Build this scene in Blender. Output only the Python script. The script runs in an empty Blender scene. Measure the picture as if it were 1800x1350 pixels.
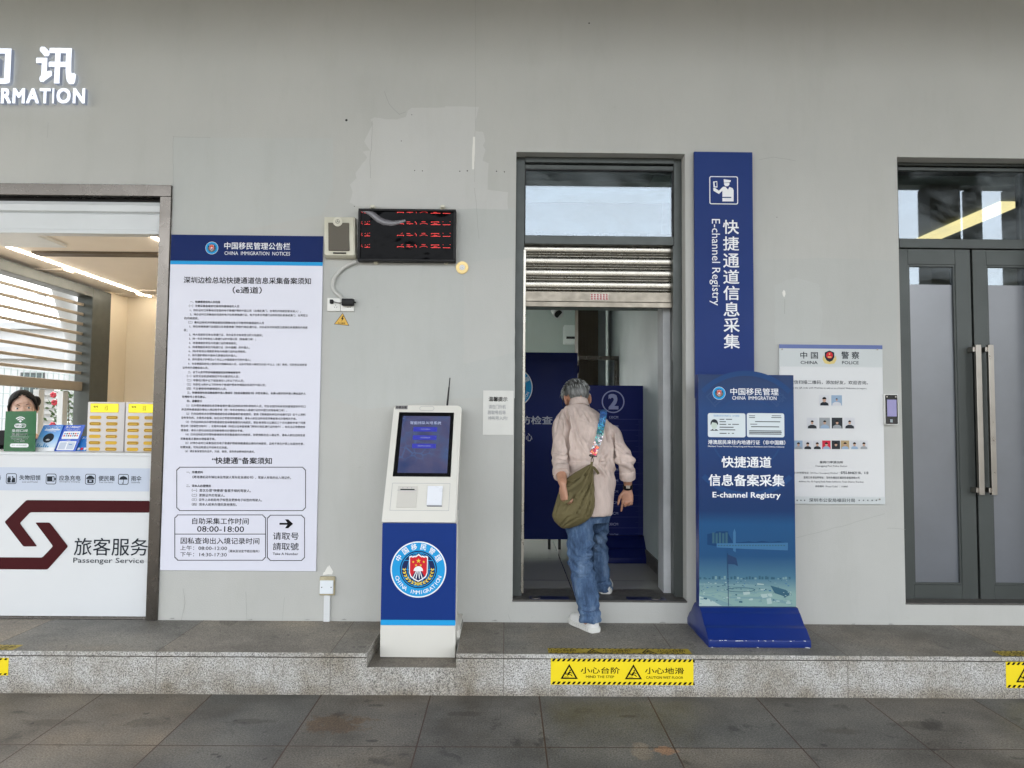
import bpy, bmesh, math, random
from mathutils import Vector, Matrix, Euler, noise
from mathutils.bvhtree import BVHTree
random.seed(7)
S = bpy.context.scene
COL = S.collection
PI = math.pi
R_ = math.radians

# ------------------------------------------------------------------ camera
PITCH, YAW, ROLL, F = .05185, .0083, .00882, 1250.0
CAM = Vector((0, -4.5, 1.475))
fw = Vector((math.sin(YAW) * math.cos(PITCH), math.cos(YAW) * math.cos(PITCH), math.sin(PITCH)))
r0 = Vector((math.cos(YAW), -math.sin(YAW), 0))
u0 = r0.cross(fw)
rt = r0 * math.cos(ROLL) + u0 * math.sin(ROLL)
up = u0 * math.cos(ROLL) - r0 * math.sin(ROLL)
cam_data = bpy.data.cameras.new('camera')
cam = bpy.data.objects.new('camera', cam_data)
COL.objects.link(cam)
cam_data.sensor_width = 36
cam_data.lens = F / 1800 * 36
cam_data.clip_start = .05
cam_data.clip_end = 500
cam.matrix_world = Matrix(((rt.x, up.x, -fw.x, CAM.x), (rt.y, up.y, -fw.y, CAM.y), (rt.z, up.z, -fw.z, CAM.z), (0, 0, 0, 1)))
S.camera = cam

# ------------------------------------------------------------------ world, sun, exposure
SUN_EL, SUN_AZ = R_(58), R_(335)          # azimuth measured from +Y clockwise
W = bpy.data.worlds.new('World')
S.world = W
W.use_nodes = True
wn = W.node_tree
sky = wn.nodes.new('ShaderNodeTexSky')
sky.sky_type = 'NISHITA'
sky.sun_disc = False
sky.sun_elevation = SUN_EL
sky.sun_rotation = SUN_AZ
sky.air_density = 1.0
sky.dust_density = 4.0
sky.ozone_density = 1.0
hs = wn.nodes.new('ShaderNodeHueSaturation')      # overcast: the same sky, greyer
hs.inputs['Saturation'].default_value = .2
wn.links.new(sky.outputs[0], hs.inputs['Color'])
wn.links.new(hs.outputs[0], wn.nodes['Background'].inputs[0])
wn.nodes['Background'].inputs[1].default_value = .15
sl = bpy.data.lights.new('sun', 'SUN')
sl.energy = .8
sl.angle = R_(12)
sl.color = (1, .95, .87)
so = bpy.data.objects.new('sun', sl)
COL.objects.link(so)
sd = Vector((math.sin(SUN_AZ) * math.cos(SUN_EL), math.cos(SUN_AZ) * math.cos(SUN_EL), math.sin(SUN_EL)))
so.rotation_euler = sd.to_track_quat('Z', 'Y').to_euler()
so.location = (0, 20, 30)
S.view_settings.view_transform = 'Standard'
S.view_settings.look = 'None'
S.view_settings.exposure = 3.35
S.view_settings.gamma = 1
S.view_settings.use_curve_mapping = False
S.render.engine = 'CYCLES'
S.cycles.max_bounces = 10
S.cycles.diffuse_bounces = 5
S.cycles.glossy_bounces = 4
S.cycles.transmission_bounces = 6
S.cycles.transparent_max_bounces = 12
S.cycles.sample_clamp_indirect = 6
S.cycles.use_denoising = True

# ------------------------------------------------------------------ geometry helpers
def ray(px, py):
    return rt * ((px - 900) / F) - up * ((py - 675) / F) + fw
def at(px, py, Y=0.0):                    # point seen at a photo pixel, on the plane y = Y
    d = ray(px, py)
    return CAM + d * ((Y - CAM.y) / d.y)
def atz(px, py, Z):
    d = ray(px, py)
    return CAM + d * ((Z - CAM.z) / d.z)
def atx(px, py, X):
    d = ray(px, py)
    return CAM + d * ((X - CAM.x) / d.x)
def RC(x0, y0, x1, y1, Y=0.0):            # upright rectangle: X0, X1, Z0, Z1
    xm, ym = (x0 + x1) / 2, (y0 + y1) / 2
    return at(x0, ym, Y).x, at(x1, ym, Y).x, at(xm, y1, Y).z, at(xm, y0, Y).z

def pix(p):                               # photo pixel at which a point is seen
    d = p - CAM
    w = d.dot(fw)
    return 900 + F * d.dot(rt) / w, 675 - F * d.dot(up) / w

class MB:
    """collects shapes in one bmesh and links them as ONE mesh object"""
    def __init__(self):
        self.bm = bmesh.new()
        self.mi = 0
    def face(self, vs):
        try:
            f = self.bm.faces.new(vs)
            f.material_index = self.mi
            return f
        except ValueError:
            return None
    def V(self, p):
        return self.bm.verts.new(p)
    def box(self, x0, x1, y0, y1, z0, z1, bev=0, seg=2):
        b = bmesh.new()
        v = [b.verts.new((x, y, z)) for x in (x0, x1) for y in (y0, y1) for z in (z0, z1)]
        for q in ((0, 1, 3, 2), (4, 6, 7, 5), (0, 4, 5, 1), (2, 3, 7, 6), (0, 2, 6, 4), (1, 5, 7, 3)):
            b.faces.new([v[i] for i in q])
        bmesh.ops.recalc_face_normals(b, faces=b.faces[:])
        if bev:
            bmesh.ops.bevel(b, geom=b.edges[:], offset=bev, segments=seg, profile=.5, affect='EDGES')
        self.merge(b)
        return self
    def merge(self, b, mat=None, keep_mi=False):
        mp = {}
        for v in b.verts:
            mp[v] = self.bm.verts.new(mat @ v.co if mat else v.co)
        for f in b.faces:
            try:
                g = self.bm.faces.new([mp[v] for v in f.verts])
                g.material_index = f.material_index if keep_mi else self.mi
                g.smooth = f.smooth
            except ValueError:
                pass
        b.free()
    def quad(self, a, b, c, d):
        self.face([self.V(p) for p in (a, b, c, d)])
    def rect(self, X0, X1, Z0, Z1, y):    # faces -Y
        self.quad((X0, y, Z0), (X1, y, Z0), (X1, y, Z1), (X0, y, Z1))
    def flat(self, pts, y):               # flat polygon in xz, faces -Y
        f = self.face([self.V((p[0], y, p[1])) for p in pts])
        if f:
            f.normal_update()
            if f.normal.y > 0:
                f.normal_flip()
    def plate(self, pts, y0, y1):         # polygon in xz extruded from y0 (front) to y1
        b = bmesh.new()
        f = b.faces.new([b.verts.new((p[0], y0, p[1])) for p in pts])
        r = bmesh.ops.extrude_face_region(b, geom=[f])
        bmesh.ops.translate(b, vec=(0, y1 - y0, 0), verts=[e for e in r['geom'] if isinstance(e, bmesh.types.BMVert)])
        bmesh.ops.recalc_face_normals(b, faces=b.faces[:])
        self.merge(b)
    def prism(self, prof, x0, x1, bev=0):  # profile of (y,z) extruded along x
        b = bmesh.new()
        f = b.faces.new([b.verts.new((x0, p[0], p[1])) for p in prof])
        r = bmesh.ops.extrude_face_region(b, geom=[f])
        bmesh.ops.translate(b, vec=(x1 - x0, 0, 0), verts=[e for e in r['geom'] if isinstance(e, bmesh.types.BMVert)])
        bmesh.ops.recalc_face_normals(b, faces=b.faces[:])
        if bev:
            bmesh.ops.bevel(b, geom=b.edges[:], offset=bev, segments=2, profile=.5, affect='EDGES')
        self.merge(b)
    def loft(self, rings, cap=True, closed=True):
        vr = [[self.V(p) for p in r] for r in rings]
        n = len(vr[0])
        for a, b in zip(vr, vr[1:]):
            for i in range(n if closed else n - 1):
                j = (i + 1) % n
                self.face([a[i], a[j], b[j], b[i]])
        if cap and closed:
            self.face(vr[0][::-1])
            self.face(vr[-1])
    def tube(self, pts, rad, n=10, cap=True):
        pts = [Vector(p) for p in pts]
        if not isinstance(rad, (list, tuple)):
            rad = [rad] * len(pts)
        rings = []
        ref = None
        for i, p in enumerate(pts):
            t = (pts[min(i + 1, len(pts) - 1)] - pts[max(i - 1, 0)]).normalized()
            if ref is None:
                ref = Vector((1, 0, 0)) if abs(t.x) < .8 else Vector((0, 1, 0))
            a = (ref - t * ref.dot(t)).normalized()
            ref = a
            b = t.cross(a)
            r = rad[i]
            ra, rb = (r if isinstance(r, (list, tuple)) else (r, r))
            rings.append([p + a * (math.cos(2 * PI * k / n) * ra) + b * (math.sin(2 * PI * k / n) * rb) for k in range(n)])
        self.loft(rings, cap)
    def ell(self, c, r, rot=None, seg=16):
        b = bmesh.new()
        bmesh.ops.create_uvsphere(b, u_segments=seg, v_segments=max(6, seg // 2), radius=1)
        m = Matrix.Translation(c) @ (rot.to_matrix().to_4x4() if rot else Matrix()) @ Matrix.Diagonal((*r, 1))
        for f in b.faces:
            f.smooth = True
        self.merge(b, m)
    def cyl(self, c, r, h, axis='Z', n=24, r2=None, bev=0):
        b = bmesh.new()
        bmesh.ops.create_cone(b, cap_ends=True, segments=n, radius1=r, radius2=r if r2 is None else r2, depth=h)
        if bev:
            bmesh.ops.bevel(b, geom=[e for e in b.edges if len(e.link_faces) == 2 and any(len(f.verts) > 4 for f in e.link_faces)], offset=bev, segments=2, affect='EDGES')
        m = Matrix.Translation(c)
        if axis == 'Y':
            m = m @ Matrix.Rotation(PI / 2, 4, 'X')
        elif axis == 'X':
            m = m @ Matrix.Rotation(PI / 2, 4, 'Y')
        self.merge(b, m)
    def disc(self, cx, cz, r, y, n=32, rz=None):
        self.flat([(cx + r * math.cos(2 * PI * k / n), cz + (rz or r) * math.sin(2 * PI * k / n)) for k in range(n)], y)
    def arc(self, cx, cz, ra, rb, a0, a1, y, n=24, sz=1):
        for k in range(n):
            t0, t1 = a0 + (a1 - a0) * k / n, a0 + (a1 - a0) * (k + 1) / n
            self.flat([(cx + ra * math.cos(t0), cz + sz * ra * math.sin(t0)), (cx + rb * math.cos(t0), cz + sz * rb * math.sin(t0)),
                       (cx + rb * math.cos(t1), cz + sz * rb * math.sin(t1)), (cx + ra * math.cos(t1), cz + sz * ra * math.sin(t1))], y)
    def line(self, pts, w, y):            # flat stroke of width w in xz
        for (ax, az), (bx, bz) in zip(pts, pts[1:]):
            dx, dz = bx - ax, bz - az
            L = math.hypot(dx, dz) or 1
            nx, nz = -dz / L * w / 2, dx / L * w / 2
            self.flat([(ax + nx, az + nz), (ax - nx, az - nz), (bx - nx, bz - nz), (bx + nx, bz + nz)], y)
    def rrect(self, X0, X1, Z0, Z1, r, y, y1=None, n=4):
        pts = []
        for cx, cz, a in ((X1 - r, Z1 - r, 0), (X0 + r, Z1 - r, PI / 2), (X0 + r, Z0 + r, PI), (X1 - r, Z0 + r, 1.5 * PI)):
            for k in range(n + 1):
                t = a + PI / 2 * k / n
                pts.append((cx + r * math.cos(t), cz + r * math.sin(t)))
        if y1 is None:
            self.flat(pts, y)
        else:
            self.plate(pts, y, y1)
    def text(self, s, cx, cz, y, w=None, h=None, bold=0, rot=0, extrude=0, mapf=None, res=2, space=1, shear=0):
        """lettering in the xz plane facing -Y, stretched to w and/or h, centred on (cx, cz)"""
        me, bb = text_mesh(s, 0, extrude, res, space, shear)
        x0, y0, x1, y1 = bb
        bw, bh = max(x1 - x0, 1e-6), max(y1 - y0, 1e-6)
        if w and h:
            sx, sy = w / bw, h / bh
        elif w:
            sx = sy = w / bw
        else:
            sx = sy = h / bh
        c, s_ = math.cos(rot), math.sin(rot)
        cp = [(0, 0, 0)]
        if bold:
            q = bold * .75
            cp = [(-q, -q, 0), (q, -q, .00003), (q, q, .00006), (-q, q, .00009)]
        for ox, oz, oy in cp:
            b = bmesh.new()
            b.from_mesh(me)
            for v in b.verts:
                lx, lz = (v.co.x - (x0 + x1) / 2 + ox) * sx, (v.co.y - (y0 + y1) / 2 + oz) * sy
                gx, gz = cx + lx * c - lz * s_, cz + lx * s_ + lz * c
                v.co = (mapf(lx, lz) + Vector((0, 0, oy))) if mapf else (gx, y - oy, gz)
            self.merge(b)
    def ptext(self, s, x0, x1, yc, Y, h=None, bold=0, rot=0, space=1):
        """text by photo pixels: spans x0..x1 centred on height yc on the plane y = Y"""
        a, b = at(x0, yc, Y), at(x1, yc, Y)
        hh = h * (Y + 4.5) / F if h else None
        self.text(s, (a.x + b.x) / 2, (a.z + b.z) / 2, Y, w=b.x - a.x, h=hh, bold=bold, rot=rot, space=space)
    def build(self, name, mats, parent=None, smooth=None, root=None):
        me = bpy.data.meshes.new(name)
        off = base_of(parent)
        if off.length:
            bmesh.ops.translate(self.bm, vec=-off, verts=self.bm.verts[:])
        self.bm.to_mesh(me)
        self.bm.free()
        for m in (mats if isinstance(mats, (list, tuple)) else [mats]):
            me.materials.append(m)
        if smooth:
            me.shade_smooth()
            me.set_sharp_from_angle(angle=R_(smooth))
        o = bpy.data.objects.new(name, me)
        COL.objects.link(o)
        if parent:
            o.parent = parent
        return o

def base_of(o):
    v = Vector((0, 0, 0))
    while o:
        v += o.location
        o = o.parent
    return v

_tc = {}
def text_mesh(s, bold=0, extrude=0, res=2, space=1, shear=0):
    k = (s, bold, extrude, res, space, shear)
    if k in _tc:
        return _tc[k]
    cu = bpy.data.curves.new('lettering', 'FONT')
    cu.body = s
    cu.size = 1
    cu.resolution_u = res
    cu.offset = bold
    cu.extrude = extrude
    cu.space_character = space
    cu.shear = shear
    o = bpy.data.objects.new('lettering', cu)
    COL.objects.link(o)
    dg = bpy.context.evaluated_depsgraph_get()
    dg.update()
    me = bpy.data.meshes.new_from_object(o.evaluated_get(dg))
    bpy.data.objects.remove(o)
    if len(me.vertices):
        xs = [v.co.x for v in me.vertices]
        ys = [v.co.y for v in me.vertices]
        bb = (min(xs), min(ys), max(xs), max(ys))
    else:
        bb = (0, 0, 1, 1)
    _tc[k] = (me, bb)
    return _tc[k]

def thing(name, label, cat, loc=(0, 0, 0), group=None):
    o = bpy.data.objects.new(name, None)
    o.empty_display_size = .1
    COL.objects.link(o)
    o.location = loc
    return tag(o, label, cat, group)
def tag(o, label=None, cat=None, group=None, kind=None):
    if label: o['label'] = label
    if cat: o['category'] = cat
    if group: o['group'] = group
    if kind: o['kind'] = kind
    return o
def dup(root, loc, label=None):
    def cp(o, par):
        c = o.copy()
        COL.objects.link(c)
        c.parent = par
        for ch in list(o.children):
            cp(ch, c)
        return c
    r = cp(root, None)
    r.location = loc
    if label: r['label'] = label
    return r

def remesh_union(mb, vox, smooth=6, fac=.5):
    """fuses overlapping closed shapes into one continuous surface"""
    me = bpy.data.meshes.new('tmp')
    mb.bm.to_mesh(me)
    mb.bm.free()
    o = bpy.data.objects.new('tmp', me)
    COL.objects.link(o)
    m = o.modifiers.new('r', 'REMESH')
    m.mode = 'VOXEL'
    m.voxel_size = vox
    m.use_smooth_shade = True
    if smooth:
        s = o.modifiers.new('s', 'SMOOTH')
        s.iterations = smooth
        s.factor = fac
    dg = bpy.context.evaluated_depsgraph_get()
    dg.update()
    res = bpy.data.meshes.new_from_object(o.evaluated_get(dg))
    bpy.data.objects.remove(o)
    out = MB()
    out.bm.from_mesh(res)
    for f in out.bm.faces:
        f.smooth = True
    return out

# ------------------------------------------------------------------ material helpers
class NT:
    def __init__(self, name):
        self.m = bpy.data.materials.new(name)
        self.m.use_nodes = True
        self.t = self.m.node_tree
        self.b = self.t.nodes['Principled BSDF']
        self.out = self.t.nodes['Material Output']
        self._co = None
    def n(self, typ, **kw):
        x = self.t.nodes.new('ShaderNode' + typ)
        for k, v in kw.items():
            if k.startswith('i_'):
                x.inputs[k[2:].replace('_', ' ')].default_value = v
            else:
                setattr(x, k, v)
        return x
    def l(self, a, b):
        self.t.links.new(a, b)
    def co(self):
        if not self._co:
            self._co = self.n('TexCoord').outputs['Object']
        return self._co
    def mapped(self, scale=(1, 1, 1), rot=(0, 0, 0), loc=(0, 0, 0)):
        m = self.n('Mapping')
        m.inputs['Scale'].default_value = scale
        m.inputs['Rotation'].default_value = rot
        m.inputs['Location'].default_value = loc
        self.l(self.co(), m.inputs[0])
        return m.outputs[0]
    def noise(self, scale, detail=3, rough=.55, vec=None, dist=0):
        x = self.n('TexNoise', noise_dimensions='3D')
        x.inputs['Scale'].default_value = scale
        x.inputs['Detail'].default_value = detail
        x.inputs['Roughness'].default_value = rough
        x.inputs['Distortion'].default_value = dist
        self.l(vec or self.co(), x.inputs['Vector'])
        return x.outputs['Fac']
    def ramp(self, fac, stops, interp='LINEAR'):
        r = self.n('ValToRGB')
        r.color_ramp.interpolation = interp
        e = r.color_ramp.elements
        while len(e) > 1:
            e.remove(e[-1])
        for i, (p, c) in enumerate(stops):
            c = c if len(c) == 4 else (*c, 1)
            if i == 0:
                e[0].position = p
                e[0].color = c
            else:
                e.new(p).color = c
        self.l(fac, r.inputs[0])
        return r.outputs[0]
    def mix(self, fac, a, b, mode='MIX'):
        x = self.n('MixRGB', blend_type=mode)
        for s, v in ((x.inputs[0], fac), (x.inputs[1], a), (x.inputs[2], b)):
            if isinstance(v, (int, float)):
                s.default_value = v
            elif isinstance(v, (tuple, list)):
                s.default_value = v if len(v) == 4 else (*v, 1)
            else:
                self.l(v, s)
        return x.outputs[0]
    def math(self, op, a, b=0, clamp=False):
        x = self.n('Math', operation=op, use_clamp=clamp)
        for s, v in ((x.inputs[0], a), (x.inputs[1], b)):
            if isinstance(v, (int, float)):
                s.default_value = v
            else:
                self.l(v, s)
        return x.outputs[0]
    def bump(self, h, strength=.3, dist=.01):
        x = self.n('Bump')
        x.inputs['Strength'].default_value = strength
        x.inputs['Distance'].default_value = dist
        self.l(h, x.inputs['Height'])
        self.l(x.outputs[0], self.b.inputs['Normal'])
    def set(self, **kw):
        for k, v in kw.items():
            s = self.b.inputs[k.replace('_', ' ')]
            if hasattr(v, 'default_value') or hasattr(v, 'is_linked'):
                self.l(v, s)
            elif isinstance(v, (tuple, list)):
                s.default_value = v if len(v) == len(s.default_value) else (*v, 1)
            else:
                s.default_value = v

def paint(name, col, rough=.5, metal=0, var=.06, vscale=6, bump=0, bscale=120, coat=0, spec=.5):
    m = NT(name)
    if var:
        f = m.ramp(m.noise(vscale, 5, .6), [(.3, (1 - var,) * 3), (.7, (1 + var * .4,) * 3)])
        m.set(Base_Color=m.mix(1.0, col, f, 'MULTIPLY'))
    else:
        m.set(Base_Color=col)
    rf = m.n('MapRange')
    m.l(m.noise(vscale * 2.3, 4), rf.inputs['Value'])
    rf.inputs['From Min'].default_value = .3
    rf.inputs['From Max'].default_value = .7
    rf.inputs['To Min'].default_value = max(.02, rough * .85)
    rf.inputs['To Max'].default_value = min(1, rough * 1.15)
    m.set(Roughness=rf.outputs[0], Metallic=metal, Coat_Weight=coat, Specular_IOR_Level=spec)
    if bump:
        m.bump(m.noise(bscale, 3), bump, .004)
    return m.m
def glow(name, col, s):
    m = NT(name)
    m.set(Base_Color=(col[0] * .5, col[1] * .5, col[2] * .5), Emission_Color=col, Emission_Strength=s, Roughness=.4)
    return m.m

# ================================================================== MATERIALS
MT = {}
def wall_mat(name, col, warm=(.97, .98, .95)):
    m = NT(name)
    a = m.ramp(m.noise(1.1, 6, .6), [(.3, (.94, .945, .94)), (.7, (1.03, 1.03, 1.02))])
    c = m.mix(1, col, a, 'MULTIPLY')
    st = m.noise(2.0, 6, .7, vec=m.mapped((2.5, 2.5, .5)))
    c = m.mix(1, c, m.ramp(st, [(.28, (.95, .95, .94)), (.5, (1, 1, 1))]), 'MULTIPLY')
    sp = m.noise(9, 6, .75)
    c = m.mix(1, c, m.ramp(sp, [(.66, (1, 1, 1)), (.78, (.84, .84, .82))]), 'MULTIPLY')
    m.set(Base_Color=c, Roughness=.62, Specular_IOR_Level=.35)
    m.bump(m.math('ADD', m.math('MULTIPLY', m.noise(2.2, 3), 3.0), m.noise(140, 3)), .18, .006)
    return m.m
MT['plaster'] = wall_mat('grey_painted_plaster', (.445, .445, .42))
MT['patch'] = wall_mat('lighter_filler_paint', (.50, .50, .48))
MT['patch2'] = wall_mat('second_coat_paint', (.43, .436, .415))
MT['patch3'] = wall_mat('bluish_coat_paint', (.442, .452, .432))
MT['patch4'] = wall_mat('fresh_roller_paint', (.458, .462, .44))
MT['torn'] = paint('torn_white_paper', (.72, .71, .66), .8)
MT['crack'] = paint('crack_scuff_grey', (.29, .29, .27), .9, var=0)  # one plain grey for cracks and scuffs
MT['hole'] = paint('drill_hole_black', (.02, .02, .02), .9, var=0)

def granite():
    m = NT('speckled_granite')
    v1 = m.noise(118, 2, .55)
    v2 = m.noise(190, 2, .5)
    c = m.ramp(v1, [(.37, (.075, .073, .067)), (.45, (.25, .245, .23)), (.55, (.45, .445, .42)), (.64, (.60, .595, .57))])
    c = m.mix(.5, c, m.ramp(v2, [(.40, (.09, .088, .082)), (.5, (.42, .41, .39)), (.6, (.66, .65, .62))]))
    st = m.noise(3.2, 6, .65)
    c = m.mix(1, c, m.ramp(st, [(.34, (.60, .55, .47)), (.5, (.88, .86, .82)), (.62, (1.05, 1.05, 1.05))]), 'MULTIPLY')
    sep = m.n('SeparateXYZ')
    m.l(m.co(), sep.inputs[0])
    # splash dirt along the foot of the riser
    low = m.math('SUBTRACT', .075, m.math('ADD', sep.outputs[2], m.math('MULTIPLY', m.math('SUBTRACT', m.noise(9, 4), .5), .14)))
    c = m.mix(m.math('MULTIPLY', low, 9, True), c, m.mix(1, c, (.60, .54, .46), 'MULTIPLY'))
    # vertical joints every .93 m
    fx = m.math('ABSOLUTE', m.math('SUBTRACT', m.math('FRACT', m.math('ADD', m.math('DIVIDE', sep.outputs[0], .93), 10.5)), .5))
    j = m.math('LESS_THAN', fx, .0026)
    c = m.mix(m.math('MULTIPLY', j, .8), c, (.13, .12, .10))
    m.set(Base_Color=c, Roughness=.6)
    m.bump(v2, .25, .003)
    return m.m
MT['granite'] = granite()

def honed(name, base, blotch, rows, bw, bh, ox, oy, jc, jw):
    m = NT(name)
    fine = m.noise(120, 4, .75)
    c = m.mix(1, base, m.ramp(fine, [(.32, (.42, .41, .40)), (.68, (1.55, 1.55, 1.55))]), 'MULTIPLY')
    big = m.noise(2.1, 7, .62)
    c = m.mix(1, c, m.ramp(big, [(.32, (.50, .48, .45)), (.5, (.92, .92, .92)), (.68, (1.34, 1.32, 1.27))]), 'MULTIPLY')
    warm = m.noise(1.3, 4, .6, vec=m.mapped(loc=(7, 3, 0)))
    c = m.mix(m.ramp(warm, [(.5, (0, 0, 0)), (.72, (.6, .6, .6))]), c, m.mix(1, c, (1.12, .98, .83), 'MULTIPLY'))
    sp = m.noise(6.5, 4, .55, vec=m.mapped((1, .8, 1), loc=(3, 9, 1)), dist=.4)
    c = m.mix(m.ramp(sp, [(.63, (0, 0, 0)), (.70, (1, 1, 1))]), c, m.mix(1, c, (blotch,) * 3, 'MULTIPLY'))
    sp2 = m.noise(21, 2, .5, vec=m.mapped((1, .7, 1), loc=(5, 2, 1)))
    c = m.mix(m.ramp(sp2, [(.70, (0, 0, 0)), (.745, (1, 1, 1))]), c, m.mix(1, c, (blotch * .9,) * 3, 'MULTIPLY'))
    b = m.n('TexBrick', offset=0.0, squash=1.0)
    b.inputs['Scale'].default_value = 1
    b.inputs['Mortar Size'].default_value = jw
    b.inputs['Mortar Smooth'].default_value = .1
    b.inputs['Brick Width'].default_value = bw
    b.inputs['Row Height'].default_value = bh
    b.inputs['Color1'].default_value = (.80, .84, .88, 1)
    b.inputs['Color2'].default_value = (1.18, 1.10, 1.0, 1)
    b.inputs['Mortar'].default_value = (1, 1, 1, 1)
    m.l(m.mapped(loc=(ox, oy, 0)), b.inputs['Vector'])
    c = m.mix(1, c, b.outputs['Color'], 'MULTIPLY')
    c = m.mix(b.outputs['Fac'], c, m.mix(m.noise(5, 3), jc, (jc[0] * 2.2, jc[1] * 1.5, jc[2] * 1.1)))
    if name == 'grey_stone_paving':
        se = m.n('SeparateXYZ')
        m.l(m.co(), se.inputs[0])
        wob = m.noise(14, 5, .7)
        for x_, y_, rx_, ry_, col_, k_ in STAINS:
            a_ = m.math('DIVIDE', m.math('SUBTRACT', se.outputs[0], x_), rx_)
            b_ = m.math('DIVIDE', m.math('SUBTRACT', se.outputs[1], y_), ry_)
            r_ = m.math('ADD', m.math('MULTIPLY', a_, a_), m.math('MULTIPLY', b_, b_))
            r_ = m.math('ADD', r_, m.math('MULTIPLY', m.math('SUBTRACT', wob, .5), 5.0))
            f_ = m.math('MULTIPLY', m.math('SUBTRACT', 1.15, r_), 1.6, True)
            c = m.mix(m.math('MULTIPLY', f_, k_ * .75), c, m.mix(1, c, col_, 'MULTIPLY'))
    m.set(Base_Color=c, Specular_IOR_Level=.4)
    m.set(Roughness=m.ramp(big, [(.3, (.5,) * 3), (.7, (.68,) * 3)]))
    m.bump(m.math('SUBTRACT', m.math('MULTIPLY', fine, .4), m.math('MULTIPLY', b.outputs['Fac'], 2)), .3, .004)
    return m.m
STAINS = []
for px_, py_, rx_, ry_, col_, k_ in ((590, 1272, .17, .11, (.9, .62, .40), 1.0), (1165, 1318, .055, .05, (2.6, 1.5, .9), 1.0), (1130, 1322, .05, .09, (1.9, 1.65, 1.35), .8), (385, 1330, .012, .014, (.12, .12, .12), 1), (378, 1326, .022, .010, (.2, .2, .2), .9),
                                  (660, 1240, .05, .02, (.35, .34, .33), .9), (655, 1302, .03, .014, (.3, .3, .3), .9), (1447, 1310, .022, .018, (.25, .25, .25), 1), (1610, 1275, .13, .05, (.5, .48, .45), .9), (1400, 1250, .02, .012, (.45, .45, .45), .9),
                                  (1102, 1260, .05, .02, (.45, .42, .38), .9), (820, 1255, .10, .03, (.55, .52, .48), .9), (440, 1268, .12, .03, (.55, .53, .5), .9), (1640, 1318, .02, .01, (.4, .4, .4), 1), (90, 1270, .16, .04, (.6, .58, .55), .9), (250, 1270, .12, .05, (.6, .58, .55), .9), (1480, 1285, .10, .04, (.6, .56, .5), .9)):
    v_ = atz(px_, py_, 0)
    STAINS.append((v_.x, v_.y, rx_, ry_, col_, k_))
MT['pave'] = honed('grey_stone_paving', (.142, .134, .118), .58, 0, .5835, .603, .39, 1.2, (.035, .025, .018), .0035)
MT['tread'] = honed('honed_granite_tread', (.235, .216, .185), .7, 0, .93, 3.0, .93, 1.6, (.06, .055, .045), .0022)

MT['trim'] = paint('brown_grey_metal_trim', (.135, .122, .108), .27, 1, .08, 4)
MT['frame'] = paint('dark_green_grey_aluminium', (.058, .066, .062), .42, .35, .06, 5)
MT['frame_dark'] = paint('black_gasket', (.008, .008, .009), .6, 0, 0)
MT['steel'] = paint('worn_stainless_steel', (.35, .332, .29), .28, 1, .16, 7)
MT['brushed'] = paint('brushed_nickel', (.34, .315, .28), .32, 1, .05, 9)
MT['white_box'] = paint('white_powder_coat', (.56, .58, .58), .4, 0, .04, 4)
MT['counter'] = paint('white_counter_board', (.63, .645, .65), .35, 0, .02, 2)
MT['cream'] = paint('cream_wall_paint', (.62, .55, .43), .7, 0, .05, 2)
MT['ceil'] = paint('ceiling_paint', (.70, .63, .54), .8, 0, .03, 2)
MT['greyroom'] = paint('pale_teal_room_paint', (.50, .56, .56), .6, 0, .10, 1.6)
MT['greydark'] = paint('grey_green_room_paint', (.24, .28, .25), .7, 0, .06, 2)  # even dark grey-green for hall walls and shutter box
MT['brown'] = paint('brown_slatted_panel', (.085, .063, .038), .55, 0, .1, 3)
MT['tile'] = paint('polished_grey_floor_tile', (.11, .105, .095), .12, 0, .08, 2)
MT['concrete'] = paint('grey_concrete', (.12, .118, .11), .85, 0, .12, 1)
MT['black'] = paint('black_plastic', (.006, .006, .0065), .5, 0, 0, spec=.25)
MT['blackmatte'] = paint('black_metal', (.010, .010, .011), .5, 0, 0)
MT['stone_sill'] = paint('dark_stone_sill', (.085, .08, .072), .55, 0, .3, 14)
MT['strip'] = glow('led_strip_glow', (1, .90, .76), 5.2)
MT['panel_light'] = glow('warm_light_panel', (1, .74, .34), .30)

def glass_mat(name, tint, refl, dirt, dscale, dcol=(.6, .65, .68)):
    m = NT(name)
    t = m.n('BsdfTransparent')
    t.inputs[0].default_value = (*tint, 1)
    g = m.n('BsdfGlossy')
    g.inputs['Color'].default_value = (.86, .93, 1.0, 1)
    g.inputs['Roughness'].default_value = .012
    lw = m.n('LayerWeight')
    r0_ = ((refl - 1) / (refl + 1)) ** 2
    fr = m.math('ADD', r0_, m.math('MULTIPLY', m.math('POWER', lw.outputs['Facing'], 5), 1 - r0_))
    mx = m.n('MixShader')
    m.l(fr, mx.inputs[0])
    m.l(t.outputs[0], mx.inputs[1])
    m.l(g.outputs[0], mx.inputs[2])
    d = m.n('BsdfDiffuse')
    d.inputs[0].default_value = (*dcol, 1)
    m2 = m.n('MixShader')
    wisp = m.noise(dscale, 6, .7, vec=m.mapped((.6, 1, 1.6)), dist=.6)
    spk = m.noise(120, 2, .6)
    f = m.math('ADD', m.ramp_f(wisp, .42, .75), m.math('MULTIPLY', m.ramp_f(spk, .62, .75), .35))
    m.l(m.math('MULTIPLY', f, dirt, True), m2.inputs[0])
    m.l(mx.outputs[0], m2.inputs[1])
    m.l(d.outputs[0], m2.inputs[2])
    m.l(m2.outputs[0], m.out.inputs[0])
    return m.m
def ramp_f(self, v, a, b):
    x = self.n('MapRange')
    self.l(v, x.inputs['Value'])
    x.inputs['From Min'].default_value = a
    x.inputs['From Max'].default_value = b
    return x.outputs[0]
NT.ramp_f = ramp_f
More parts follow.
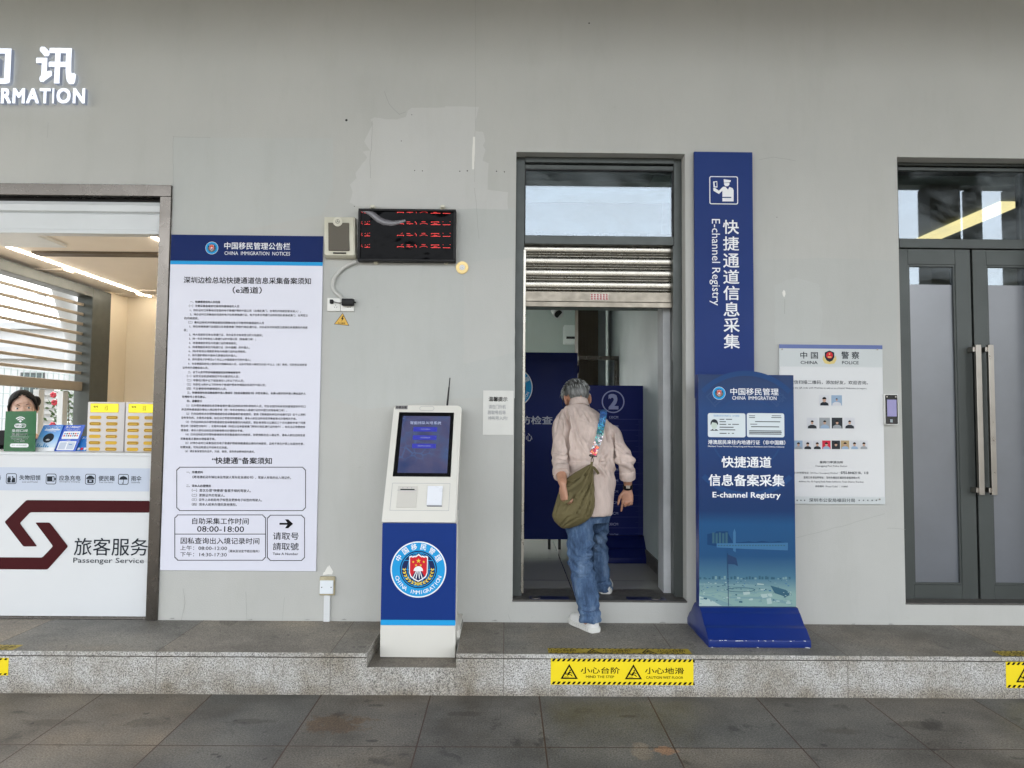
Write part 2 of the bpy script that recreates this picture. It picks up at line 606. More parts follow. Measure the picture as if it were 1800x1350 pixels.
MT['glass'] = glass_mat('dusty_window_glass', (.62, .68, .70), 1.95, .22, 3.0)
MT['clear'] = glass_mat('clear_pane', (.88, .92, .92), 1.5, .05, 3.0)
def frosted():
    m = NT('frosted_film_glass')
    c = m.mix(1, (.088, .100, .118), m.ramp(m.noise(2.2, 5, .6), [(.3, (.8, .8, .82)), (.7, (1.1, 1.1, 1.1))]), 'MULTIPLY')
    m.set(Base_Color=c, Roughness=.30, IOR=2.15, Coat_Weight=.2, Coat_Roughness=.2)
    return m.m
MT['frost'] = frosted()

# ================================================================== GROUND
g = MB()
g.quad((-40, -45, 0), (40, -45, 0), (40, 45, 0), (-40, 45, 0))
tag(g.build('paving', MT['pave']), kind='structure')

NX0, NX1, PZ, NZ = -.734, -.255, .223, .147
p = MB()
def step(x0, x1, z, y0=-.6):
    p.box(x0, x1, y0, .0, .0, z - .0285)
    p.box(x0, x1, y0 + .012, .0, z - .028, z - .024)
    p.box(x0, x1, y0 - .006, .0, z - .0235, z, .003, 1)
step(-9, NX0, PZ)
step(NX1, 9, PZ)
p.box(NX0, NX1, -.598, 0, 0, NZ - .02)
p.box(NX0 + .001, NX1 - .001, -.602, 0, NZ - .0195, NZ, .003, 1)
o = p.build('raised_pavement', [MT['granite'], MT['tread']])
for f in o.data.polygons:
    f.material_index = 1 if f.normal.z > .9 else 0
tag(o, kind='structure')

# ================================================================== BUILDING
BX1 = at(290.5, 700).x
BZ1 = at(150, 325.5).z
DX0, DX1 = at(904.3, 660).x, at(1205.6, 660).x
DZ0, DZ1 = at(1050, 1058.5).z, at(1055, 268.7).z
EX0 = at(1584.3, 670).x
EX1 = at(1848, 670).x
EZ0, EZ1 = at(1690, 1063.3).z, at(1690, 277.3).z
WX0, WX1, WZ1, WT = -5.0, 6.2, 6.3, .22
bld = thing('building', 'long grey plastered building with a service booth, a shuttered doorway and a glass double door', 'building', (0, 0, PZ))

def holed_wall(mb, xs0, xs1, z0, z1, y0, y1, holes):
    xs = sorted({xs0, xs1, *[v for h in holes for v in h[:2]]})
    zs = sorted({z0, z1, *[v for h in holes for v in h[2:]]})
    def solid(i, j):
        if i < 0 or j < 0 or i >= len(xs) - 1 or j >= len(zs) - 1:
            return False
        cx, cz = (xs[i] + xs[i + 1]) / 2, (zs[j] + zs[j + 1]) / 2
        return not any(h[0] < cx < h[1] and h[2] < cz < h[3] for h in holes)
    for i in range(len(xs) - 1):
        for j in range(len(zs) - 1):
            if not solid(i, j):
                continue
            a, b, c, d = xs[i], xs[i + 1], zs[j], zs[j + 1]
            mb.quad((a, y0, c), (b, y0, c), (b, y0, d), (a, y0, d))
            mb.quad((b, y1, c), (a, y1, c), (a, y1, d), (b, y1, d))
            if not solid(i - 1, j): mb.quad((a, y1, c), (a, y0, c), (a, y0, d), (a, y1, d))
            if not solid(i + 1, j): mb.quad((b, y0, c), (b, y1, c), (b, y1, d), (b, y0, d))
            if not solid(i, j - 1): mb.quad((a, y1, c), (b, y1, c), (b, y0, c), (a, y0, c))
            if not solid(i, j + 1): mb.quad((a, y0, d), (b, y0, d), (b, y1, d), (a, y1, d))
w = MB()
holed_wall(w, WX0, WX1, .0, WZ1, 0, WT, [(-4.7, BX1, .0, BZ1), (DX0, DX1, DZ0, DZ1), (EX0, EX1, EZ0, EZ1)])
bmesh.ops.remove_doubles(w.bm, verts=w.bm.verts[:], dist=1e-5)
w.build('facade_wall', MT['plaster'], bld)

# roof, rear and side walls (outside the picture, they close the rooms)
w = MB()
w.box(WX0, WX1, WT, 5.6, WZ1 - .25, WZ1)
w.box(WX0, WX1, 5.35, 5.6, 3.72, WZ1 - .25)
w.box(WX0, WX0 + .2, WT, 5.35, 3.2, WZ1 - .25)
w.box(WX1 - .2, WX1, WT, 5.35, .0, WZ1 - .25)
w.build('rear_wall', MT['concrete'], bld)

# --- wear on the plaster, each with its own outline
def pxpoly(pts, y=-.0012):
    return [(v.x, v.z) for v in (at(a, b, y) for a, b in pts)]
def ragged(pts, amp, step=6):
    out = []
    for (a, b), (c, d) in zip(pts, pts[1:] + pts[:1]):
        n = max(1, int(math.hypot(c - a, d - b) / step))
        for k in range(n):
            t = k / n
            j = amp if 0 < k else amp * .3
            out.append((a + (c - a) * t + random.uniform(-j, j), b + (d - b) * t + random.uniform(-j, j)))
    return out
m = MB()
c6 = lambda x, y: (560 + x / 4.5, 160 + y / 4.5)
pts = [c6(*q) for q in ((700, 180), (705, 155), (735, 133), (1000, 131), (1003, 120), (1268, 126), (1240, 240), (1243, 318), (1300, 322), (1318, 395), (1300, 430), (1320, 465),
                        (1298, 550), (1345, 572), (1338, 780), (1498, 800), (1495, 900), (1502, 938), (1250, 930), (1150, 935), (780, 930), (300, 912), (245, 880), (270, 800), (248, 740), (300, 690), (290, 650),
                        (385, 525), (350, 480), (408, 470), (360, 400), (430, 260), (410, 225), (440, 207), (520, 222), (620, 225), (690, 205))]
m.flat(pxpoly(ragged(pts, .5)), -.0012)
m.build('paint_patch', MT['patch'], bld)
m = MB()
m.flat(pxpoly(ragged([(806, 366), (905, 366), (905, 700), (806, 700), (640, 720), (580, 700), (580, 470), (806, 462)], .4, 14), -.0008), -.0008)
m.build('paint_patch', MT['patch3'], bld)
m = MB()
m.flat(pxpoly(ragged([(1325, 457), (1450, 453), (1576, 459), (1578, 700), (1350, 700), (1327, 640)], .5, 12), -.0008), -.0008)
m.build('paint_patch', MT['patch2'], bld)
m = MB()
m.flat(pxpoly(ragged([(1362, 500), (1400, 488), (1440, 500), (1446, 560), (1440, 600), (1362, 604)], 1.0, 7), -.0014), -.0014)
m.build('paint_patch', MT['patch3'], bld)
m = MB()
m.flat(pxpoly(ragged([(815, 462), (903, 452), (903, 620), (815, 640)], 1.2, 10), -.0014), -.0014)
m.build('paint_patch', MT['patch4'], bld)
m = MB()
m.flat(pxpoly(ragged([(304, 242), (585, 243), (585, 330), (566, 378), (400, 410), (304, 405)], .6, 12), -.0006), -.0006)
m.build('paint_patch', MT['patch3'], bld)
m = MB()
m.flat(pxpoly(ragged([c6(1222, 362), c6(1236, 362), c6(1236, 470), c6(1230, 620), c6(1214, 620), c6(1214, 500)], .3, 5), -.002), -.002)
m.build('paint_patch', MT['torn'], bld)
def crack(pts, w=.0022, y=-.0017, jit=1.2):
    q = []
    for (a, b), (c, d) in zip(pts, pts[1:]):
        n = max(1, int(math.hypot(c - a, d - b) / 9))
        for k in range(n):
            t = k / n
            q.append((a + (c - a) * t + random.uniform(-jit, jit) * .5, b + (d - b) * t + random.uniform(-jit, jit) * .5))
    q.append(pts[-1])
    P = pxpoly(q, y)
    c_ = MB()
    c_.line(P, w, y)
    c_.build('crack', MT['crack'], bld)
crack([(836, 0), (835.5, 120), (836, 214), (834, 268), (834, 320)], .0012)
crack([(834, 330), (837, 360), (842, 420)], .0016)
crack([c6(520, 0), c6(560, 110), c6(640, 185), c6(690, 165)], .002)
crack([c6(425, 235), c6(420, 470), c6(408, 480), c6(410, 690)], .002)
crack([(304.5, 240), (304.5, 330)], .002)
crack([(304, 240), (370, 242)], .0016)
crack([(85, 215), (83, 242)], .0014)
crack([(1334, 281), (1360, 276), (1398, 283)], .0018)
crack([(322, 1035), (325, 1060), (319, 1090)], .0018)
crack([(432, 1040), (434, 1090)], .0018)
crack([(500, 1050), (497, 1090)], .0014)
crack([(1560, 928), (1592, 931)], .0016)
crack([(1400, 945), (1480, 925), (1555, 903)], .0014)
crack([(893, 1080), (898, 1093)], .0016)
for a, b, r in ((729, 300, .0035), (742.6, 300.6, .0035), (808.3, 301.2, .004), (821.5, 300.5, .0045), (872.8, 301.2, .004), (886.6, 302, .0035), (705.5, 248, .003), (1035.5, 41, .005), (724, 202, .003),
                (887, 303, .002), (1423, 880, .003), (1365.5, 382, .0025), (609, 211.5, .008), (623, 363, .003)):
    v = at(a, b)
    m = MB(); m.disc(v.x, v.z, r, -.0022, 10); m.build('drill_hole', MT['hole'], bld)
m = MB()
for pts in ([(1375, 514), (1377, 510), (1380, 511), (1381, 517), (1378.5, 523), (1376, 519)], [(1451, 874), (1462, 873), (1475, 875), (1470, 877)],):
    m = MB(); m.flat(pxpoly(pts, -.003), -.003); m.build('filler_dab', MT['torn'], bld)
crack([(1379, 526), (1379, 552)], .002, -.0026)
for a, b in ((440, 1090), (1566, 1098), (605, 1090), (870, 1092), (303, 1088), (540, 1090), (1500, 1098), (1165, 1095)):
    pts = [(a + random.uniform(2, 5) * math.cos(t) * 1.4, b - abs(math.sin(t)) * random.uniform(1, 3)) for t in [k * PI / 6 for k in range(7)]]
    m = MB(); m.flat(pxpoly(pts, -.003), -.003); m.build('scuff', MT['crack'], bld)

# --- booth opening: trim, blind box
tw = .068
m = MB()
m.box(-4.75, BX1 + .001, -.018, .12, BZ1 - .072, BZ1 + .002, .002, 1)
m.box(BX1 - tw, BX1 + .002, -.0175, .12, PZ, BZ1 - .0725, .002, 1)
m.build('booth_trim', MT['trim'], bld)
IX1 = BX1 - tw
m = MB()
za = at(140, 345.5, .06).z
zb = at(140, 353, .06).z
m.box(-4.7, IX1, .05, .12, zb - .03, BZ1 - .073)
m.build('blind_pocket', MT['frame_dark'], bld)
m = MB()
z = lambda y: at(140, y, .03).z
zt, zm, zl, zq = z(352.5), z(373), z(404), z(410.5)
prof = [(.06, zt), (.035, zt - .006), (.022, zt - .03), (.025, zm + .006), (.04, zm), (.045, zm - .004), (.032, zm - .012), (.032, zl + .004), (.024, zl), (.024, zq), (.10, zq), (.10, zt)]
m.prism(prof, -4.7, IX1 - .004)
m.build('roller_blind_box', MT['white_box'], bld, smooth=30)

# --- booth room
LX, CZ, BY = -4.81, 3.0, 4.5
fz = PZ
m = MB()
m.quad((LX - .2, .0, fz + .002), (-2.0, .0, fz + .002), (-2.0, BY + .1, fz + .002), (LX - .2, BY + .1, fz + .002))
tag(m.build('booth_floor', MT['tile']), kind='structure')
yp1 = atx(193, 519, LX).y
yp0 = atx(160, 540, LX).y
m = MB()
m.box(LX - .12, LX, yp1, BY, fz, CZ)
m.box(LX - .12, -2.0, BY, BY + .12, fz, CZ)
m.box(-2.1, -2.0, WT, BY, fz, CZ)
m.build('booth_wall', MT['cream'], bld)
m = MB()
m.box(LX - .12, -2.0, WT, BY + .12, CZ, CZ + .1)
m.build('ceiling', MT['ceil'], bld)
# strips, vents and a square lamp (off) set in the ceiling
def on_ceiling(px, py):
    return atz(px, py, CZ)
m = MB()
a, b = on_ceiling(0, 430), on_ceiling(281, 525)
x = (a.x + b.x) / 2
m.box(x - .011, x + .011, .3, BY - .1, CZ - .012, CZ + .01)
m.build('light_strip', MT['strip'], bld)
m = MB()
a = on_ceiling(274, 418)
m.box(a.x - .011, a.x + .011, .3, BY - .1, CZ - .012, CZ + .01)
m.build('light_strip', MT['strip'], bld)
def vent(px, py, sx, sy, name, mat, slats=True):
    c = on_ceiling(px, py)
    m = MB()
    t = .018
    for q in ((c.x - sx, c.x + sx, c.y - sy, c.y - sy + t), (c.x - sx, c.x + sx, c.y + sy - t, c.y + sy), (c.x - sx, c.x - sx + t, c.y - sy + t, c.y + sy - t), (c.x + sx - t, c.x + sx, c.y - sy + t, c.y + sy - t)):
        m.box(*q, CZ - .014, CZ + .01)
    if slats:
        k = c.y - sy + .035
        while k < c.y + sy - .02:
            m.box(c.x - sx + t, c.x + sx - t, k, k + .006, CZ - .010, CZ + .01)
            k += .022
    return m.build(name, mat, bld)
vent(93, 475, .16, .09, 'ceiling_vent', MT['ceil'])
vent(222, 517.5, .16, .09, 'ceiling_vent', MT['ceil'])
vent(275, 513, .25, .12, 'ceiling_vent', MT['ceil'])
c = on_ceiling(180, 445)
m = MB()
m.box(on_ceiling(64, 444).x, c.x + .85, c.y - .07, c.y + .07, CZ - .022, CZ + .01, .004, 1)
m.build('ceiling_slot', MT['brown'], bld)
c = on_ceiling(25, 415)
m = MB()
m.box(c.x - .28, c.x + .28, c.y - .28, c.y + .28, CZ - .03, CZ + .01, .01, 2)
m.build('ceiling_lamp', MT['white_box'], bld)

# side window with rolled grille, doorway below
wz1 = atx(100, 492, LX).z + .0
m = MB()
m.box(LX - .16, LX + .02, yp0, yp1, fz, CZ - .03, .004, 1)
m.box(LX - .16, LX + .02, .25, yp0 - .001, wz1 - .075, CZ - .03, .004, 1)
m.build('side_window_frame', MT['frame'], bld)
zbar = atx(80, 672, LX).z
m = MB()
k = zbar + .13
while k < wz1 - .1:
    m.box(LX - .105, LX - .08, .3, yp0, k, k + .033, .004, 1)
    k += .113
m.box(LX - .12, LX - .06, .3, yp0, zbar - .06, zbar + .045, .006, 1)
m.build('rolling_grille', paint('tan_grille_paint', (.24, .205, .16), .45, 0, .05), bld)
m = MB()
for a, b in ((60, 70), (103, 112), (148, 156)):
    y0, y1 = atx(a, 730, LX - .2).y, atx(b, 730, LX - .2).y
    m.box(LX - .22, LX - .16, y0, y1, fz, zbar - .07)
m.build('side_door_frame', MT['white_box'], bld)

# --- doorway with rolled up shutter
FY = .09
def fbox(m, x0, y0, x1, y1, Ya, Yb, bev=.002):
    X0, X1, Z0, Z1 = RC(x0, y0, x1, y1, Ya)
    m.box(X0, X1, Ya, Yb, Z0, Z1, bev, 1)
fr = MB()
zt = at(1055, 277.2, FY).z
jx0, jx1 = at(920, 660, FY).x, at(1185.5, 660, FY).x
zh, zg1, zg0, zb0 = at(1055, 287.5, FY).z, at(1055, 297, FY).z, at(1055, 414.5, FY).z, at(1055, 430, FY).z
fr.box(DX0, jx0, FY, .2, DZ0 + .012, DZ1, .002, 1)
fr.box(jx1, DX1, FY, .2, DZ0 + .012, DZ1, .002, 1)
fr.box(jx0, jx1, FY - .01, .2, zh, DZ1, .002, 1)
fr.box(jx0, jx1, FY + .012, .2, zg1, zh - .008, .002, 1)
fr.box(jx0, jx1, FY, .2, zb0, zg0, .003, 1)
win = fr.build('transom_window', MT['frame'], bld)
g2 = MB()
g2.box(jx0, jx1, FY + .03, FY + .036, zg0, zg1)
g2.build('pane', MT['glass'], win)
g2 = MB()
t = .006
g2.box(jx0, jx1, FY + .013, FY + .03, zg1 - t, zg1 - .0005)
g2.box(jx0, jx0 + t, FY + .013, FY + .03, zg0, zg1 - t)
g2.box(jx1 - t, jx1, FY + .013, FY + .03, zg0, zg1 - t)
g2.build('gasket', MT['frame_dark'], win)
# shutter box behind the pane
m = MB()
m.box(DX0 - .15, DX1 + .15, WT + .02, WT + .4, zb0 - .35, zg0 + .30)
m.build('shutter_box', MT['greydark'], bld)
# curtain: rounded slats in profile
ztop, zsl, zrail = at(1055, 429, .15).z, at(1055, 513.5, .15).z, at(1055, 541, .15).z
prof = []
per = (at(1055, 436, .15).z - zsl) / 3.72
zc = ztop + .03
z0 = zsl
lst = []
k = 0
while z0 + k * per < zc:
    b0 = z0 + k * per
    for u, d in ((0, -.006), (.035, -.006), (.05, .006), (.12, .010), (.19, .007), (.205, -.005), (.25, -.005), (.265, .006), (.31, .0095), (.42, .0120), (.56, .0130), (.70, .0128), (.82, .0112), (.92, .0075), (.97, .003)):
        lst.append((.150 - d, b0 + u * per))
    k += 1
lst = lst[:]
prof = [(.150, zsl - .001)] + lst + [(.158, lst[-1][1]), (.158, zsl - .001)]
m = MB()
m.prism(prof, jx0 - .004, jx1 + .004)
sh = m.build('roller_shutter', MT['steel'], bld, smooth=60)
m = MB()
zmid = at(1055, 530.5, .135).z
m.box(jx0, jx1, .138, .158, zmid, zsl - .0015, .002, 1)
m.box(jx0, jx1, .130, .160, zrail, zmid - .0015, .003, 1)
m.build('bottom_rail', paint('dull_tan_steel', (.25, .225, .185), .42, 1, .25, 12), sh)
m = MB()
X0, X1, Z0, Z1 = RC(1038, 516.5, 1069.5, 527, .137)
m.rect(X0, X1, Z0, Z1, .137)
m.mi = 1
for r in range(3):
    for q in range(6):
        x = X0 + (X1 - X0) * (q + .12) / 6
        zz = Z0 + (Z1 - Z0) * (r + .15) / 3
        m.rect(x, x + (X1 - X0) * .115, zz, zz + (Z1 - Z0) * .2, .1365)
        m.rect(x + .002, x + .0045, zz - .0, zz + (Z1 - Z0) * .28, .1364)
m.build('sticker', [MT['torn'], paint('red_print', (.35, .02, .03), .5, var=0)], sh)
m = MB()
m.box(jx0 - .006, jx0 + .012, FY - .004, .17, DZ0 + .03, at(1055, 440, FY).z, .002, 1)
m.build('guide_rail', MT['steel'], sh)
m = MB()
m.box(jx1 - .008, jx1 + .004, FY + .0, .17, DZ0 + .03, zb0 - .002, .002, 1)
m.build('guide_rail', MT['frame'], sh)
# threshold
m = MB()
m.box(DX0 - .002, DX1 + .004, -.004, .5, DZ0, DZ0 + .012, .003, 1)
sill = m.build('door_sill', MT['stone_sill'], bld)
FZ = DZ0 + .0125
bv = paint('dark_blue_vinyl', (.006, .009, .045), .35)
for a, b, d in ((930, 1000, 942), (1102, 1170, 1153)):
    X0, X1 = at(a, 1050, .05).x, at(b, 1050, .05).x
    m = MB(); m.box(X0, X1, .012, .085, FZ - .002, FZ + .002); m.build('pivot_cover', bv, sill)
    v = at(d, 1050, .04)
    m = MB(); m.cyl((v.x, .04, FZ + .0045), .03, .005, n=20); m.build('pivot_disc', MT['brushed'], sill)

# --- room behind the doorway
RX0, RX1, RY, RZ = -1.85, 1.13, 4.7, 2.95
m = MB()
m.quad((RX0, .3, FZ), (RX1, .3, FZ), (RX1, RY, FZ), (RX0, RY, FZ))
fl = NT('polished_floor_tiles')
bk = fl.n('TexBrick', offset=0.0)
bk.inputs['Scale'].default_value = 1
bk.inputs['Brick Width'].default_value = .8
bk.inputs['Row Height'].default_value = .8
bk.inputs['Mortar Size'].default_value = .003
bk.inputs['Color1'].default_value = (.30, .29, .265, 1)
bk.inputs['Color2'].default_value = (.32, .31, .285, 1)
bk.inputs['Mortar'].default_value = (.03, .03, .03, 1)
fl.l(fl.mapped(loc=(.35, .25, 0)), bk.inputs['Vector'])
fl.set(Base_Color=bk.outputs['Color'], Roughness=.13)
tag(m.build('office_floor', fl.m), kind='structure')
m = MB()
m.box(RX1, RX1 + .1, WT, RY, FZ, RZ)
m.build('office_side_wall', MT['greyroom'], bld)
m = MB()
m.box(RX1, RX1 + .02, 0, .01, 0, .01)
m.bm.clear()
m.box(DX1 - .025 - (DX1 - jx1) * .0 - .075, DX1 - .012, .2, .37, FZ, RZ)
m.build('office_pier', paint('bare_concrete_render', (.45, .465, .47), .8, 0, .2, 5), bld)
m = MB()
m.box(-.1, RX1, RY, RY + .1, FZ, RZ)
m.box(RX0, -.1, RY, RY + .1, FZ, FZ + .25)
m.box(RX0, -.1, RY, RY + .1, RZ - .25, RZ)  # opening added here, out of view, to let daylight into the room
m.box(RX0 - .1, RX0, WT, RY + .1, FZ, RZ)
m.build('office_rear_wall', paint('office_wall_paint', (.55, .62, .59), .7, 0, .05, 2), bld)
m = MB()
m.box(RX0 - .1, RX1 + .1, WT, RY + .1, RZ, RZ + .1)
m.build('office_ceiling', paint('office_ceiling_paint', (.7, .74, .73), .8), bld)
m = MB()
m.box(RX1 - .014, RX1, WT + .2, RY, FZ, FZ + .1)
m.build('skirting', MT['stone_sill'], bld)
# slatted brown pillar
X0, X1 = at(1016, 600, 3.0).x, at(1051.5, 600, 3.0).x
m = MB()
m.box(X0, X1, 3.0, 3.35, FZ, RZ)
n = 14
for k in range(n):
    xa = X0 + (X1 - X0) * k / n
    m.box(xa + .002, xa + (X1 - X0) / n * .62, 2.99, 3.0, FZ, RZ)
m.build('pillar', MT['brown'], bld)
# short return wall and steel door frame to its right
m = MB()
xa, xb = at(1052, 600, 3.2).x, at(1066, 600, 3.2).x
m.box(xa + .002, xb, 3.25, 3.4, FZ, RZ)
m.build('office_return_wall', MT['greyroom'], bld)
m = MB()
X0, X1, Z0, Z1 = RC(1017, 625.5, 1088, 632.5, 2.6)
m.box(X0, X1, 2.6, 2.66, Z0, Z1, .003, 1)
Xp = at(1081, 650, 2.6).x
m.box(Xp, X1, 2.6, 2.66, FZ, Z0 - .0005, .003, 1)
m.build('inner_door_frame', MT['trim'], bld)

# --- glass double door
EY = .09
fr = MB()
zt = EZ1
e_h = at(1690, 291.5, EY).z
e_g1, e_g0, e_b0 = at(1690, 299.5, EY).z, at(1690, 420, EY).z, at(1690, 436.5, EY).z
fr.box(EX0 - .02, EX1, EY, .2, e_h, EZ1 - .0005, .002, 1)
fr.box(EX0 + .055, EX1 - .055, EY + .012, .2, e_g1, e_h - .008, .002, 1)
fr.box(EX0 + .055, EX1 - .055, EY, .2, e_b0, e_g0, .003, 1)
fr.box(EX0 + .001, EX0 + .055, EY, .2, EZ0 + .01, e_h - .0005, .002, 1)
fr.box(EX1 - .055, EX1 - .001, EY, .2, EZ0 + .01, e_h - .0005, .002, 1)
win = fr.build('transom_window', MT['frame'], bld)
g2 = MB()
g2.box(EX0 + .056, EX1 - .056, EY + .03, EY + .036, e_g0, e_g1)
g2.build('pane', MT['glass'], win)
LYf = .105
def leaf(px0, px1, gx0, gx1, hx, hinge):
    X0, X1 = at(px0, 740, LYf).x, at(px1, 740, LYf).x
    G0, G1 = at(gx0, 740, LYf).x, at(gx1, 740, LYf).x
    Z1, Z0 = at(1690, 438.5, LYf).z, at(1690, 1056, LYf).z
    ga, gb = at(1690, 465.5, LYf).z, at(1690, 1028, LYf).z
    mm = MB()
    mm.box(X0, G0, LYf, LYf + .05, Z0, Z1, .002, 1)
    mm.box(G1, X1, LYf, LYf + .05, Z0, Z1, .002, 1)
    mm.box(G0 + .0005, G1 - .0005, LYf + .0006, LYf + .05, ga, Z1, .002, 1)
    mm.box(G0 + .0005, G1 - .0005, LYf + .0006, LYf + .05, Z0, gb, .002, 1)
    b = .012   # glazing bead
    for q in ((G0, G0 + b, gb, ga), (G1 - b, G1, gb, ga), (G0 + b, G1 - b, ga - b, ga - .0005), (G0 + b, G1 - b, gb + .0005, gb + b)):
        mm.box(q[0], q[1], LYf + .006, LYf + .04, q[2], q[3])
    d = mm.build('glass_door', MT['frame'], bld)
    zf = at(1690, 501, LYf + .02).z
    q = MB()
    q.box(G0 + b, G1 - b, LYf + .02, LYf + .026, gb + b, zf)
    q.build('frosted_pane', MT['frost'], d)
    q = MB()
    q.box(G0 + b, G1 - b, LYf + .02, LYf + .026, zf + .0005, ga - b)
    q.build('clear_pane', MT['glass'], d)
    q = MB()
    hz1, hz0 = at(1720, 606, .05).z, at(1720, 870, .05).z
    xa, xb = at(hx, 740, .045).x, at(hx + 9.5, 740, .045).x
    q.box(xa, xb, .037, .062, hz0, hz1, .002, 1)
    for zz in (hz1 - .03, hz0 + .03):
        q.box(xa - .014, xa + .012, .045, LYf, zz - .016, zz + .016, .002, 1)
    q.build('handle', MT['brushed'], d)
leaf(1581, 1712.5, 1601.5, 1685.5, 1717.5, 0)
leaf(1716.5, 1846, 1741, 1826, 1739.5, 1)
m = MB()
m.box(EX0 + .06, EX1 - .06, LYf + .02, LYf + .04, EZ0 + .02, e_b0)
m.bm.clear()
m.box(EX0 - .001, EX1, -.003, .3, EZ0, EZ0 + .012, .002, 1)
m.build('door_sill', MT['stone_sill'], bld)
# room behind
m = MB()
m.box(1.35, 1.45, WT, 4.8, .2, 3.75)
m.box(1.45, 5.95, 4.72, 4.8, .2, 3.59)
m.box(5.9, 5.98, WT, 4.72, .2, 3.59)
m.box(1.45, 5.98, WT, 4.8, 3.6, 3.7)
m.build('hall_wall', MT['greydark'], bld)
m = MB()
m.quad((1.45, WT, EZ0 + .005), (5.9, WT, EZ0 + .005), (5.9, 4.72, EZ0 + .005), (1.45, 4.72, EZ0 + .005))
tag(m.build('hall_floor', MT['tile']), kind='structure')
a = atz(1776, 354, 3.6)
m = MB()
m.box(a.x - .1, a.x + .1, a.y, 4.65, 3.56, 3.5995)
m.build('light_panel', MT['panel_light'], bld)

# ================================================================== CANOPY over the pavement
cn = thing('canopy', 'wide concrete canopy on square columns roofing the pavement in front of the wall', 'canopy', (0, -8.2, 0))
m = MB()
m.box(-16, 16, -8.6, -.01, 6.04, 6.24)
m.build('roof_slab', MT['concrete'], cn)
m = MB()
m.box(-16, 16, -8.35, -8.05, 5.87, 6.039)
m.build('beam', paint('grey_green_beam_paint', (.22, .27, .25), .6), cn)
m = MB()
m.box(-16, 16, -2.65, -2.35, 4.42, 6.039)
m.build('added_shade_beam', bpy.data.materials['grey_green_beam_paint'], cn)  # unseen beam, added to shade the top of the wall
for x, w_ in ((8.0, .56), (8.62, .12), (9.75, .9), (-8.2, .56)):
    m = MB()
    m.box(x - w_ / 2, x + w_ / 2, -8.4, -8.0 + .0, 0, 5.869, .01, 1)
    m.build('column', MT['concrete'], cn)

ter = thing('added_opposite_building', 'long low grey building added out of view across the yard to block low sky', 'building', (0, -46, 0))
m = MB(); m.box(-60, 60, -50, -46, 0, 7.4); m.build('wall', paint('opposite_render', (.16, .165, .16), .8), ter)  # added building, cuts low sky light so the wall top darkens
m = MB(); m.box(-60.5, 60.5, -50.5, -45.6, 7.4, 8.3); m.build('roof', paint('opposite_roof', (.10, .11, .115), .6), ter)
m = MB(); m.box(-58, 58, -45.99, -45.94, 3.6, 5.6); m.build('window', MT['frame'], ter)

# ================================================================== PRINT COLOURS
def ink(name, col, rough=.45):
    m = NT(name)
    m.set(Base_Color=col, Roughness=max(.5, rough), Specular_IOR_Level=.12)
    return m.m
K = {
    'white': ink('white_print', (.78, .79, .80)), 'black': ink('black_print', (.004, .004, .005)), 'navy': ink('navy_print', (.012, .022, .085)),
    'cyan': ink('cyan_print', (.02, .30, .62)), 'red': ink('red_ink', (.55, .02, .03)), 'yellow': ink('yellow_ink', (.75, .55, .06)),
    'gold': ink('gold_ink', (.62, .50, .20)), 'grey': ink('grey_ink', (.30, .31, .33)), 'lightblue': ink('light_blue_ink', (.10, .27, .50)),
    'deep': ink('dark_red_vinyl', (.050, .005, .007), .4), 'pale': ink('pale_blue_film', (.50, .55, .64), .4), 'slate': ink('slate_print', (.018, .024, .032)),
}
EMB = [K['white'], K['cyan'], K['navy'], K['red'], K['yellow']]
def star(mb, cx, cz, r, y, rot=0):
    mb.flat([(cx + (r if k % 2 == 0 else r * .4) * math.sin(k * PI / 5 + rot), cz + (r if k % 2 == 0 else r * .4) * math.cos(k * PI / 5 + rot)) for k in range(10)], y)
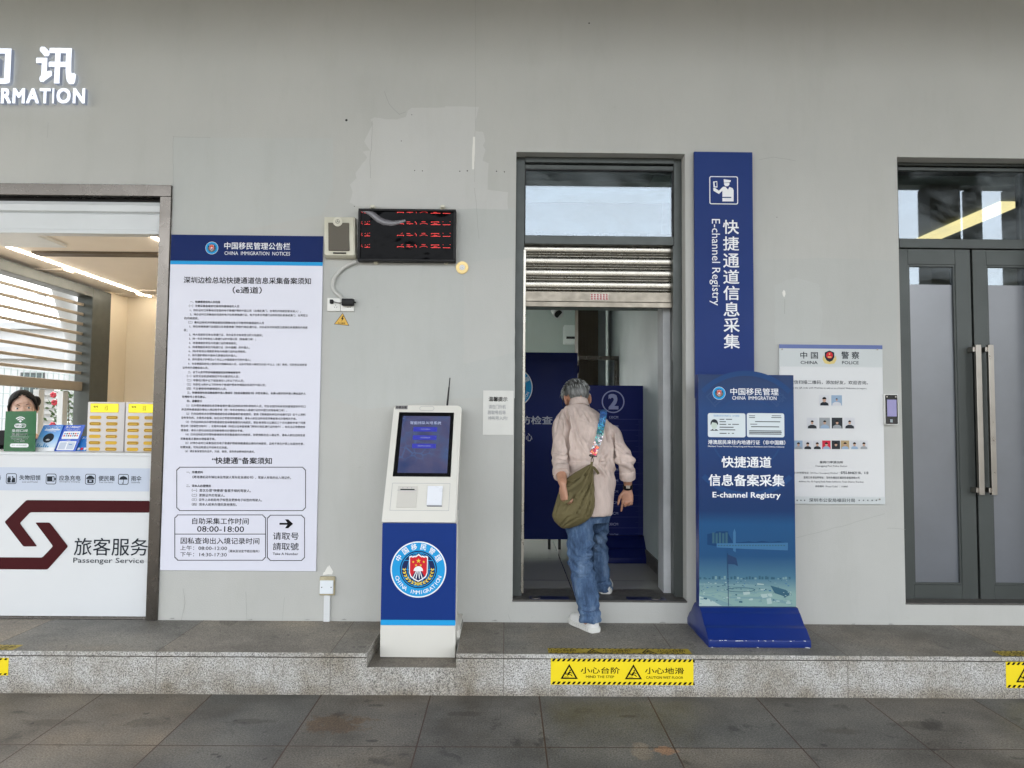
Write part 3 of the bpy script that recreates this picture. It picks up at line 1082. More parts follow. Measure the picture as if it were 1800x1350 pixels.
def emblem(mb, cx, cz, y, r, letters=True):
    """round badge: ring with lettering, globe, shield and wheat ears (materials EMB)"""
    e = .0004
    mb.mi = 0; mb.disc(cx, cz, r, y, 64)
    mb.mi = 1; mb.disc(cx, cz, r * .955, y - e, 64)
    mb.mi = 2; mb.disc(cx, cz, r * .665, y - 2 * e, 48)
    mb.mi = 1
    mb.arc(cx, cz, r * .625, r * .60, 0, 2 * PI, y - 3 * e, 40)
    if letters:
        for q in (.33, .62):
            mb.arc(cx, cz, 0, 0, 0, 1, y - 3 * e, 1)
            pts = [(cx + q * r * .62 * math.cos(t) * 1, cz + r * .6 * math.sin(t)) for t in [k * 2 * PI / 36 for k in range(37)]]
            mb.line(pts, r * .022, y - 3 * e)
        for zz in (-.3, 0, .32):
            hw = math.sqrt(max(0, .6 ** 2 - zz ** 2))
            mb.line([(cx - hw * r, cz + zz * r), (cx + hw * r, cz + zz * r)], r * .022, y - 3.3 * e)
        mb.line([(cx, cz - .6 * r), (cx, cz + .6 * r)], r * .022, y - 3.6 * e)
    # wheat ears
    mb.mi = 4
    for s in (-1, 1):
        for k in range(8 if letters else 5):
            n = 8 if letters else 5
            a = R_(-98 + 92 * k / (n - 1)) if s > 0 else R_(-82 - 92 * k / (n - 1))
            px, pz = cx + .5 * r * math.cos(a), cz + .5 * r * math.sin(a)
            for d in (-.5, .5):
                t = a + s * (PI / 2 + d)
                L, w = r * .125, r * .026
                qx, qz = px + L * math.cos(t), pz + L * math.sin(t)
                nx, nz = -math.sin(t) * w, math.cos(t) * w
                mx, mz = (px + qx) / 2, (pz + qz) / 2
                mb.flat([(px, pz), (mx + nx, mz + nz), (qx, qz), (mx - nx, mz - nz)], y - 4 * e - k * .00002)
    # shield
    def shield(s, dz=0):
        P = [(-.34, .46), (-.25, .50), (-.25, .46), (-.12, .50), (-.12, .47), (0, .56), (.12, .47), (.12, .50), (.25, .46), (.25, .50), (.34, .46), (.335, -.12), (.28, -.26), (.15, -.36), (0, -.44), (-.15, -.36), (-.28, -.26), (-.335, -.12)]
        return [(cx + p[0] * r * s, cz + (p[1] * s + dz) * r) for p in P]
    mb.mi = 0; mb.flat(shield(1.0), y - 6 * e)
    mb.mi = 3; mb.flat(shield(.90, .003), y - 7 * e)
    mb.mi = 2; mb.flat([(cx + p[0] * r, cz + p[1] * r) for p in ((-.20, -.20), (-.15, -.12), (-.12, -.06), (.12, -.06), (.15, -.12), (.22, -.24), (.12, -.33), (0, -.39), (-.12, -.33), (-.22, -.24))], y - 8 * e)
    mb.mi = 0
    mb.flat([(cx + .17 * r * math.cos(t), cz - .05 * r + .17 * r * math.sin(t)) for t in [k * PI / 12 for k in range(13)]], y - 9 * e)
    for a, b in ((-.07, -.19), (-.03, -.08), (.02, .04), (.06, .15)):
        mb.line([(cx + a * r, cz - .05 * r), (cx + (a * .6 + b * .4) * r, cz - .16 * r), (cx + b * r, cz - .32 * r)], r * .03, y - 9.5 * e)
    mb.mi = 4
    star(mb, cx, cz + .31 * r, .09 * r, y - 9 * e)
    for a, b in ((-.19, .27), (.19, .27), (-.085, .155), (.085, .155)):
        star(mb, cx + a * r, cz + b * r, .05 * r, y - 9 * e)
    if letters:
        mb.mi = 0
        for k, ch in enumerate('中国移民管理'):
            a = R_(150 - 24 * k)
            q = .815 * r
            mb.text(ch, cx + q * math.cos(a), cz + q * math.sin(a), y - 2.5 * e, h=r * .21, bold=.02, rot=a - PI / 2)
        s = 'CHINA IMMIGRATION'
        for k, ch in enumerate(s):
            if ch == ' ':
                continue
            a = R_(201 + 138 * k / (len(s) - 1))
            q = .81 * r
            mb.text(ch, cx + q * math.cos(a), cz + q * math.sin(a), y - 2.5 * e, h=r * .135, bold=.01, rot=a + PI / 2)

# ================================================================== ILLUMINATED LETTERS
sign = thing('illuminated_sign', 'white glowing raised letters spelling the inquiry sign high on the wall above the booth', 'sign', tuple(at(60, 130, -.05)))
faceM = glow('letter_face_glow', (.82, .88, 1.0), 0.105)
sideM = glow('letter_return_glow', (.62, .68, .80), .022)
backM = glow('letter_back_glow', (.62, .72, 1.0), 1.5)
def glow_char(ch, x0, x1, yc, h, bold):
    Y = -.075
    a, b = at(x0, yc, Y), at(x1, yc, Y)
    me, bb = text_mesh(ch, 0, .5, 4)
    w = b.x - a.x; hh = h * (Y + 4.5) / F
    sx, sy = (w - 2 * bold) / (bb[2] - bb[0]), (hh - 2 * bold) / (bb[3] - bb[1])
    mb = MB()
    for k, (ox, oz) in enumerate(((-1, -1), (1, -1), (1, 1), (-1, 1), (0, 0), (0, 1), (0, -1), (1, 0), (-1, 0))):
        c = bmesh.new(); c.from_mesh(me)
        for v in c.verts:
            v.co = (a.x + bold + (v.co.x - bb[0]) * sx + ox * bold, -.027 - v.co.z * .028 - k * .00012, (a.z + b.z) / 2 + ((v.co.y - bb[1]) * sy + bold - hh / 2) + oz * bold)
        bmesh.ops.recalc_face_normals(c, faces=c.faces[:])
        for f in c.faces:
            f.normal_update()
            f.material_index = 0 if f.normal.y < -.9 else (2 if f.normal.y > .9 else 1)
        mb.merge(c, None, True)
    mb.build('letter', [faceM, sideM, backM], sign)
glow_char('讯', 57, 128.5, 110, 69, .008)
glow_char('问', -62, 12.5, 110, 69, .008)
def wd(s, x0, x1, yc, h):
    _, bb = text_mesh(s, 0, .5, 4)
    tot = bb[2] - bb[0]
    for k, ch in enumerate(s):
        _, b1 = text_mesh(s[:k + 1], 0, .5, 4)
        _, bc = text_mesh(ch, 0, .5, 4)
        e1 = x0 + (b1[2] - bb[0]) / tot * (x1 - x0)
        glow_char(ch, e1 - (bc[2] - bc[0]) / tot * (x1 - x0), e1, yc, h, .004)
wd('INFORMATION', -84, 144, 164, 28)

# ================================================================== BIG NOTICE BOARD
NB = -.012
X0, X1, Z0, Z1 = RC(291, 413.5, 562, 1003.5, NB)
nb = thing('notice_board', 'tall white notice board with blue header and dense black text between booth and loudspeaker', 'notice board', (X0, NB, Z0))
m = MB()
m.box(X0, X1, NB, -.0005, Z0, Z1, .001, 1)
m.build('board', paint('white_notice_vinyl', (.64, .645, .72), .4, 0, .02, 2), nb)
zs, zs2 = at(430, 459.5, NB).z, at(430, 466, NB).z
m = MB()
m.rect(X0 + .0005, X1 - .0005, zs, Z1 - .0005, NB - .0006)
m.build('header', paint('navy_header_vinyl', (.007, .020, .105), .5, 0, .03, spec=.1), nb)
m = MB()
m.rect(X0 + .0005, X1 - .0005, zs2, zs - .0003, NB - .0006)
m.build('stripe', K['cyan'], nb)
m = MB()
c = at(372.5, 436, NB)
emblem(m, c.x, c.z, NB - .001, .0405, False)
m.build('emblem', EMB, nb)
m = MB()
T = NB - .0012
m.ptext('中国移民管理公告栏', 394.5, 510, 432.5, T, 12.5, .012)
m.ptext('CHINA  IMMIGRATION  NOTICES', 394.5, 510, 445.5, T, 6.4)
m.build('header_lettering', K['white'], nb)
m = MB()
m.ptext('深圳边检总站快捷通道信息采集备案须知', 323, 546.5, 493, T, 11.5, .016)
m.ptext('（e通道）', 409, 460, 510, T, 12, .016)
q4 = 4.3545; q5 = 4.0909
for a, b, y, s, bo in (
    (280, 508, 613, '一、快捷通道适用人员范围', 1), (270, 656, 645, '（一）无需采集备案即可使用快捷通道的人员', 0),
    (278, 1128, 680, '1、持办证时已采集指纹信息的电子普通护照的中国公民（出境赴澳门、台湾的内地居民暂未纳入）。', 0),
    (278, 1180, 712, '2、持办证时已采集指纹信息的电子往来港澳通行证、电子往来台湾通行证和有效赴香港或澳门、台湾签注', 0), (235, 345, 738, '的内地居民。', 0),
    (265, 845, 772, '（二）需向边检机关采集备案指纹图像信息方可使用快捷通道的人员', 0),
    (275, 1178, 805, '1、持往来港澳通行证或因公往来香港澳门特别行政区通行证，并办妥多次有效签注直接往来港澳的内地居', 0), (232, 258, 830, '民；', 0),
    (270, 835, 866, '2、持大陆居民往来台湾通行证，并办妥多次有效签注的大陆居民；', 0), (270, 782, 897, '3、持一年多次有效出入境通行证的中国公民（限备案口岸）；', 0),
    (270, 637, 929, '4、持港澳居民来往内地通行证的港澳居民；', 0), (268, 735, 961, '5、持港澳居民来往内地通行证（非中国籍）的外国人；', 0),
    (268, 708, 992, '6、持5年有效台湾居民来往内地通行证的台湾居民；', 0), (266, 637, 1023, '7、持外国护照和中国永久居留证的外国人；', 0),
    (266, 745, 1055, '8、持外国电子护照及6个月以上中国居留许可的外国人；', 0),
    (264, 1172, 1090, '9、在定期国际航班上服务的中国籍机组人员，以及可免签入境或已办妥1年以上（含）乘务、任职签证或居留', 0), (222, 420, 1117, '证件的外国籍机组人员。', 0),
    (262, 665, 1152, '二、以下人员不符合快捷通道信息采集备案条件', 1), (255, 655, 1183, '（一）证件无法机读或指纹不符合要求的人员；', 0),
    (255, 692, 1215, '（二）年龄在7周岁以下或身高在1.2米以下的人员；', 0), (255, 860, 1247, '（三）年龄在16周岁以下所持电子普通护照未存储指纹信息的中国公民；', 0),
    (252, 560, 1277, '（四）不方便使用快捷通道的人员。', 0),
    (257, 1165, 1311, '三、快捷通道信息采集备案申请人需填写《信息采集授权书》并签名确认，未满16周岁的申请人需由监护人', 1), (218, 400, 1339, '在授权书上签名确认。', 1)):
    m.ptext(s, 270 + a / q4, 270 + b / q4, 390 + y / q4, T, None, .022 if bo else .011)
for a, b, y, s, bo in (
    (240, 348, 61, '四、温馨提示', 1), (235, 1093, 97, '（1）已办理快捷通道信息采集备案并通过边检机关资料审核的人员，可在全国所有具有快捷通道条件的口', 0),
    (200, 960, 125, '岸选择快捷通道办理出入境边检手续（持一年多次有效出入境通行证的中国公民限备案口岸）。', 0),
    (235, 1092, 156, '（2）已向边检机关办理快捷通道信息采集备案的香港居民，更换《港澳居民来往内地通行证》后个人资料', 0),
    (198, 1028, 185, '没有变化的，无需再次备案。如无法正常使用快捷通道，请本人前往边检信息采集备案点办理相关手续。', 0),
    (232, 1092, 215, '（3）已向边检机关办理快捷通道信息采集备案的内地居民，原赴香港签注过期后三个月内重新申请了同类', 0),
    (195, 1090, 244, '签注的（逗留签注除外），无需再次备案（持因公往来香港澳门特别行政区通行证的除外），如无法正常使用快', 0),
    (195, 645, 273, '捷通道，请本人前往边检信息采集备案点办理相关手续。', 0),
    (230, 1090, 304, '（4）已向边检机关办理快捷通道信息采集备案的内地居民，如更换新的出入境证件，请本人前往边检信息', 0), (193, 445, 333, '采集备案点重新办理备案手续。', 0),
    (228, 1082, 366, '（5）对持办证时已采集指纹的电子普通护照经快捷通道出境的内地居民，边检不再在护照上加盖验讫章，', 0),
    (192, 533, 394, '如需加盖，可向边检提出并经核实后加盖。', 0), (226, 728, 424, '（6）请妥善保管您的证件，污迹、破损、变形将会影响您的通关。', 0),
    (236, 355, 573, '一、所需资料', 1), (278, 988, 610, '《粤港澳机动车辆往来及驾驶人驾车批准通知书》、驾驶人有效的出入境证件。', 0), (235, 413, 671, '二、须本人办理情形', 1),
    (275, 700, 705, '（一）首次办理“快捷通”备案手续的驾驶人。', 0), (275, 512, 739, '（二）更换证件的驾驶人。', 0), (275, 780, 772, '（三）证件上未粘贴电子标签及更换电子标签的驾驶人。', 0),
    (275, 598, 805, '（四）须本人前来办理的其他情形。', 0), (540, 760, 1141, '（周末及法定节假日除外）', 0)):
    m.ptext(s, 270 + a / q5, 270 + b / q5, 690 + y / q5, T, None, .022 if bo else .011)
for a, b, y, h, s, bo in ((420, 850, 490, 46, '“快捷通”备案须知', .02), (278, 683, 925, 44, '自助采集工作时间', .008), (313, 650, 982, 40, '08:00-18:00', .005), (195, 760, 1067, 44, '因私查询出入境记录时间', .008),
                          (192, 528, 1118, 32, '上午：08:00-12:00', .004), (192, 526, 1164, 32, '下午：14:30-17:30', .004), (858, 1043, 1032, 52, '请取号', .006), (858, 1043, 1107, 52, '請取號', .006), (857, 1040, 1160, 17, 'Take A Number', .012)):
    m.ptext(s, 270 + a / q5, 270 + b / q5, 690 + y / q5, T, h / q5, bo)
m.build('lettering', K['black'], nb)
m = MB()
def notch_frame(x0, x1, y0, y1, div=None):
    P = lambda x, y: (lambda v: (v.x, v.z))(at(270 + x / q5, 690 + y / q5, T))
    c = 18
    pts = [P(x0 + c, y0), P(x1 - c, y0), P(x1 - c, y0 + 9), P(x1 - 9, y0 + 9), P(x1 - 9, y0 + c), P(x1, y0 + c), P(x1, y1 - c), P(x1 - 9, y1 - c), P(x1 - 9, y1 - 9), P(x1 - c, y1 - 9), P(x1 - c, y1),
           P(x0 + c, y1), P(x0 + c, y1 - 9), P(x0 + 9, y1 - 9), P(x0 + 9, y1 - c), P(x0, y1 - c), P(x0, y0 + c), P(x0 + 9, y0 + c), P(x0 + 9, y0 + 9), P(x0 + c, y0 + 9), P(x0 + c, y0)]
    m.line(pts, .0042, T)
    if div:
        m.line([P(x0, div), P(x1, div)], .0042, T - .0001)
notch_frame(166, 1093, 537, 849)
notch_frame(152, 805, 880, 1206, 1018)
notch_frame(818, 1085, 882, 1208)
P = lambda x, y: (lambda v: (v.x, v.z))(at(270 + x / q5, 690 + y / q5, T))
m.flat([P(*q) for q in ((905, 937), (962, 937), (945, 912), (968, 912), (1003, 944), (968, 976), (945, 976), (962, 951), (905, 951))], T)
m.build('ruled_box', K['black'], nb)

# ================================================================== WALL SPEAKER
X0, X1, Z0, Z1 = RC(569, 381, 622, 452, -.05)
sp = thing('wall_speaker', 'cream wall loudspeaker with brown grille and round badge beside the black display', 'loudspeaker', ((X0 + X1) / 2, 0, Z0))
creamM = paint('aged_cream_plastic', (.60, .58, .47), .45, 0, .06, 6)
m = MB()
rings = []
for t, d in ((0, .035), (.05, .055), (.5, .062), (.97, .048), (1, .04)):
    zz = Z0 + (Z1 - Z0) * t
    sk = .010 * (1 - t)
    rings.append([(X0 + sk, -d, zz), (X1 + sk, -d, zz), (X1 + sk + .004, -.0, zz), (X0 + sk - .004, -.0, zz)])
m.loft(rings)
bmesh.ops.bevel(m.bm, geom=[e for e in m.bm.edges if abs(e.verts[0].co.z - e.verts[1].co.z) > .01 and e.verts[0].co.y < -.02], offset=.006, segments=2, affect='EDGES')
m.build('case', creamM, sp, smooth=40)
m = MB()
g0, g1, h0, h1 = RC(576.5, 391.5, 613, 440.5, -.066)
m.plate([(g0, h1), (g1 - .002, h1), (g1 + .006, h0 + .006), (g1 + .002, h0), (g0 + .008, h0), (g0 + .005, h0 + .006)], -.0665, -.052)
gm = NT('perforated_brown_grille')
vo = gm.n('TexVoronoi', feature='F1')
vo.inputs['Scale'].default_value = 1
vo.inputs['Randomness'].default_value = 0
gm.l(gm.mapped((200, 1, 200)), vo.inputs['Vector'])
gm.set(Base_Color=gm.mix(gm.noise(30, 4), gm.ramp(vo.outputs['Distance'], [(.28, (.015, .012, .01)), (.4, (.12, .105, .075))]), (.10, .085, .06)), Roughness=.6)
m.build('grille', gm.m, sp)
m = MB()
c = at(593.5, 389.5, -.07)
m.cyl((c.x, -.066, c.z), .030, .008, 'Y', 28, bev=.002)
m.build('badge', creamM, sp, smooth=40)
m = MB()
m.arc(c.x, c.z, .0135, .0115, 0, 2 * PI, -.0712, 24)
for k in range(3):
    a = PI / 2 + k * 2 * PI / 3
    m.flat([(c.x + .012 * math.cos(a), c.z + .012 * math.sin(a)), (c.x + .003 * math.cos(a + 1), c.z + .003 * math.sin(a + 1)), (c.x + .003 * math.cos(a - 1), c.z + .003 * math.sin(a - 1))], -.0713)
m.build('badge_mark', K['black'], sp)
m = MB()
a, b = at(585.5, 444.5, -.064), at(608, 445, -.064)
m.box(a.x, b.x, -.0655, -.05, a.z - .0035, a.z + .0035)
m.build('slot', K['black'], sp)

# ================================================================== LED DISPLAY
X0, X1, Z0, Z1 = RC(629, 367, 801, 459, -.06)
ld = thing('led_display', 'black queue display with rows of red lights and wrinkled film, above the power socket', 'display', ((X0 + X1) / 2, 0, Z0))
m = MB()
bz = .014
m.box(X0, X1, -.06, -.005, Z1 - bz, Z1, .002, 1); m.box(X0, X1, -.06, -.005, Z0, Z0 + bz, .002, 1)
m.box(X0, X0 + bz, -.06, -.005, Z0 + bz, Z1 - bz); m.box(X1 - bz, X1, -.06, -.005, Z0 + bz, Z1 - bz)
m.box(X0 + bz, X1 - bz, -.04, -.006, Z0 + bz, Z1 - bz)
m.build('case', MT['black'], ld)
film = NT('wrinkled_plastic_film')
w1 = film.noise(2.6, 1, .4, vec=film.mapped((1, 1, 1.8), rot=(0, .6, 0)), dist=1.2)
wv = film.n('TexWave', wave_type='RINGS', rings_direction='Y')
wv.inputs['Scale'].default_value = 5
wv.inputs['Distortion'].default_value = 5
wv.inputs['Detail'].default_value = 1
film.l(film.mapped(loc=(-.1, 0, .1)), wv.inputs['Vector'])
film.set(Base_Color=(.003, .003, .0035), Roughness=.1, IOR=1.12)
film.bump(film.math('ADD', film.math('MULTIPLY', w1, 1.2), film.math('MULTIPLY', wv.outputs['Fac'], .05)), .28, .03)
m = MB()
m.box(X0 + bz, X1 - bz, -.046, -.0405, Z0 + bz, Z1 - bz)
m.build('screen', film.m, ld)
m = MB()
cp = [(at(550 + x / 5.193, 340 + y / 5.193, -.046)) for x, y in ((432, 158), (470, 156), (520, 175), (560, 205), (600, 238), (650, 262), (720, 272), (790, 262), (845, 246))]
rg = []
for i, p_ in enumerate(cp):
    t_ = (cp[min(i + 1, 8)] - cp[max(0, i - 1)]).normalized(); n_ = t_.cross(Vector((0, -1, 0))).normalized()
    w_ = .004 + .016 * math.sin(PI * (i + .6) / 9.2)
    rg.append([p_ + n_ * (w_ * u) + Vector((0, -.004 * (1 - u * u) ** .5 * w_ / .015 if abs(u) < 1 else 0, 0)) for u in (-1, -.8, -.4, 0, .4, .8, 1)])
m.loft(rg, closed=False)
flm = NT('film_fold_sky_sheen'); flm.set(Base_Color=(.13, .125, .135), Roughness=.3, IOR=1.6)  # pale base colour stands in for sky reflected along the fold
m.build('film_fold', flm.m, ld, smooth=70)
led = glow('red_led', (1, .035, .03), .095)
m = MB()
YL = -.0468
def seg(x0, x1, y, h=5):
    a, b = at(550 + x0 / 5.193, 340 + y / 5.193, YL), at(550 + x1 / 5.193, 340 + y / 5.193, YL)
    n = max(1, int((b.x - a.x) / .0042))
    hh = h / 5.193 * 4.45 / F
    for k in range(n):
        xx = a.x + (b.x - a.x) * (k + .5) / n
        zz = a.z + (b.z - a.z) * (k + .5) / n
        for r in range(max(1, round(hh / .0045))):
            m.rect(xx - .0017, xx + .0017, zz - r * .0044 - .0017, zz - r * .0044 + .0017, YL)
def led_row(y, first):
    seg(470, 522, y + 6, 6); seg(490, 503, y - 2, 6)
    seg(440, 446, y - 4); seg(447, 456, y + 2)
    seg(768, 830, y, 5); seg(768, 774, y + 5, 8); seg(824, 830, y + 5, 8)
    seg(855, 915, y, 6); seg(880, 890, y + 6)
    seg(941, 947, y - 8, 22)
    for k in range(8):
        x = 975 + k * 9.2
        seg(x, x + 9, y + 6 - 11 * math.sin(PI * (k + .5) / 8), 5)
    seg(1075, 1165, y + 9, 6); seg(1100, 1135, y + 2, 5); seg(1108, 1118, y - 4)
    seg(1185, 1255, y + 10, 4)
    if not first:
        seg(444, 450, y - 16); seg(474, 480, y - 16); seg(498, 505, y - 18); seg(514, 520, y - 20)
        seg(804, 812, y - 16); seg(815, 822, y - 20); seg(855, 888, y - 16, 4); seg(930, 938, y - 18, 10)
        seg(992, 1028, y - 18, 9); seg(1078, 1152, y - 16, 4); seg(1078, 1084, y - 12, 6); seg(1146, 1152, y - 12, 6)
        seg(1186, 1190, y - 18); seg(1250, 1255, y - 18)
led_row(172, True)
for y in (276, 382, 486):
    led_row(y, False)
m.build('red_lights', led, ld)
for a in (655, 778):
    for yy, s in ((365, 1), (460.5, -1)):
        m = MB()
        v = at(a + (0 if s > 0 else 6), yy, -.01)
        m.cyl((v.x, -.009, v.z), .018, .004, 'Y', 16)
        m.box(v.x - .012, v.x + .012, -.03, -.012, v.z - .006, v.z + .008, .002, 1)
        m.cyl((v.x - .008, -.012, v.z + s * .01), .004, .014, 'Y', 10)
        m.cyl((v.x + .008, -.012, v.z + s * .01), .004, .014, 'Y', 10)
        m.build('bracket', creamM, ld)

# conduit, sockets, adapter, sticker, disc
pts = [(626, 460), (612, 466), (600, 474), (589, 487), (585, 500), (587, 509), (593, 517), (600, 523), (602, 530)]
fine = []
for k in range(len(pts) - 1):
    p0, p1, p2, p3 = (pts[max(0, k - 1)], pts[k], pts[k + 1], pts[min(len(pts) - 1, k + 2)])
    for j in range(8):
        t = j / 8
        fine.append(tuple(.5 * ((2 * p1[i]) + (-p0[i] + p2[i]) * t + (2 * p0[i] - 5 * p1[i] + 4 * p2[i] - p3[i]) * t * t + (-p0[i] + 3 * p1[i] - 3 * p2[i] + p3[i]) * t ** 3) for i in (0, 1)))
m = MB()
m.tube([at(a, b, -.016) for a, b in fine], [.0125 if k % 2 else .0108 for k in range(len(fine))], 10)
tag(m.build('cable_conduit', paint('grey_corrugated_pipe', (.50, .50, .47), .5, 0, .08, 20), smooth=60), 'grey corrugated pipe curving from the black display down to the socket', 'conduit')
X0, X1, Z0, Z1 = RC(575, 524, 622, 547, -.015)
sk = thing('power_socket', 'white double wall socket with a small black plug under the loudspeaker', 'socket', ((X0 + X1) / 2, 0, Z0))
whiteP = paint('white_socket_plastic', (.72, .72, .68), .35, 0, .03)
xm = (X0 + X1) / 2
for a, b in ((X0, xm - .0008), (xm + .0008, X1)):
    m = MB()
    m.box(a, b, -.014, -.0005, Z0, Z1, .003, 2)
    pl = m.build('face_plate', whiteP, sk, smooth=40)
    m = MB()
    cx, cz = (a + b) / 2 + .012, Z0 + .03
    for dx, dz, rt_ in ((0, .008, 0), (-.007, -.005, .6), (.007, -.005, -.6)):
        c_, s_ = math.cos(rt_), math.sin(rt_)
        m.flat([(cx + dx + u * c_ - v * s_, cz + dz + u * s_ + v * c_) for u, v in ((-.0012, -.004), (.0012, -.004), (.0012, .004), (-.0012, .004))], -.0143)
    m.build('pin_holes', K['black'], pl)
m = MB()
v = at(582.5, 530, -.03)
m.box(v.x - .011, v.x + .011, -.035, -.0145, v.z - .013, v.z + .013, .004, 2)
a = at(604, 531, -.03)
m.tube([(v.x + .01, -.028, v.z), (v.x + .035, -.024, v.z - .006), (v.x + .05, -.024, v.z - .008), (a.x - .005, -.03, a.z - .002)], .0022, 8)
tag(m.build('plug', MT['black'], smooth=50), 'small black plug with thin lead in the left half of the white double socket', 'plug')
m = MB()
X0, X1, Z0, Z1 = RC(600, 524.5, 621.5, 537, -.045)
m.box(X0, X1, -.048, -.0145, Z0, Z1, .006, 2)
m.cyl((X1 + .006, -.03, (Z0 + Z1) / 2), .005, .012, 'X', 10)
tag(m.build('power_adapter', MT['black'], smooth=50), 'black block power adapter plugged into the right half of the white socket', 'power adapter')
m = MB()
V3 = lambda x, y, Y=-.001: (lambda v: (v.x, v.z))(at(550 + x / 5.193, 340 + y / 5.193, Y))
m.mi = 0; m.plate([V3(272, 1090), V3(332, 1208), V3(193, 1194)], -.0012, -.0002)
m.mi = 1; m.flat([V3(272, 1097), V3(325, 1203), V3(200, 1191)], -.0016)
m.mi = 0
m.flat([V3(274, 1115), V3(258, 1148), V3(268, 1150), V3(256, 1172), V3(284, 1140), V3(272, 1138), V3(284, 1117)], -.002)
v = at(550 + 262 / 5.193, 340 + 1185 / 5.193, 0)
m.text('当心触电', v.x, v.z, -.002, w=.046, h=.0115, bold=.01)
tag(m.build('warning_sticker', [K['black'], paint('orange_yellow_sticker', (.68, .40, .05), .5, 0, .05)]), 'yellow triangular electric shock warning sticker below the white double socket', 'sticker')
c = at(812.5, 470.5, -.01)
bd = thing('wall_bell', 'round brass coloured disc with white centre right of the black display', 'bell', (c.x, 0, c.z))
m = MB(); m.cyl((c.x, -.008, c.z), .040, .016, 'Y', 36, bev=.004)
m.build('disc', paint('satin_brass', (.50, .38, .17), .38, .7, .05), bd, smooth=40)
m = MB(); m.cyl((c.x, -.0165, c.z), .018, .004, 'Y', 24, bev=.001); m.build('button', whiteP, bd, smooth=40)
m = MB(); m.arc(c.x, c.z, .0135, .012, 0, 2 * PI, -.0188, 20); m.text('●', c.x, c.z, -.0188, h=.006); m.build('ring_mark', K['grey'], bd)

# low junction box with trunking, torn paper above it
v0, v1 = at(561, 1047, -.02), at(588.5, 1014, -.02)
jb = thing('junction_box', 'low white junction box in tan plaster rim with white trunking to the floor', 'junction box', ((v0.x + v1.x) / 2, 0, PZ))
m = MB()
m.box(v0.x, v1.x, -.018, -.0005, v0.z, v1.z, .004, 2)
m.build('rim', paint('tan_plaster_rim', (.42, .37, .24), .8, 0, .25, 30), jb, smooth=40)
m = MB()
X0, X1, Z0, Z1 = RC(562, 1020.5, 585.5, 1044, -.028)
m.box(X0, X1, -.03, -.0185, Z0, Z1, .002, 1)
m.build('cover_plate', paint('white_blank_plate', (.70, .74, .77), .35, 0, .02), jb)
m = MB()
for a in (565.5, 582):
    v = at(a, 1032.5, -.031)
    m.cyl((v.x, -.0305, v.z), .0035, .002, 'Y', 10)
m.build('screw', MT['frame'], jb)
m = MB()
a, b = at(569, 1070, -.02), at(579.7, 1070, -.02)
m.box(a.x - .001, b.x, -.02, -.0005, PZ, v0.z - .0005, .002, 1)
m.build('trunking', MT['counter'], jb)
m = MB()
qq = 80 / 900
m.plate([(lambda v: (v.x, v.z))(at(520 + a * qq, 980 + b * qq, -.002)) for a, b in ((530, 350), (550, 290), (575, 285), (578, 265), (610, 210), (640, 165), (645, 190), (658, 145), (690, 195), (715, 235), (735, 275), (725, 310), (715, 335), (640, 332))], -.0022, -.0003)
tag(m.build('torn_paper', MT['torn']), 'torn white paper scrap on the wall above the junction box', 'paper')

# paper notice beside the doorway
X0, X1, Z0, Z1 = RC(849, 686.5, 902.5, 764.5, -.004)
pn = thing('paper_notice', 'small white paper notice with grey handwriting taped left of the shuttered doorway', 'notice', (X0, 0, Z0))
m = MB()
nx = 8
for k in range(nx):
    a, b = X0 + (X1 - X0) * k / nx, X0 + (X1 - X0) * (k + 1) / nx
    ya, yb = -.003 - .002 * math.sin(k * 1.3), -.003 - .002 * math.sin((k + 1) * 1.3)
    m.quad((a, ya, Z0), (b, yb, Z0), (b, yb - .001, Z1), (a, ya - .001, Z1))
bmesh.ops.remove_doubles(m.bm, verts=m.bm.verts[:], dist=1e-6)
m.build('sheet', paint('white_paper', (.62, .62, .58), .75, 0, .03), pn, smooth=80)
m = MB()
m.ptext('温馨提示', 859, 892, 701.5, -.0072, 8, .012)
m.build('heading', K['black'], pn)
m = MB()
m.ptext('请在门外机', 859, 889, 715, -.0072, 7); m.ptext('器取号后等', 857, 889, 725, -.0072, 7); m.ptext('待叫号入内!', 858, 892, 735, -.0072, 7)
m.build('lettering', K['grey'], pn)

# ================================================================== TALL WALL BANNER
BY_ = -.035
X0, X1, Z0, Z1 = RC(1221.3, 267, 1324.5, 700, BY_)
bn = thing('wall_banner', 'tall narrow blue vertical sign board with officer pictogram, right of the doorway', 'sign', (X0, 0, Z0))
m = MB(); m.box(X0, X1, BY_, BY_ + .018, Z0, Z1, .001, 1); m.box(X0 + .02, X1 - .02, BY_ + .0185, -.0005, Z0 + .05, Z1 - .05)
m.build('panel', paint('royal_blue_panel', (.015, .037, .160), .45, 0, .08, 1.5, spec=.12), bn)
T = BY_ - .001
m = MB()
for ch, y in zip('快捷通道信息采集', (399, 428, 458, 486.5, 515, 543.5, 571.5, 600)):
    m.ptext(ch, 1271 + (y - 399) * .008, 1298.5 + (y - 399) * .008, y, T, 25, .014)
v = at(1256.5, 460, T)
a, b = at(1256, 385, T), at(1256, 537, T)
m.text('E-channel Registry', v.x, (a.z + b.z) / 2, T, w=a.z - b.z, rot=-PI / 2)
m.build('lettering', K['white'], bn)
m = MB()
q = 691 / 220
PP = lambda x, y: (lambda v: (v.x, v.z))(at(1200 + x / q, 250 + y / q, T))
xa, za = PP(148, 342); xb, zb = PP(305, 189)
for r_, c_ in ((0, 0),):
    w_ = .006
    m.rrect(xa, xb, za, zb, .012, T)
m.mi = 1
m.rrect(xa + .0055, xb - .0055, za + .0055, zb - .0055, .008, T - .0003)
m.mi = 0
T2 = T - .0006
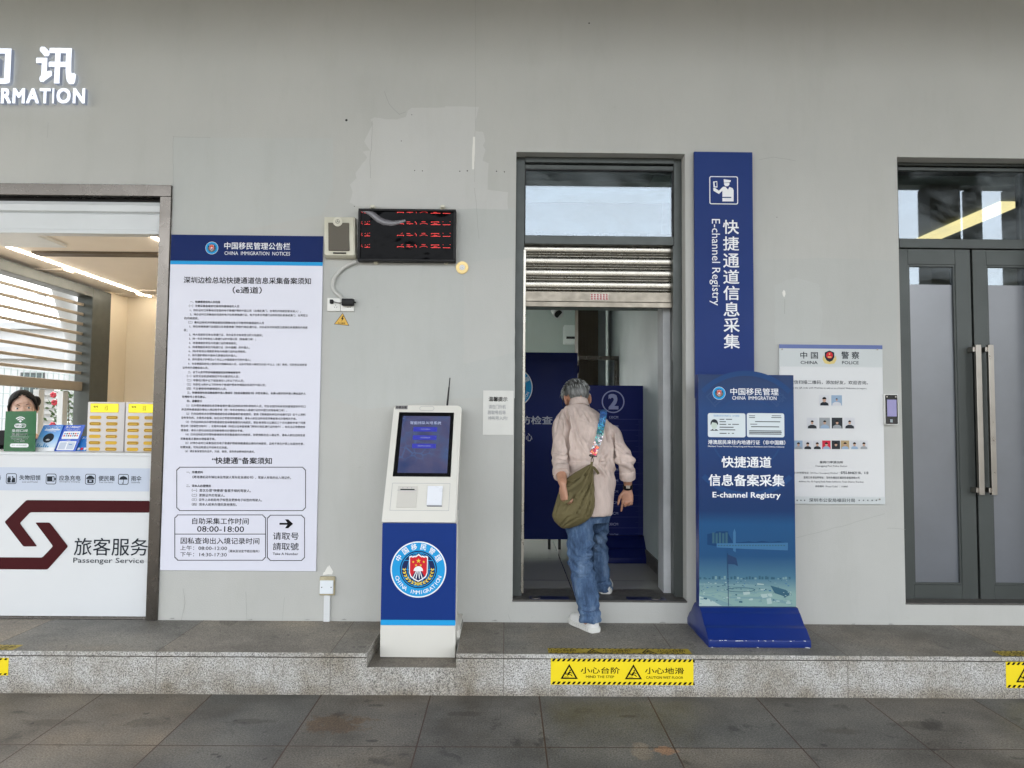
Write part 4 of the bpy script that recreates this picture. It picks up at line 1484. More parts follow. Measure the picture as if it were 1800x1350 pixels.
m.flat([PP(*p) for p in ((226, 204), (266, 210), (264, 220), (228, 224))], T2)
m.flat([PP(*p) for p in ((228, 226), (258, 223), (258, 234), (250, 243), (238, 243), (229, 236))], T2 - .0001)
m.flat([PP(*p) for p in ((168, 217), (190, 215), (192, 250), (170, 250))], T2)
m.flat([PP(*p) for p in ((168, 255), (178, 252), (200, 268), (222, 246), (236, 246), (250, 262), (258, 247), (276, 254), (281, 266), (281, 327), (219, 327), (219, 268), (200, 286), (170, 268))], T2 - .0001)
m.mi = 1
m.flat([PP(*p) for p in ((176, 222), (187, 220), (188, 244), (178, 244))], T2 - .0003)
m.flat([PP(*p) for p in ((219, 302), (268, 302), (268, 308), (219, 308))], T2 - .0003)
m.build('pictogram', [K['white'], bpy.data.materials['royal_blue_panel']], bn)

# ================================================================== POLICE POSTER
PY_ = -.014
X0, X1, Z0, Z1 = RC(1371, 606, 1553.5, 886, PY_)
po = thing('police_poster', 'white poster of portrait photos with grey police heading, behind the blue floor sign', 'poster', (X0, 0, Z0))
m = MB(); m.box(X0, X1, PY_, -.0005, Z0, Z1, .001, 1)
pm = NT('white_acrylic_print'); pm.set(Base_Color=(.62, .63, .63), Roughness=.16, Coat_Weight=.3, Coat_Roughness=.05)
m.build('panel', pm.m, po)
T = PY_ - .0006
m = MB()
za = at(1460, 613, T).z
m.rect(X0, X1, za, Z1 - .0003, T)
m.build('top_stripe', paint('blue_poster_stripe', (.07, .11, .30), .4), po)
gb = ink('pale_green_grey_print', (.53, .56, .555))
m = MB(); m.rect(X0, X1, at(1460, 645, T).z, za - .0005, T); m.build('grey_band', gb, po)
m = MB(); m.rect(X0, X1, Z0 + .0005, at(1460, 873, T).z, T); m.build('grey_band', gb, po)
q = 1089 / 250
PQ = lambda x, y: (1350 + x / q, 590 + y / q)
m = MB()
def pt(s, x0, x1, y, h, bo=0, T_=T - .0006):
    (a, b), (c, _) = PQ(x0, y), PQ(x1, y)
    m.ptext(s, a, c, b, T_, h / q if h else None, bo)
pt('中 国', 248, 382, 150, 52, .015); pt('CHINA', 250, 380, 206, 24, .012); pt('警 察', 562, 698, 150, 56, .015); pt('POLICE', 567, 694, 207, 24, .012)
pt('微信扫描二维码，添加好友，欢迎咨询。', 165, 765, 358, 30, .008)
pt('Scan the QR code with WeChat to add us as a friend. Welcome to inquire.', 165, 758, 403, 17)
pt('皇岗口岸派出所', 396, 575, 969, 18, .02); pt('Huanggang Port Police Station', 365, 606, 1000, 17)
pt('24小时报警电话（24-Hour Emergency Hotline）：', 190, 553, 1052, 18); pt('0755-84462110、110', 558, 768, 1051, 20, .02)
pt('皇岗口岸派出所地址：深圳市福田区福田街道福清路50号', 272, 702, 1087, 18, .006)
pt('Address: No. 50, Fugang Road, Futian Subdistrict, Futian District, Shenzhen.', 236, 736, 1120, 16)
pt('邮政编码（Postal Code）：518000', 363, 612, 1154, 17)
pt('深圳市公安局福田分局', 315, 666, 1260, 28, .008)
for x in (280, 252, 223, 193, 698, 731, 764, 797, 829):
    v = at(*PQ(x, 1261), T)
    star(m, v.x, v.z, .0065, T - .0006)
m.build('lettering', K['slate'], po)
m = MB()
c = at(*PQ(471, 165), T)
m.mi = 0
for s in (-1, 1):
    m.flat([(c.x + s * p[0], c.z + p[1]) for p in ((0, -.045), (.03, -.04), (.045, -.015), (.040, .012), (.030, -.005), (.02, -.02), (0, -.025))], T - .0005)
m.mi = 1; m.flat([(c.x + p[0], c.z + p[1]) for p in ((0, .043), (.03, .03), (.031, 0), (.018, -.022), (0, -.03), (-.018, -.022), (-.031, 0), (-.03, .03))], T - .0008)
m.mi = 2; m.disc(c.x, c.z + .012, .021, T - .0011, 24)
m.mi = 0; star(m, c.x, c.z + .02, .007, T - .0014); m.rect(c.x - .012, c.x + .012, c.z - .002, c.z + .004, T - .0014)
m.build('emblem', [K['gold'], K['slate'], K['red']], po)
skinM = ink('portrait_skin', (.50, .31, .22))
def portrait(x0, y0, x1, y1, bg, uni, s=1.0, dark=False):
    (a, b), (c_, d) = PQ(x0, y0), PQ(x1, y1)
    u0, u1, w0, w1 = RC(a, b, c_, d, T - .0004)
    mm = MB()
    mm.mi = 0; mm.rect(u0, u1, w0, w1, T - .0004)
    cx, hh, ww = (u0 + u1) / 2, w1 - w0, u1 - u0
    mm.mi = 1
    mm.flat([(cx + ww * p[0], w0 + hh * p[1]) for p in ((-.42, 0), (.42, 0), (.38, .22), (.15, .34), (-.15, .34), (-.38, .22))], T - .0008)
    mm.mi = 2
    mm.disc(cx, w0 + hh * .54, ww * .155 * s, T - .0011, 14, hh * .21 * s)
    mm.mi = 3
    mm.flat([(cx + ww * .19 * s * math.cos(t), w0 + hh * .60 + hh * .2 * s * math.sin(t)) for t in [k * PI / 8 for k in range(9)]], T - .0014)
    mm.build('portrait_photo', [bg, uni, skinM, K['black']], po)
G = lambda n, c_: ink(n, c_)
bgs = {'w': G('photo_white', (.55, .56, .58)), 'r': G('photo_red', (.55, .03, .06)), 'k': G('photo_dark', (.03, .035, .04)), 'b': G('photo_blue', (.28, .38, .50)), 't': G('photo_tan', (.40, .30, .16)), 'g': G('photo_grey', (.30, .32, .33))}
portrait(392, 455, 470, 535, bgs['w'], K['slate'], 1.1)
portrait(485, 456, 567, 535, bgs['b'], bgs['w'], .5)
for x, bg, un in ((297, 'w', 'k'), (393, 'g', 'b'), (488, 'k', 'g'), (584, 'w', 'k')):
    portrait(x, 628, x + 82, 711, bgs[bg], bgs[un], .75)
for x, bg, un in ((201, 'b', 'g'), (272, 'w', 'k'), (345, 'w', 'k'), (415, 'r', 'b'), (488, 'k', 'k'), (558, 't', 'b'), (630, 'w', 'b'), (702, 'w', 'g')):
    portrait(x, 803, x + 64, 869, bgs[bg], bgs[un])
for x, y in ((1374.5, 614), (1542, 614.5), (1546, 877.5)):
    m = MB(); v = at(x, y, PY_)
    m.cyl((v.x, PY_ - .003, v.z), .005, .006, 'Y', 12, bev=.001)
    m.build('screw', MT['brushed'], po, smooth=40)

# ================================================================== ACCESS READER
X0, X1, Z0, Z1 = RC(1554.5, 693, 1578.5, 746.5, -.025)
ar = thing('access_reader', 'slim white and black access reader with purple screen beside the glass door', 'access reader', ((X0 + X1) / 2, 0, Z0))
m = MB(); m.rrect(X0, X1, Z0, Z1, .008, -.028, -.0005)
m.build('case', whiteP, ar)
m = MB(); m.rrect(X0 + .005, X1 - .004, Z0 + .004, Z1 - .004, .006, -.0295, -.0275)
m.build('front_glass', paint('black_gloss_glass', (.008, .008, .01), .08, 0, 0), ar)
m = MB(); a, b, c_, d = RC(1559.5, 702.5, 1576, 732, -.03)
m.rect(a, b, c_, d, -.0302)
m.build('screen', glow('purple_screen_glow', (.22, .205, .38), 0.0715), ar)
m = MB()
for dx in (-.028, .028):
    m.cyl(((X0 + X1) / 2 + dx, -.0296, Z1 - .016), .005, .002, 'Y', 10)
m.build('camera_eye', MT['brushed'], ar)
m = MB(); v = at(1567, 738, -.03); m.box(v.x - .008, v.x + .008, -.0302, -.029, v.z - .016, v.z + .004); m.build('reader_mark', K['grey'], ar)

# ================================================================== CAUTION STRIPS
yel = paint('yellow_vinyl', (.80, .62, .006), .42, 0, .04)
yel2 = paint('worn_yellow_vinyl', (.42, .31, .02), .5, 0, .30, 16)
def fallman(mb, f, lay):
    """warning triangle with a slipping figure; f maps unit coords (0..1) to points"""
    def poly(P):
        v = [mb.V(f(a, b, lay)) for a, b in P]
        mb.face(v)
    out = [(.5, 1), (0, 0), (1, 0)]
    inn = [(.5, .80), (.15, .09), (.85, .09)]
    for i in range(3):
        j = (i + 1) % 3
        poly([out[i], out[j], inn[j], inn[i]])
    poly([(.55 + .05 * math.cos(t), .56 + .06 * math.sin(t)) for t in [k * PI / 4 for k in range(8)]])
    poly([(.50, .50), (.58, .47), (.52, .33), (.44, .30), (.38, .34)])
    poly([(.44, .36), (.28, .34), (.28, .29), (.46, .29)])
    poly([(.45, .34), (.36, .22), (.40, .20), (.52, .30)])
    poly([(.36, .40), (.30, .44), (.24, .36), (.28, .34)])
    poly([(.56, .46), (.68, .40), (.67, .36), (.55, .40)])
    poly([(.52, .32), (.62, .30), (.70, .18), (.66, .16), (.58, .25), (.50, .27)])
    poly([(.22, .15), (.48, .15), (.48, .12), (.22, .12)])
def caution(name, label, x0, x1, y0, y1, txt=True, parts=(0, 1)):
    Y = -.6005
    X0, X1, Z0, Z1 = RC(x0, y0, x1, y1, Y)
    st = thing(name, label, 'caution sticker', (X0, Y, Z0), 'caution stickers on the step')
    mb = MB(); mb.rect(X0, X1, Z0, Z1, Y - .001); mb.build('backing', yel, st)
    mb = MB()
    H = Z1 - Z0
    w = .0135
    k = X0 + .004
    while k < X1 - .004:
        for z in (Z0 + .002, Z1 - .002 - H * .105):
            h = H * .105
            pts = [(k, z), (k + w, z), (min(k + w + h * .75, X1), z + h), (min(k + h * .75, X1 - .001), z + h)]
            mb.flat(pts, Y - .0016)
        k += .0272
    mb.build('hazard_stripes', K['black'], st)
    return st, X0, X1, Z0, Z1, Y
st, X0, X1, Z0, Z1, Y = caution('caution_sticker', 'full yellow caution sticker with black text on the step front, centre of the picture', 968, 1219, 1157.5, 1204)
q = 1800 / 620
U0, U1, V0, V1 = 950, 1680, 281, 418      # the sticker in the crop it was read from
def fill_caution(st, X0, X1, Z0, Z1, Y):
    ux = lambda u: X0 + (X1 - X0) * (u - U0) / (U1 - U0)
    vz = lambda v: Z1 - (Z1 - Z0) * (v - V0) / (V1 - V0)
    m = MB()
    for s, x0, x1, yc, h, bo in (('小心台阶', 1103, 1302, 343, 33, .012), ('MIND THE STEP', 1130, 1274, 376, 13, .012), ('小心地滑', 1432, 1630, 343, 33, .012), ('CAUTION WET FLOOR', 1437, 1627, 378, 13, .012)):
        m.text(s, (ux(x0) + ux(x1)) / 2, vz(yc), Y - .0016, w=ux(x1) - ux(x0), h=vz(0) - vz(h), bold=bo)
    m.build('lettering', K['black'], st)
    for xa, xb in ((1000, 1089), (1328, 1417)):
        m = MB()
        fallman(m, lambda u, v, l: (ux(xa) + (ux(xb) - ux(xa)) * u, Y - .0016, vz(388) + (vz(310) - vz(388)) * v), 0)
        m.build('slip_symbol', K['black'], st)
fill_caution(st, X0, X1, Z0, Z1, Y)
fill_caution(*caution('caution_sticker', 'yellow caution sticker cut by the right edge of the photo on the step front', 1768, 2020, 1164, 1210))
fill_caution(*caution('caution_sticker', 'plain yellow end of the caution sticker at the left edge on the step front', -238, 15, 1155.5, 1186.5))
# worn strips lying on the tread
def tread_strip(label, p0, p1, txt):
    Zt = PZ + .0012
    a, b = atz(*p0, Zt), atz(*p1, Zt)
    ya, yb = -.505, -.592
    xa, xb = a.x, b.x
    st = thing('tread_sticker', label, 'floor sticker', (xa, yb, PZ), 'worn caution stickers lying on the step')
    mb = MB(); mb.quad((xa, yb, Zt), (xb, yb, Zt), (xb, ya, Zt), (xa, ya, Zt)); mb.build('backing', yel2, st)
    mb = MB()
    k = xa + .004
    while k < xb - .03:
        for y in (ya - .011, yb + .001):
            mb.quad((k, y, Zt + .0006), (k + .012, y, Zt + .0006), (k + .018, y + .010, Zt + .0006), (k + .006, y + .010, Zt + .0006))
        k += .03
    mb.build('hazard_stripes', K['black'], st)
    mb = MB()
    yc = (ya + yb) / 2
    n = 3
    L = xb - xa
    for i in range(n):
        cx = xa + L * (.10 + .385 * i)
        mb.text('小心台阶', 0, 0, 0, w=L * .20, h=.038, bold=.012, mapf=lambda lx, lz, cx=cx: Vector((cx + lx, yc + lz + .006, Zt + .0006)))
        mb.text('MIND THE STEP', 0, 0, 0, w=L * .15, h=.010, bold=.008, mapf=lambda lx, lz, cx=cx: Vector((cx + lx, yc + lz - .024, Zt + .0006)))
        if i < 2:
            tx = xa + L * (.265 + .385 * i)
            fallman(mb, lambda u, v, l, tx=tx: (tx + u * .075, yc - .033 + v * .066, Zt + .0006), 0)
    mb.build('lettering', K['black'], st)
tread_strip('worn yellow strip lying on the step top above the full caution sticker', (963, 1142), (1213, 1145), True)
tread_strip('worn yellow strip lying on the step top by the right edge of the photo', (1752, 1148), (2000, 1150), True)
tread_strip('worn yellow strip lying on the step top by the left edge of the photo', (-190, 1136), (36, 1136), True)

# ================================================================== TICKET KIOSK
def depth_z(px, py, z):
    return atz(px, py, z).y
KY = depth_z(735, 1156.8, NZ)
kx0, kx1 = at(669.3, 1050, KY).x, at(801.5, 1050, KY).x
kz = at(735, 918, KY).z
ks = thing('ticket_kiosk', 'white and blue ticket kiosk with tilted touchscreen and aerial standing in the step notch', 'kiosk', ((kx0 + kx1) / 2, KY, NZ))
whiteK = paint('off_white_powder_coat', (.66, .645, .585), .42, 0, .03, 3)
hz0 = kz + .002
topd = -.085
htop = at(750, 712.5, topd).z
hb = KY - .012
m = MB()
m.prism([(KY, NZ + .002), (KY, kz + .004), (KY + .13, kz + .06), (KY + .13, NZ + .002)], kx0, kx1, .006)
m.build('column', whiteK, ks, smooth=40)
# tilted head
sl_y, sl_z = topd - hb, htop - hz0
L = math.hypot(sl_y, sl_z)
uy, uz = sl_y / L, sl_z / L               # up the slope
ny, nz = -uz, uy                          # outward normal
def hp(x, s, d=0):                        # point on the head: x, distance up the slope, height off the face
    return Vector((x, hb + uy * s + ny * d, hz0 + uz * s + nz * d))
m = MB()
hw0, hw1 = at(671, 905, hb).x, at(802, 905, hb).x
m_ = []
for d in (0, -.07):
    ring = []
    r = .022
    for cx, cs, a in ((hw1 - r, L - r, 0), (hw0 + r, L - r, PI / 2), (hw0 + .003, .003, PI), (hw1 - .003, .003, 1.5 * PI)):
        rr = r if cs > .1 else .003
        for k in range(6):
            t = a + PI / 2 * k / 5
            ring.append(hp(cx + rr * math.cos(t), cs + rr * math.sin(t), d))
    m_.append(ring)
m.loft([m_[1], m_[0]])
bmesh.ops.bevel(m.bm, geom=[e for e in m.bm.edges if all(abs((v.co - Vector((v.co.x, hb, hz0))).dot(Vector((0, ny, nz)))) < 1e-4 for v in e.verts)], offset=.006, segments=2, affect='EDGES')
m.build('head', whiteK, ks, smooth=40)
def hs_(px, py):                          # pixel -> (x, s) on the head face
    d = ray(px, py)
    n = Vector((0, ny, nz))
    p0 = Vector((0, hb, hz0))
    t = (p0 - CAM).dot(n) / d.dot(n)
    p = CAM + d * t
    return p.x, (p.y - hb) * uy + (p.z - hz0) * uz
def hbox(m, a, b, d0, d1):
    (x0, s0), (x1, s1) = a, b
    P = [hp(x, s, d) for x in (x0, x1) for s in (s0, s1) for d in (d0, d1)]
    v = [m.V(p) for p in P]
    for q in ((0, 1, 3, 2), (4, 6, 7, 5), (0, 4, 5, 1), (2, 3, 7, 6), (0, 2, 6, 4), (1, 5, 7, 3)):
        m.face([v[i] for i in q])
q = 4.5
KK = lambda x, y: hs_(640 + x / q, 650 + y / q)
def rectpx(x0, y0, x1, y1):               # rectangle on the face from mid-edge pixels
    a = KK(x0, (y0 + y1) / 2)[0]; b = KK(x1, (y0 + y1) / 2)[0]
    c = KK((x0 + x1) / 2, y1)[1]; d = KK((x0 + x1) / 2, y0)[1]
    return (a, c), (b, d)
m = MB(); hbox(m, *rectpx(252, 338, 698, 846), -.001, .002)
scr = m.build('screen_bezel', paint('black_bezel_glass', (.006, .006, .007), .12, 0, 0), ks)
sm = NT('touchscreen_display')
sx = sm.noise(7, 3, .5)
vor = sm.n('TexVoronoi', feature='DISTANCE_TO_EDGE')
vor.inputs['Scale'].default_value = 16
sm.l(sm.co(), vor.inputs['Vector'])
base = sm.ramp(sx, [(.3, (.035, .055, .15)), (.55, (.085, .085, .17)), (.75, (.06, .11, .24))])
base = sm.mix(sm.math('MULTIPLY', sm.math('LESS_THAN', vor.outputs['Distance'], .03), sm.ramp_f(sm.noise(3, 1), .55, .7)), base, (.08, .16, .34))
sm.set(Base_Color=(.004, .004, .006), Roughness=.1, Emission_Color=base, Emission_Strength=.10)
m = MB(); (a, c), (b, d) = rectpx(285, 368, 670, 818); hbox(m, (a, c), (b, d), .002, .0026)
m.build('screen', sm.m, scr)
btn = glow('screen_button_blue', (.03, .035, .30), 0.088)
for y in (472, 538, 604):
    m = MB(); hbox(m, *rectpx(390 - (y - 472) * .07, y - 17, 578 - (y - 472) * .07, y + 18), .0026, .0031); m.build('screen_button', btn, scr)
m = MB()
def htext(m, s, x0, x1, y, h, bold=0, d=.0034):
    a, sa = KK(x0, y); b, _ = KK(x1, y)
    hh = KK((x0 + x1) / 2, y - h / 2)[1] - KK((x0 + x1) / 2, y + h / 2)[1]
    m.text(s, 0, 0, 0, w=b - a, h=hh, bold=bold, mapf=lambda lx, lz: hp((a + b) / 2 + lx, sa + lz, d))
htext(m, '智能排队叫号系统', 365, 610, 421, 24, .01)
htext(m, '取号办理登记', 450, 520, 472, 9); htext(m, '信息采集业务', 446, 522, 538, 9); htext(m, '因私查询出入境记录', 425, 526, 604, 9)
m.build('screen_lettering', glow('screen_text_glow', (.30, .34, .48), 0.088), scr)
# lower part of the head: printer, reader, seams
m = MB()
(a, c), (b, d) = rectpx(213, 897, 676, 1114)
for x0, s0, x1, s1 in ((a, c, b, c + .0016), (a, d - .0016, b, d), (a, c, a + .0016, d), (b - .0016, c, b, d)):
    hbox(m, (x0, s0), (x1, s1), 0, .0006)
m.build('panel_seam', K['grey'], ks)
m = MB(); hbox(m, *rectpx(262, 922, 416, 1090), -.002, .0035)
pr = m.build('ticket_printer', paint('ivory_printer_cover', (.56, .54, .49), .45, 0, .04, 8), ks)
m = MB(); hbox(m, *rectpx(287, 945, 400, 953), .0035, .0045); m.build('paper_slot', K['black'], pr)
m = MB(); hbox(m, *rectpx(264, 953, 414, 956), .0035, .0040)
for x in (308, 343, 377):
    hbox(m, *rectpx(x - 3, 933, x + 3, 939), .0035, .0042)
m.build('printer_lamps', K['grey'], pr)
m = MB(); hbox(m, *rectpx(500, 926, 619, 1076), 0, .012); m.build('card_reader', paint('cool_white_plate', (.72, .74, .78), .3, 0, 0), ks)
m = MB(); hbox(m, *rectpx(498, 1077, 616, 1084), 0, .010); m.build('reader_edge', K['grey'], ks)
m = MB(); hbox(m, *rectpx(248, 283, 345, 313), 0, .0012)
npl = m.build('name_plate', paint('brushed_grey_plate', (.34, .33, .33), .4, .4, .04), ks)
m = MB(); htext(m, '◎慧创嘉', 254, 338, 298, 18, .014, .0016); m.build('plate_lettering', K['black'], npl)
m = MB()
pts = []
(a, c), (b, d) = rectpx(440, 290, 553, 322)
r = (d - c) / 2
for k in range(25):
    t = PI / 2 + 2 * PI * k / 24
    cx = (a + r) if math.cos(t) < 0 else (b - r)
    pts.append((cx + r * math.cos(t), c + r + r * math.sin(t)))
for (xa, sa), (xb, sb) in zip(pts, pts[1:]):
    if math.hypot(xb - xa, sb - sa) > 1e-5:
        m.tube([hp(xa, sa, .0006), hp(xb, sb, .0006)], .0009, 5)
m.build('camera_window', K['grey'], ks)
m = MB()
a0 = at(786, 714, -.06)
a1 = at(791, 664, -.05)
m.tube([a0 - Vector((0, 0, .05)), a0 + (a1 - a0) * .0, a0 + (a1 - a0) * .65, a0 + (a1 - a0) * .68, a1], [.0065, .0062, .0048, .0034, .0032], 10)
m.build('aerial', MT['black'], ks, smooth=50)
# blue front panel, stripe, badge
m = MB()
c1 = at(735, 919.5, KY).z; c0 = at(735, 1099, KY).z; cs = at(735, 1089.5, KY).z
m.rrect(kx0 + .002, kx1 - .001, c0, c1, .006, KY - .003, KY)
m.build('front_panel', paint('blue_front_panel', (.009, .034, .180), .45, 0, .03, 3, spec=.1), ks)
m = MB(); m.rrect(kx0 + .002, kx1 - .001, c0, cs, .0055, KY - .0036, KY - .0031); m.build('stripe', K['cyan'], ks)
m = MB(); c = at(735.5, 1001, KY - .004); emblem(m, c.x, c.z, KY - .0036, .154 * 1.015, True)
m.build('emblem', EMB, ks)
# base box behind
m = MB()
bz = at(810, 1079, -.03).z
m.prism([(KY + .131, NZ + .002), (KY + .131, bz - .02), (KY + .17, bz), (-.02, bz), (-.02, NZ + .002)], kx0 + .004, kx1 + .016, .004)
base = m.build('base_box', whiteK, ks, smooth=40)
m = MB(); m.box(kx1 + .0155, kx1 + .0175, -.25, -.07, bz - .03, bz - .022); m.build('vent_slot', K['black'], base)

# ================================================================== FLOOR STANDING SIGNS
def floor_stand(name, label, cx, yc, zf, w, top, front_mat, base_mat, dep=.48, bh=None):
    """panel on a stepped base; returns root and the y of the panel's front"""
    root = thing(name, label, 'floor sign', (cx, yc, zf))
    x0, x1 = cx - w / 2, cx + w / 2
    yf, yb = yc - dep / 2, yc + dep / 2
    H = bh
    prof = [(yf, 0), (yf, H * .23), (yf + .012, H * .27), (yf + dep * .13, H * .52), (yf + dep * .17, H * .55), (yf + dep * .19, H * .58), (yf + dep * .30, H * .86), (yf + dep * .33, H * .9), (yf + dep * .375, H)]
    back = [(2 * yc - y, z) for y, z in prof][::-1]
    m = MB()
    m.prism([(y, zf + z) for y, z in prof + back], x0, x1, .004)
    m.build('stepped_base', base_mat, root, smooth=35)
    m = MB()
    m.box(x0 + .003, x1 - .003, yc - .035, yc + .035, zf + H - .002, top, .002, 1)
    m.build('panel_core', base_mat, root)
    m = MB()
    m.box(x0 + .0035, x1 - .003, yc - .0385, yc - .0355, zf + H + .002, top - .001)
    m.build('print', front_mat, root)
    return root, yc - .0385
BYf = depth_z(1338, 1139, PZ)
sx0, sx1 = at(1248.5, 1130, BYf).x, at(1427, 1130, BYf).x
ssw = sx1 - sx0
yc = BYf + .235
panY = yc - .0385
px0, px1 = at(1225.5, 860, panY).x, at(1396.5, 860, panY).x
ssw = .575
cxs = ((sx0 + sx1) / 2 + (px0 + px1) / 2) / 2
toppz = at(1308, 658.5, panY).z
bhh = at(1313, 1066.5, panY).z - PZ
baseB = paint('glossy_blue_base', (.006, .022, .15), .35, 0, .05, 4, spec=.4)
pr = NT('blue_poster_print')
sep = pr.n('SeparateXYZ'); pr.l(pr.co(), sep.inputs[0])
hz = sep.outputs[2]
col = pr.ramp(pr.math('DIVIDE', hz, 1.56), [(.16, (.20, .32, .30)), (.22, (.06, .15, .22)), (.30, (.014, .065, .16)), (.42, (.012, .07, .18)), (.47, (.008, .032, .11)), (.62, (.010, .034, .125)), (.85, (.012, .050, .165)), (1.0, (.014, .034, .10))])
pr.set(Base_Color=col, Roughness=.36, Specular_IOR_Level=.18)
st, Yp = floor_stand('standing_sign', 'large blue floor sign on a stepped base with two card pictures, right of the doorway', cxs, yc, PZ, ssw, toppz, pr.m, baseB, .47, bhh)
T = Yp - .0008
q = 623 / 240
def SP(x, y): return (1200 + x / q, 640 + y / q)
def SX(x, y, Y_=T):
    v = at(*SP(x, y), Y_); return (v.x, v.z)
# faint big badge printed under everything
wm = ink('faint_print', (.017, .055, .165)); wm2 = ink('faint_letters', (.028, .066, .170))
m = MB()
cx, cz = SX(292, 318)
xl, xr = cxs - ssw / 2 + .006, cxs + ssw / 2 - .006
R1, R2 = .375, .35
def arc_clip(ra, rb, a0, a1, n, y):
    for k in range(n):
        t0, t1 = a0 + (a1 - a0) * k / n, a0 + (a1 - a0) * (k + 1) / n
        P = [(cx + r * math.cos(t), cz + r * math.sin(t)) for r, t in ((ra, t0), (rb, t0), (rb, t1), (ra, t1))]
        if all(xl < p[0] < xr for p in P):
            m.flat(P, y)
arc_clip(.345, .375, 0, 2 * PI, 90, T)
arc_clip(.205, .215, 0, 2 * PI, 60, T)
m.mi = 1
for k, ch in enumerate('中国移民管理'):
    a = R_(158 - 27.2 * k)
    if k in (1, 4):
        m.text(ch, cx + .282 * math.cos(a), cz + .282 * math.sin(a), T - .0002, h=.085, bold=.01, rot=a - PI / 2)
m.build('watermark_badge', [wm, wm2], st)
T -= .0006
m = MB(); c = SX(166, 133); emblem(m, c[0], c[1], T, .0385, False); m.build('emblem', EMB, st)
m = MB()
def sp_t(s, x0, x1, y, h, bo=0):
    a, b = SP(x0, y), SP(x1, y)
    m.ptext(s, a[0], b[0], a[1], T, h / q if h else None, bo)
sp_t('中国移民管理', 218, 437, 126, 32, .01); sp_t('CHINA  IMMIGRATION', 226, 428, 155, 16, .008)
sp_t('港澳居民来往内地通行证（非中国籍）', 116, 468, 357, 20, .016); sp_t('Mainland Travel Permit for Hong Kong and Macao Residents (non-Chinese Citizens)', 116, 463, 377, 8, .012)
sp_t('快捷通道', 178, 404, 447, 50, .02); sp_t('信息备案采集', 119, 464, 530, 52, .02); sp_t('E-channel Registry', 137, 446, 601, 32, .02)
m.build('lettering', K['white'], st)
card = ink('pale_card_print', (.60, .66, .68))
for i, (x0, x1) in enumerate(((115, 286), (293, 463))):
    m = MB()
    m.mi = 0
    a, b = SX(x0, 333), SX(x1, 225)
    m.rrect(a[0], b[0], a[1], b[1], .012, T)
    m.mi = 1
    if i == 0:
        for y, xs in ((252, (168, 190, 197, 225)), (263, (168, 197)), (275, (168, 199, 207, 220, 226, 256)), (288, (168, 232)), (300, (168, 240)), (316, (168, 200, 206, 214, 224, 234))):
            for u, v in zip(xs[::2], xs[1::2]):
                p, r_ = SX(u, y + 1.6), SX(v, y - 1.6); m.rect(p[0], r_[0], p[1], r_[1], T - .0004)
    else:
        for y, u, v in ((236, 303, 330), (236, 406, 448), (244, 303, 330), (244, 404, 450), (263, 330, 445), (274, 308, 340), (286, 312, 440), (305, 303, 450), (312, 303, 452), (319, 303, 450)):
            p, r_ = SX(u, y + 1.3), SX(v, y - 1.3); m.rect(p[0], r_[0], p[1], r_[1], T - .0004)
    if i == 0:
        m.mi = 3
        v = at(*SP(200, 236), T); m.text('港澳居民来往内地通行证（非中国籍）', v.x, v.z, T - .0004, w=.155, h=.012)
        m.mi = 2; p = SX(144, 276); m.disc(p[0], p[1], .019, T - .0005, 20, .026)
        m.mi = 1
        m.flat([(p[0] + .0225 * math.cos(t), p[1] + .006 + .026 * math.sin(t)) for t in [PI * k / 10 for k in range(11)]] + [(p[0] - .021, p[1] - .004), (p[0] - .012, p[1] + .014), (p[0] + .012, p[1] + .010), (p[0] + .021, p[1] - .004)], T - .0008)
        m.flat([(p[0] - .026, p[1] - .036), (p[0] - .010, p[1] - .026), (p[0], p[1] - .034), (p[0] + .010, p[1] - .026), (p[0] + .026, p[1] - .036)], T - .0009)
    m.build('card_picture', [card, K['slate'], ink('pale_face_print', (.50, .58, .52)), K['lightblue']], st)
# printed port view: hills, tower, terminal, flag, loops of road, lorries
m = MB()
cols = [ink('print_hill', (.010, .045, .125)), ink('print_terminal', (.045, .14, .27)), ink('print_road', (.16, .27, .29)), ink('print_flag', (.018, .045, .11)), ink('print_pale', (.34, .44, .42)), ink('print_dark', (.035, .10, .145))]
m.mi = 0
m.flat([SX(*p) for p in ((112, 824), (112, 775), (150, 768), (152, 763), (208, 763), (208, 772), (230, 815), (270, 812), (300, 808), (330, 812), (360, 806), (400, 812), (440, 808), (480, 818), (480, 838), (230, 845))], T)
m.mi = 1
m.flat([SX(*p) for p in ((230, 852), (230, 768), (236, 750), (242, 768), (242, 858))], T - .0003)
m.flat([SX(*p) for p in ((155, 818), (480, 815), (480, 850), (250, 842), (155, 836))], T - .0002)
m.mi = 5
for k in range(24):
    x = 160 + k * 13
    m.flat([SX(*p) for p in ((x, 825), (x + 8, 825), (x + 8, 830), (x, 830))], T - .0004)
for k in range(5):
    m.flat([SX(*p) for p in ((135 + k * 15, 818), (135 + k * 15, 768 + (k % 2) * 4), (145 + k * 15, 768 + (k % 2) * 4), (145 + k * 15, 818))], T - .00025)
random.seed(3)
for k in range(30):
    x = 78 + k * 14 + random.uniform(-4, 4); h = random.uniform(4, 16)
    m.mi = random.choice((2, 5, 5))
    m.flat([SX(*p) for p in ((x, 982), (x, 982 - h), (x + 9, 982 - h), (x + 9, 982))], T - .0001 - k * 4e-6)
m.mi = 2
def ell_ring(x, y, ra, rb, w, y_):
    for k in range(36):
        t0, t1 = 2 * PI * k / 36, 2 * PI * (k + 1) / 36
        m.flat([SX(x + ra * math.cos(t0), y + rb * math.sin(t0)), SX(x + (ra + w) * math.cos(t0), y + (rb + w * .5) * math.sin(t0)), SX(x + (ra + w) * math.cos(t1), y + (rb + w * .5) * math.sin(t1)), SX(x + ra * math.cos(t1), y + rb * math.sin(t1))], y_)
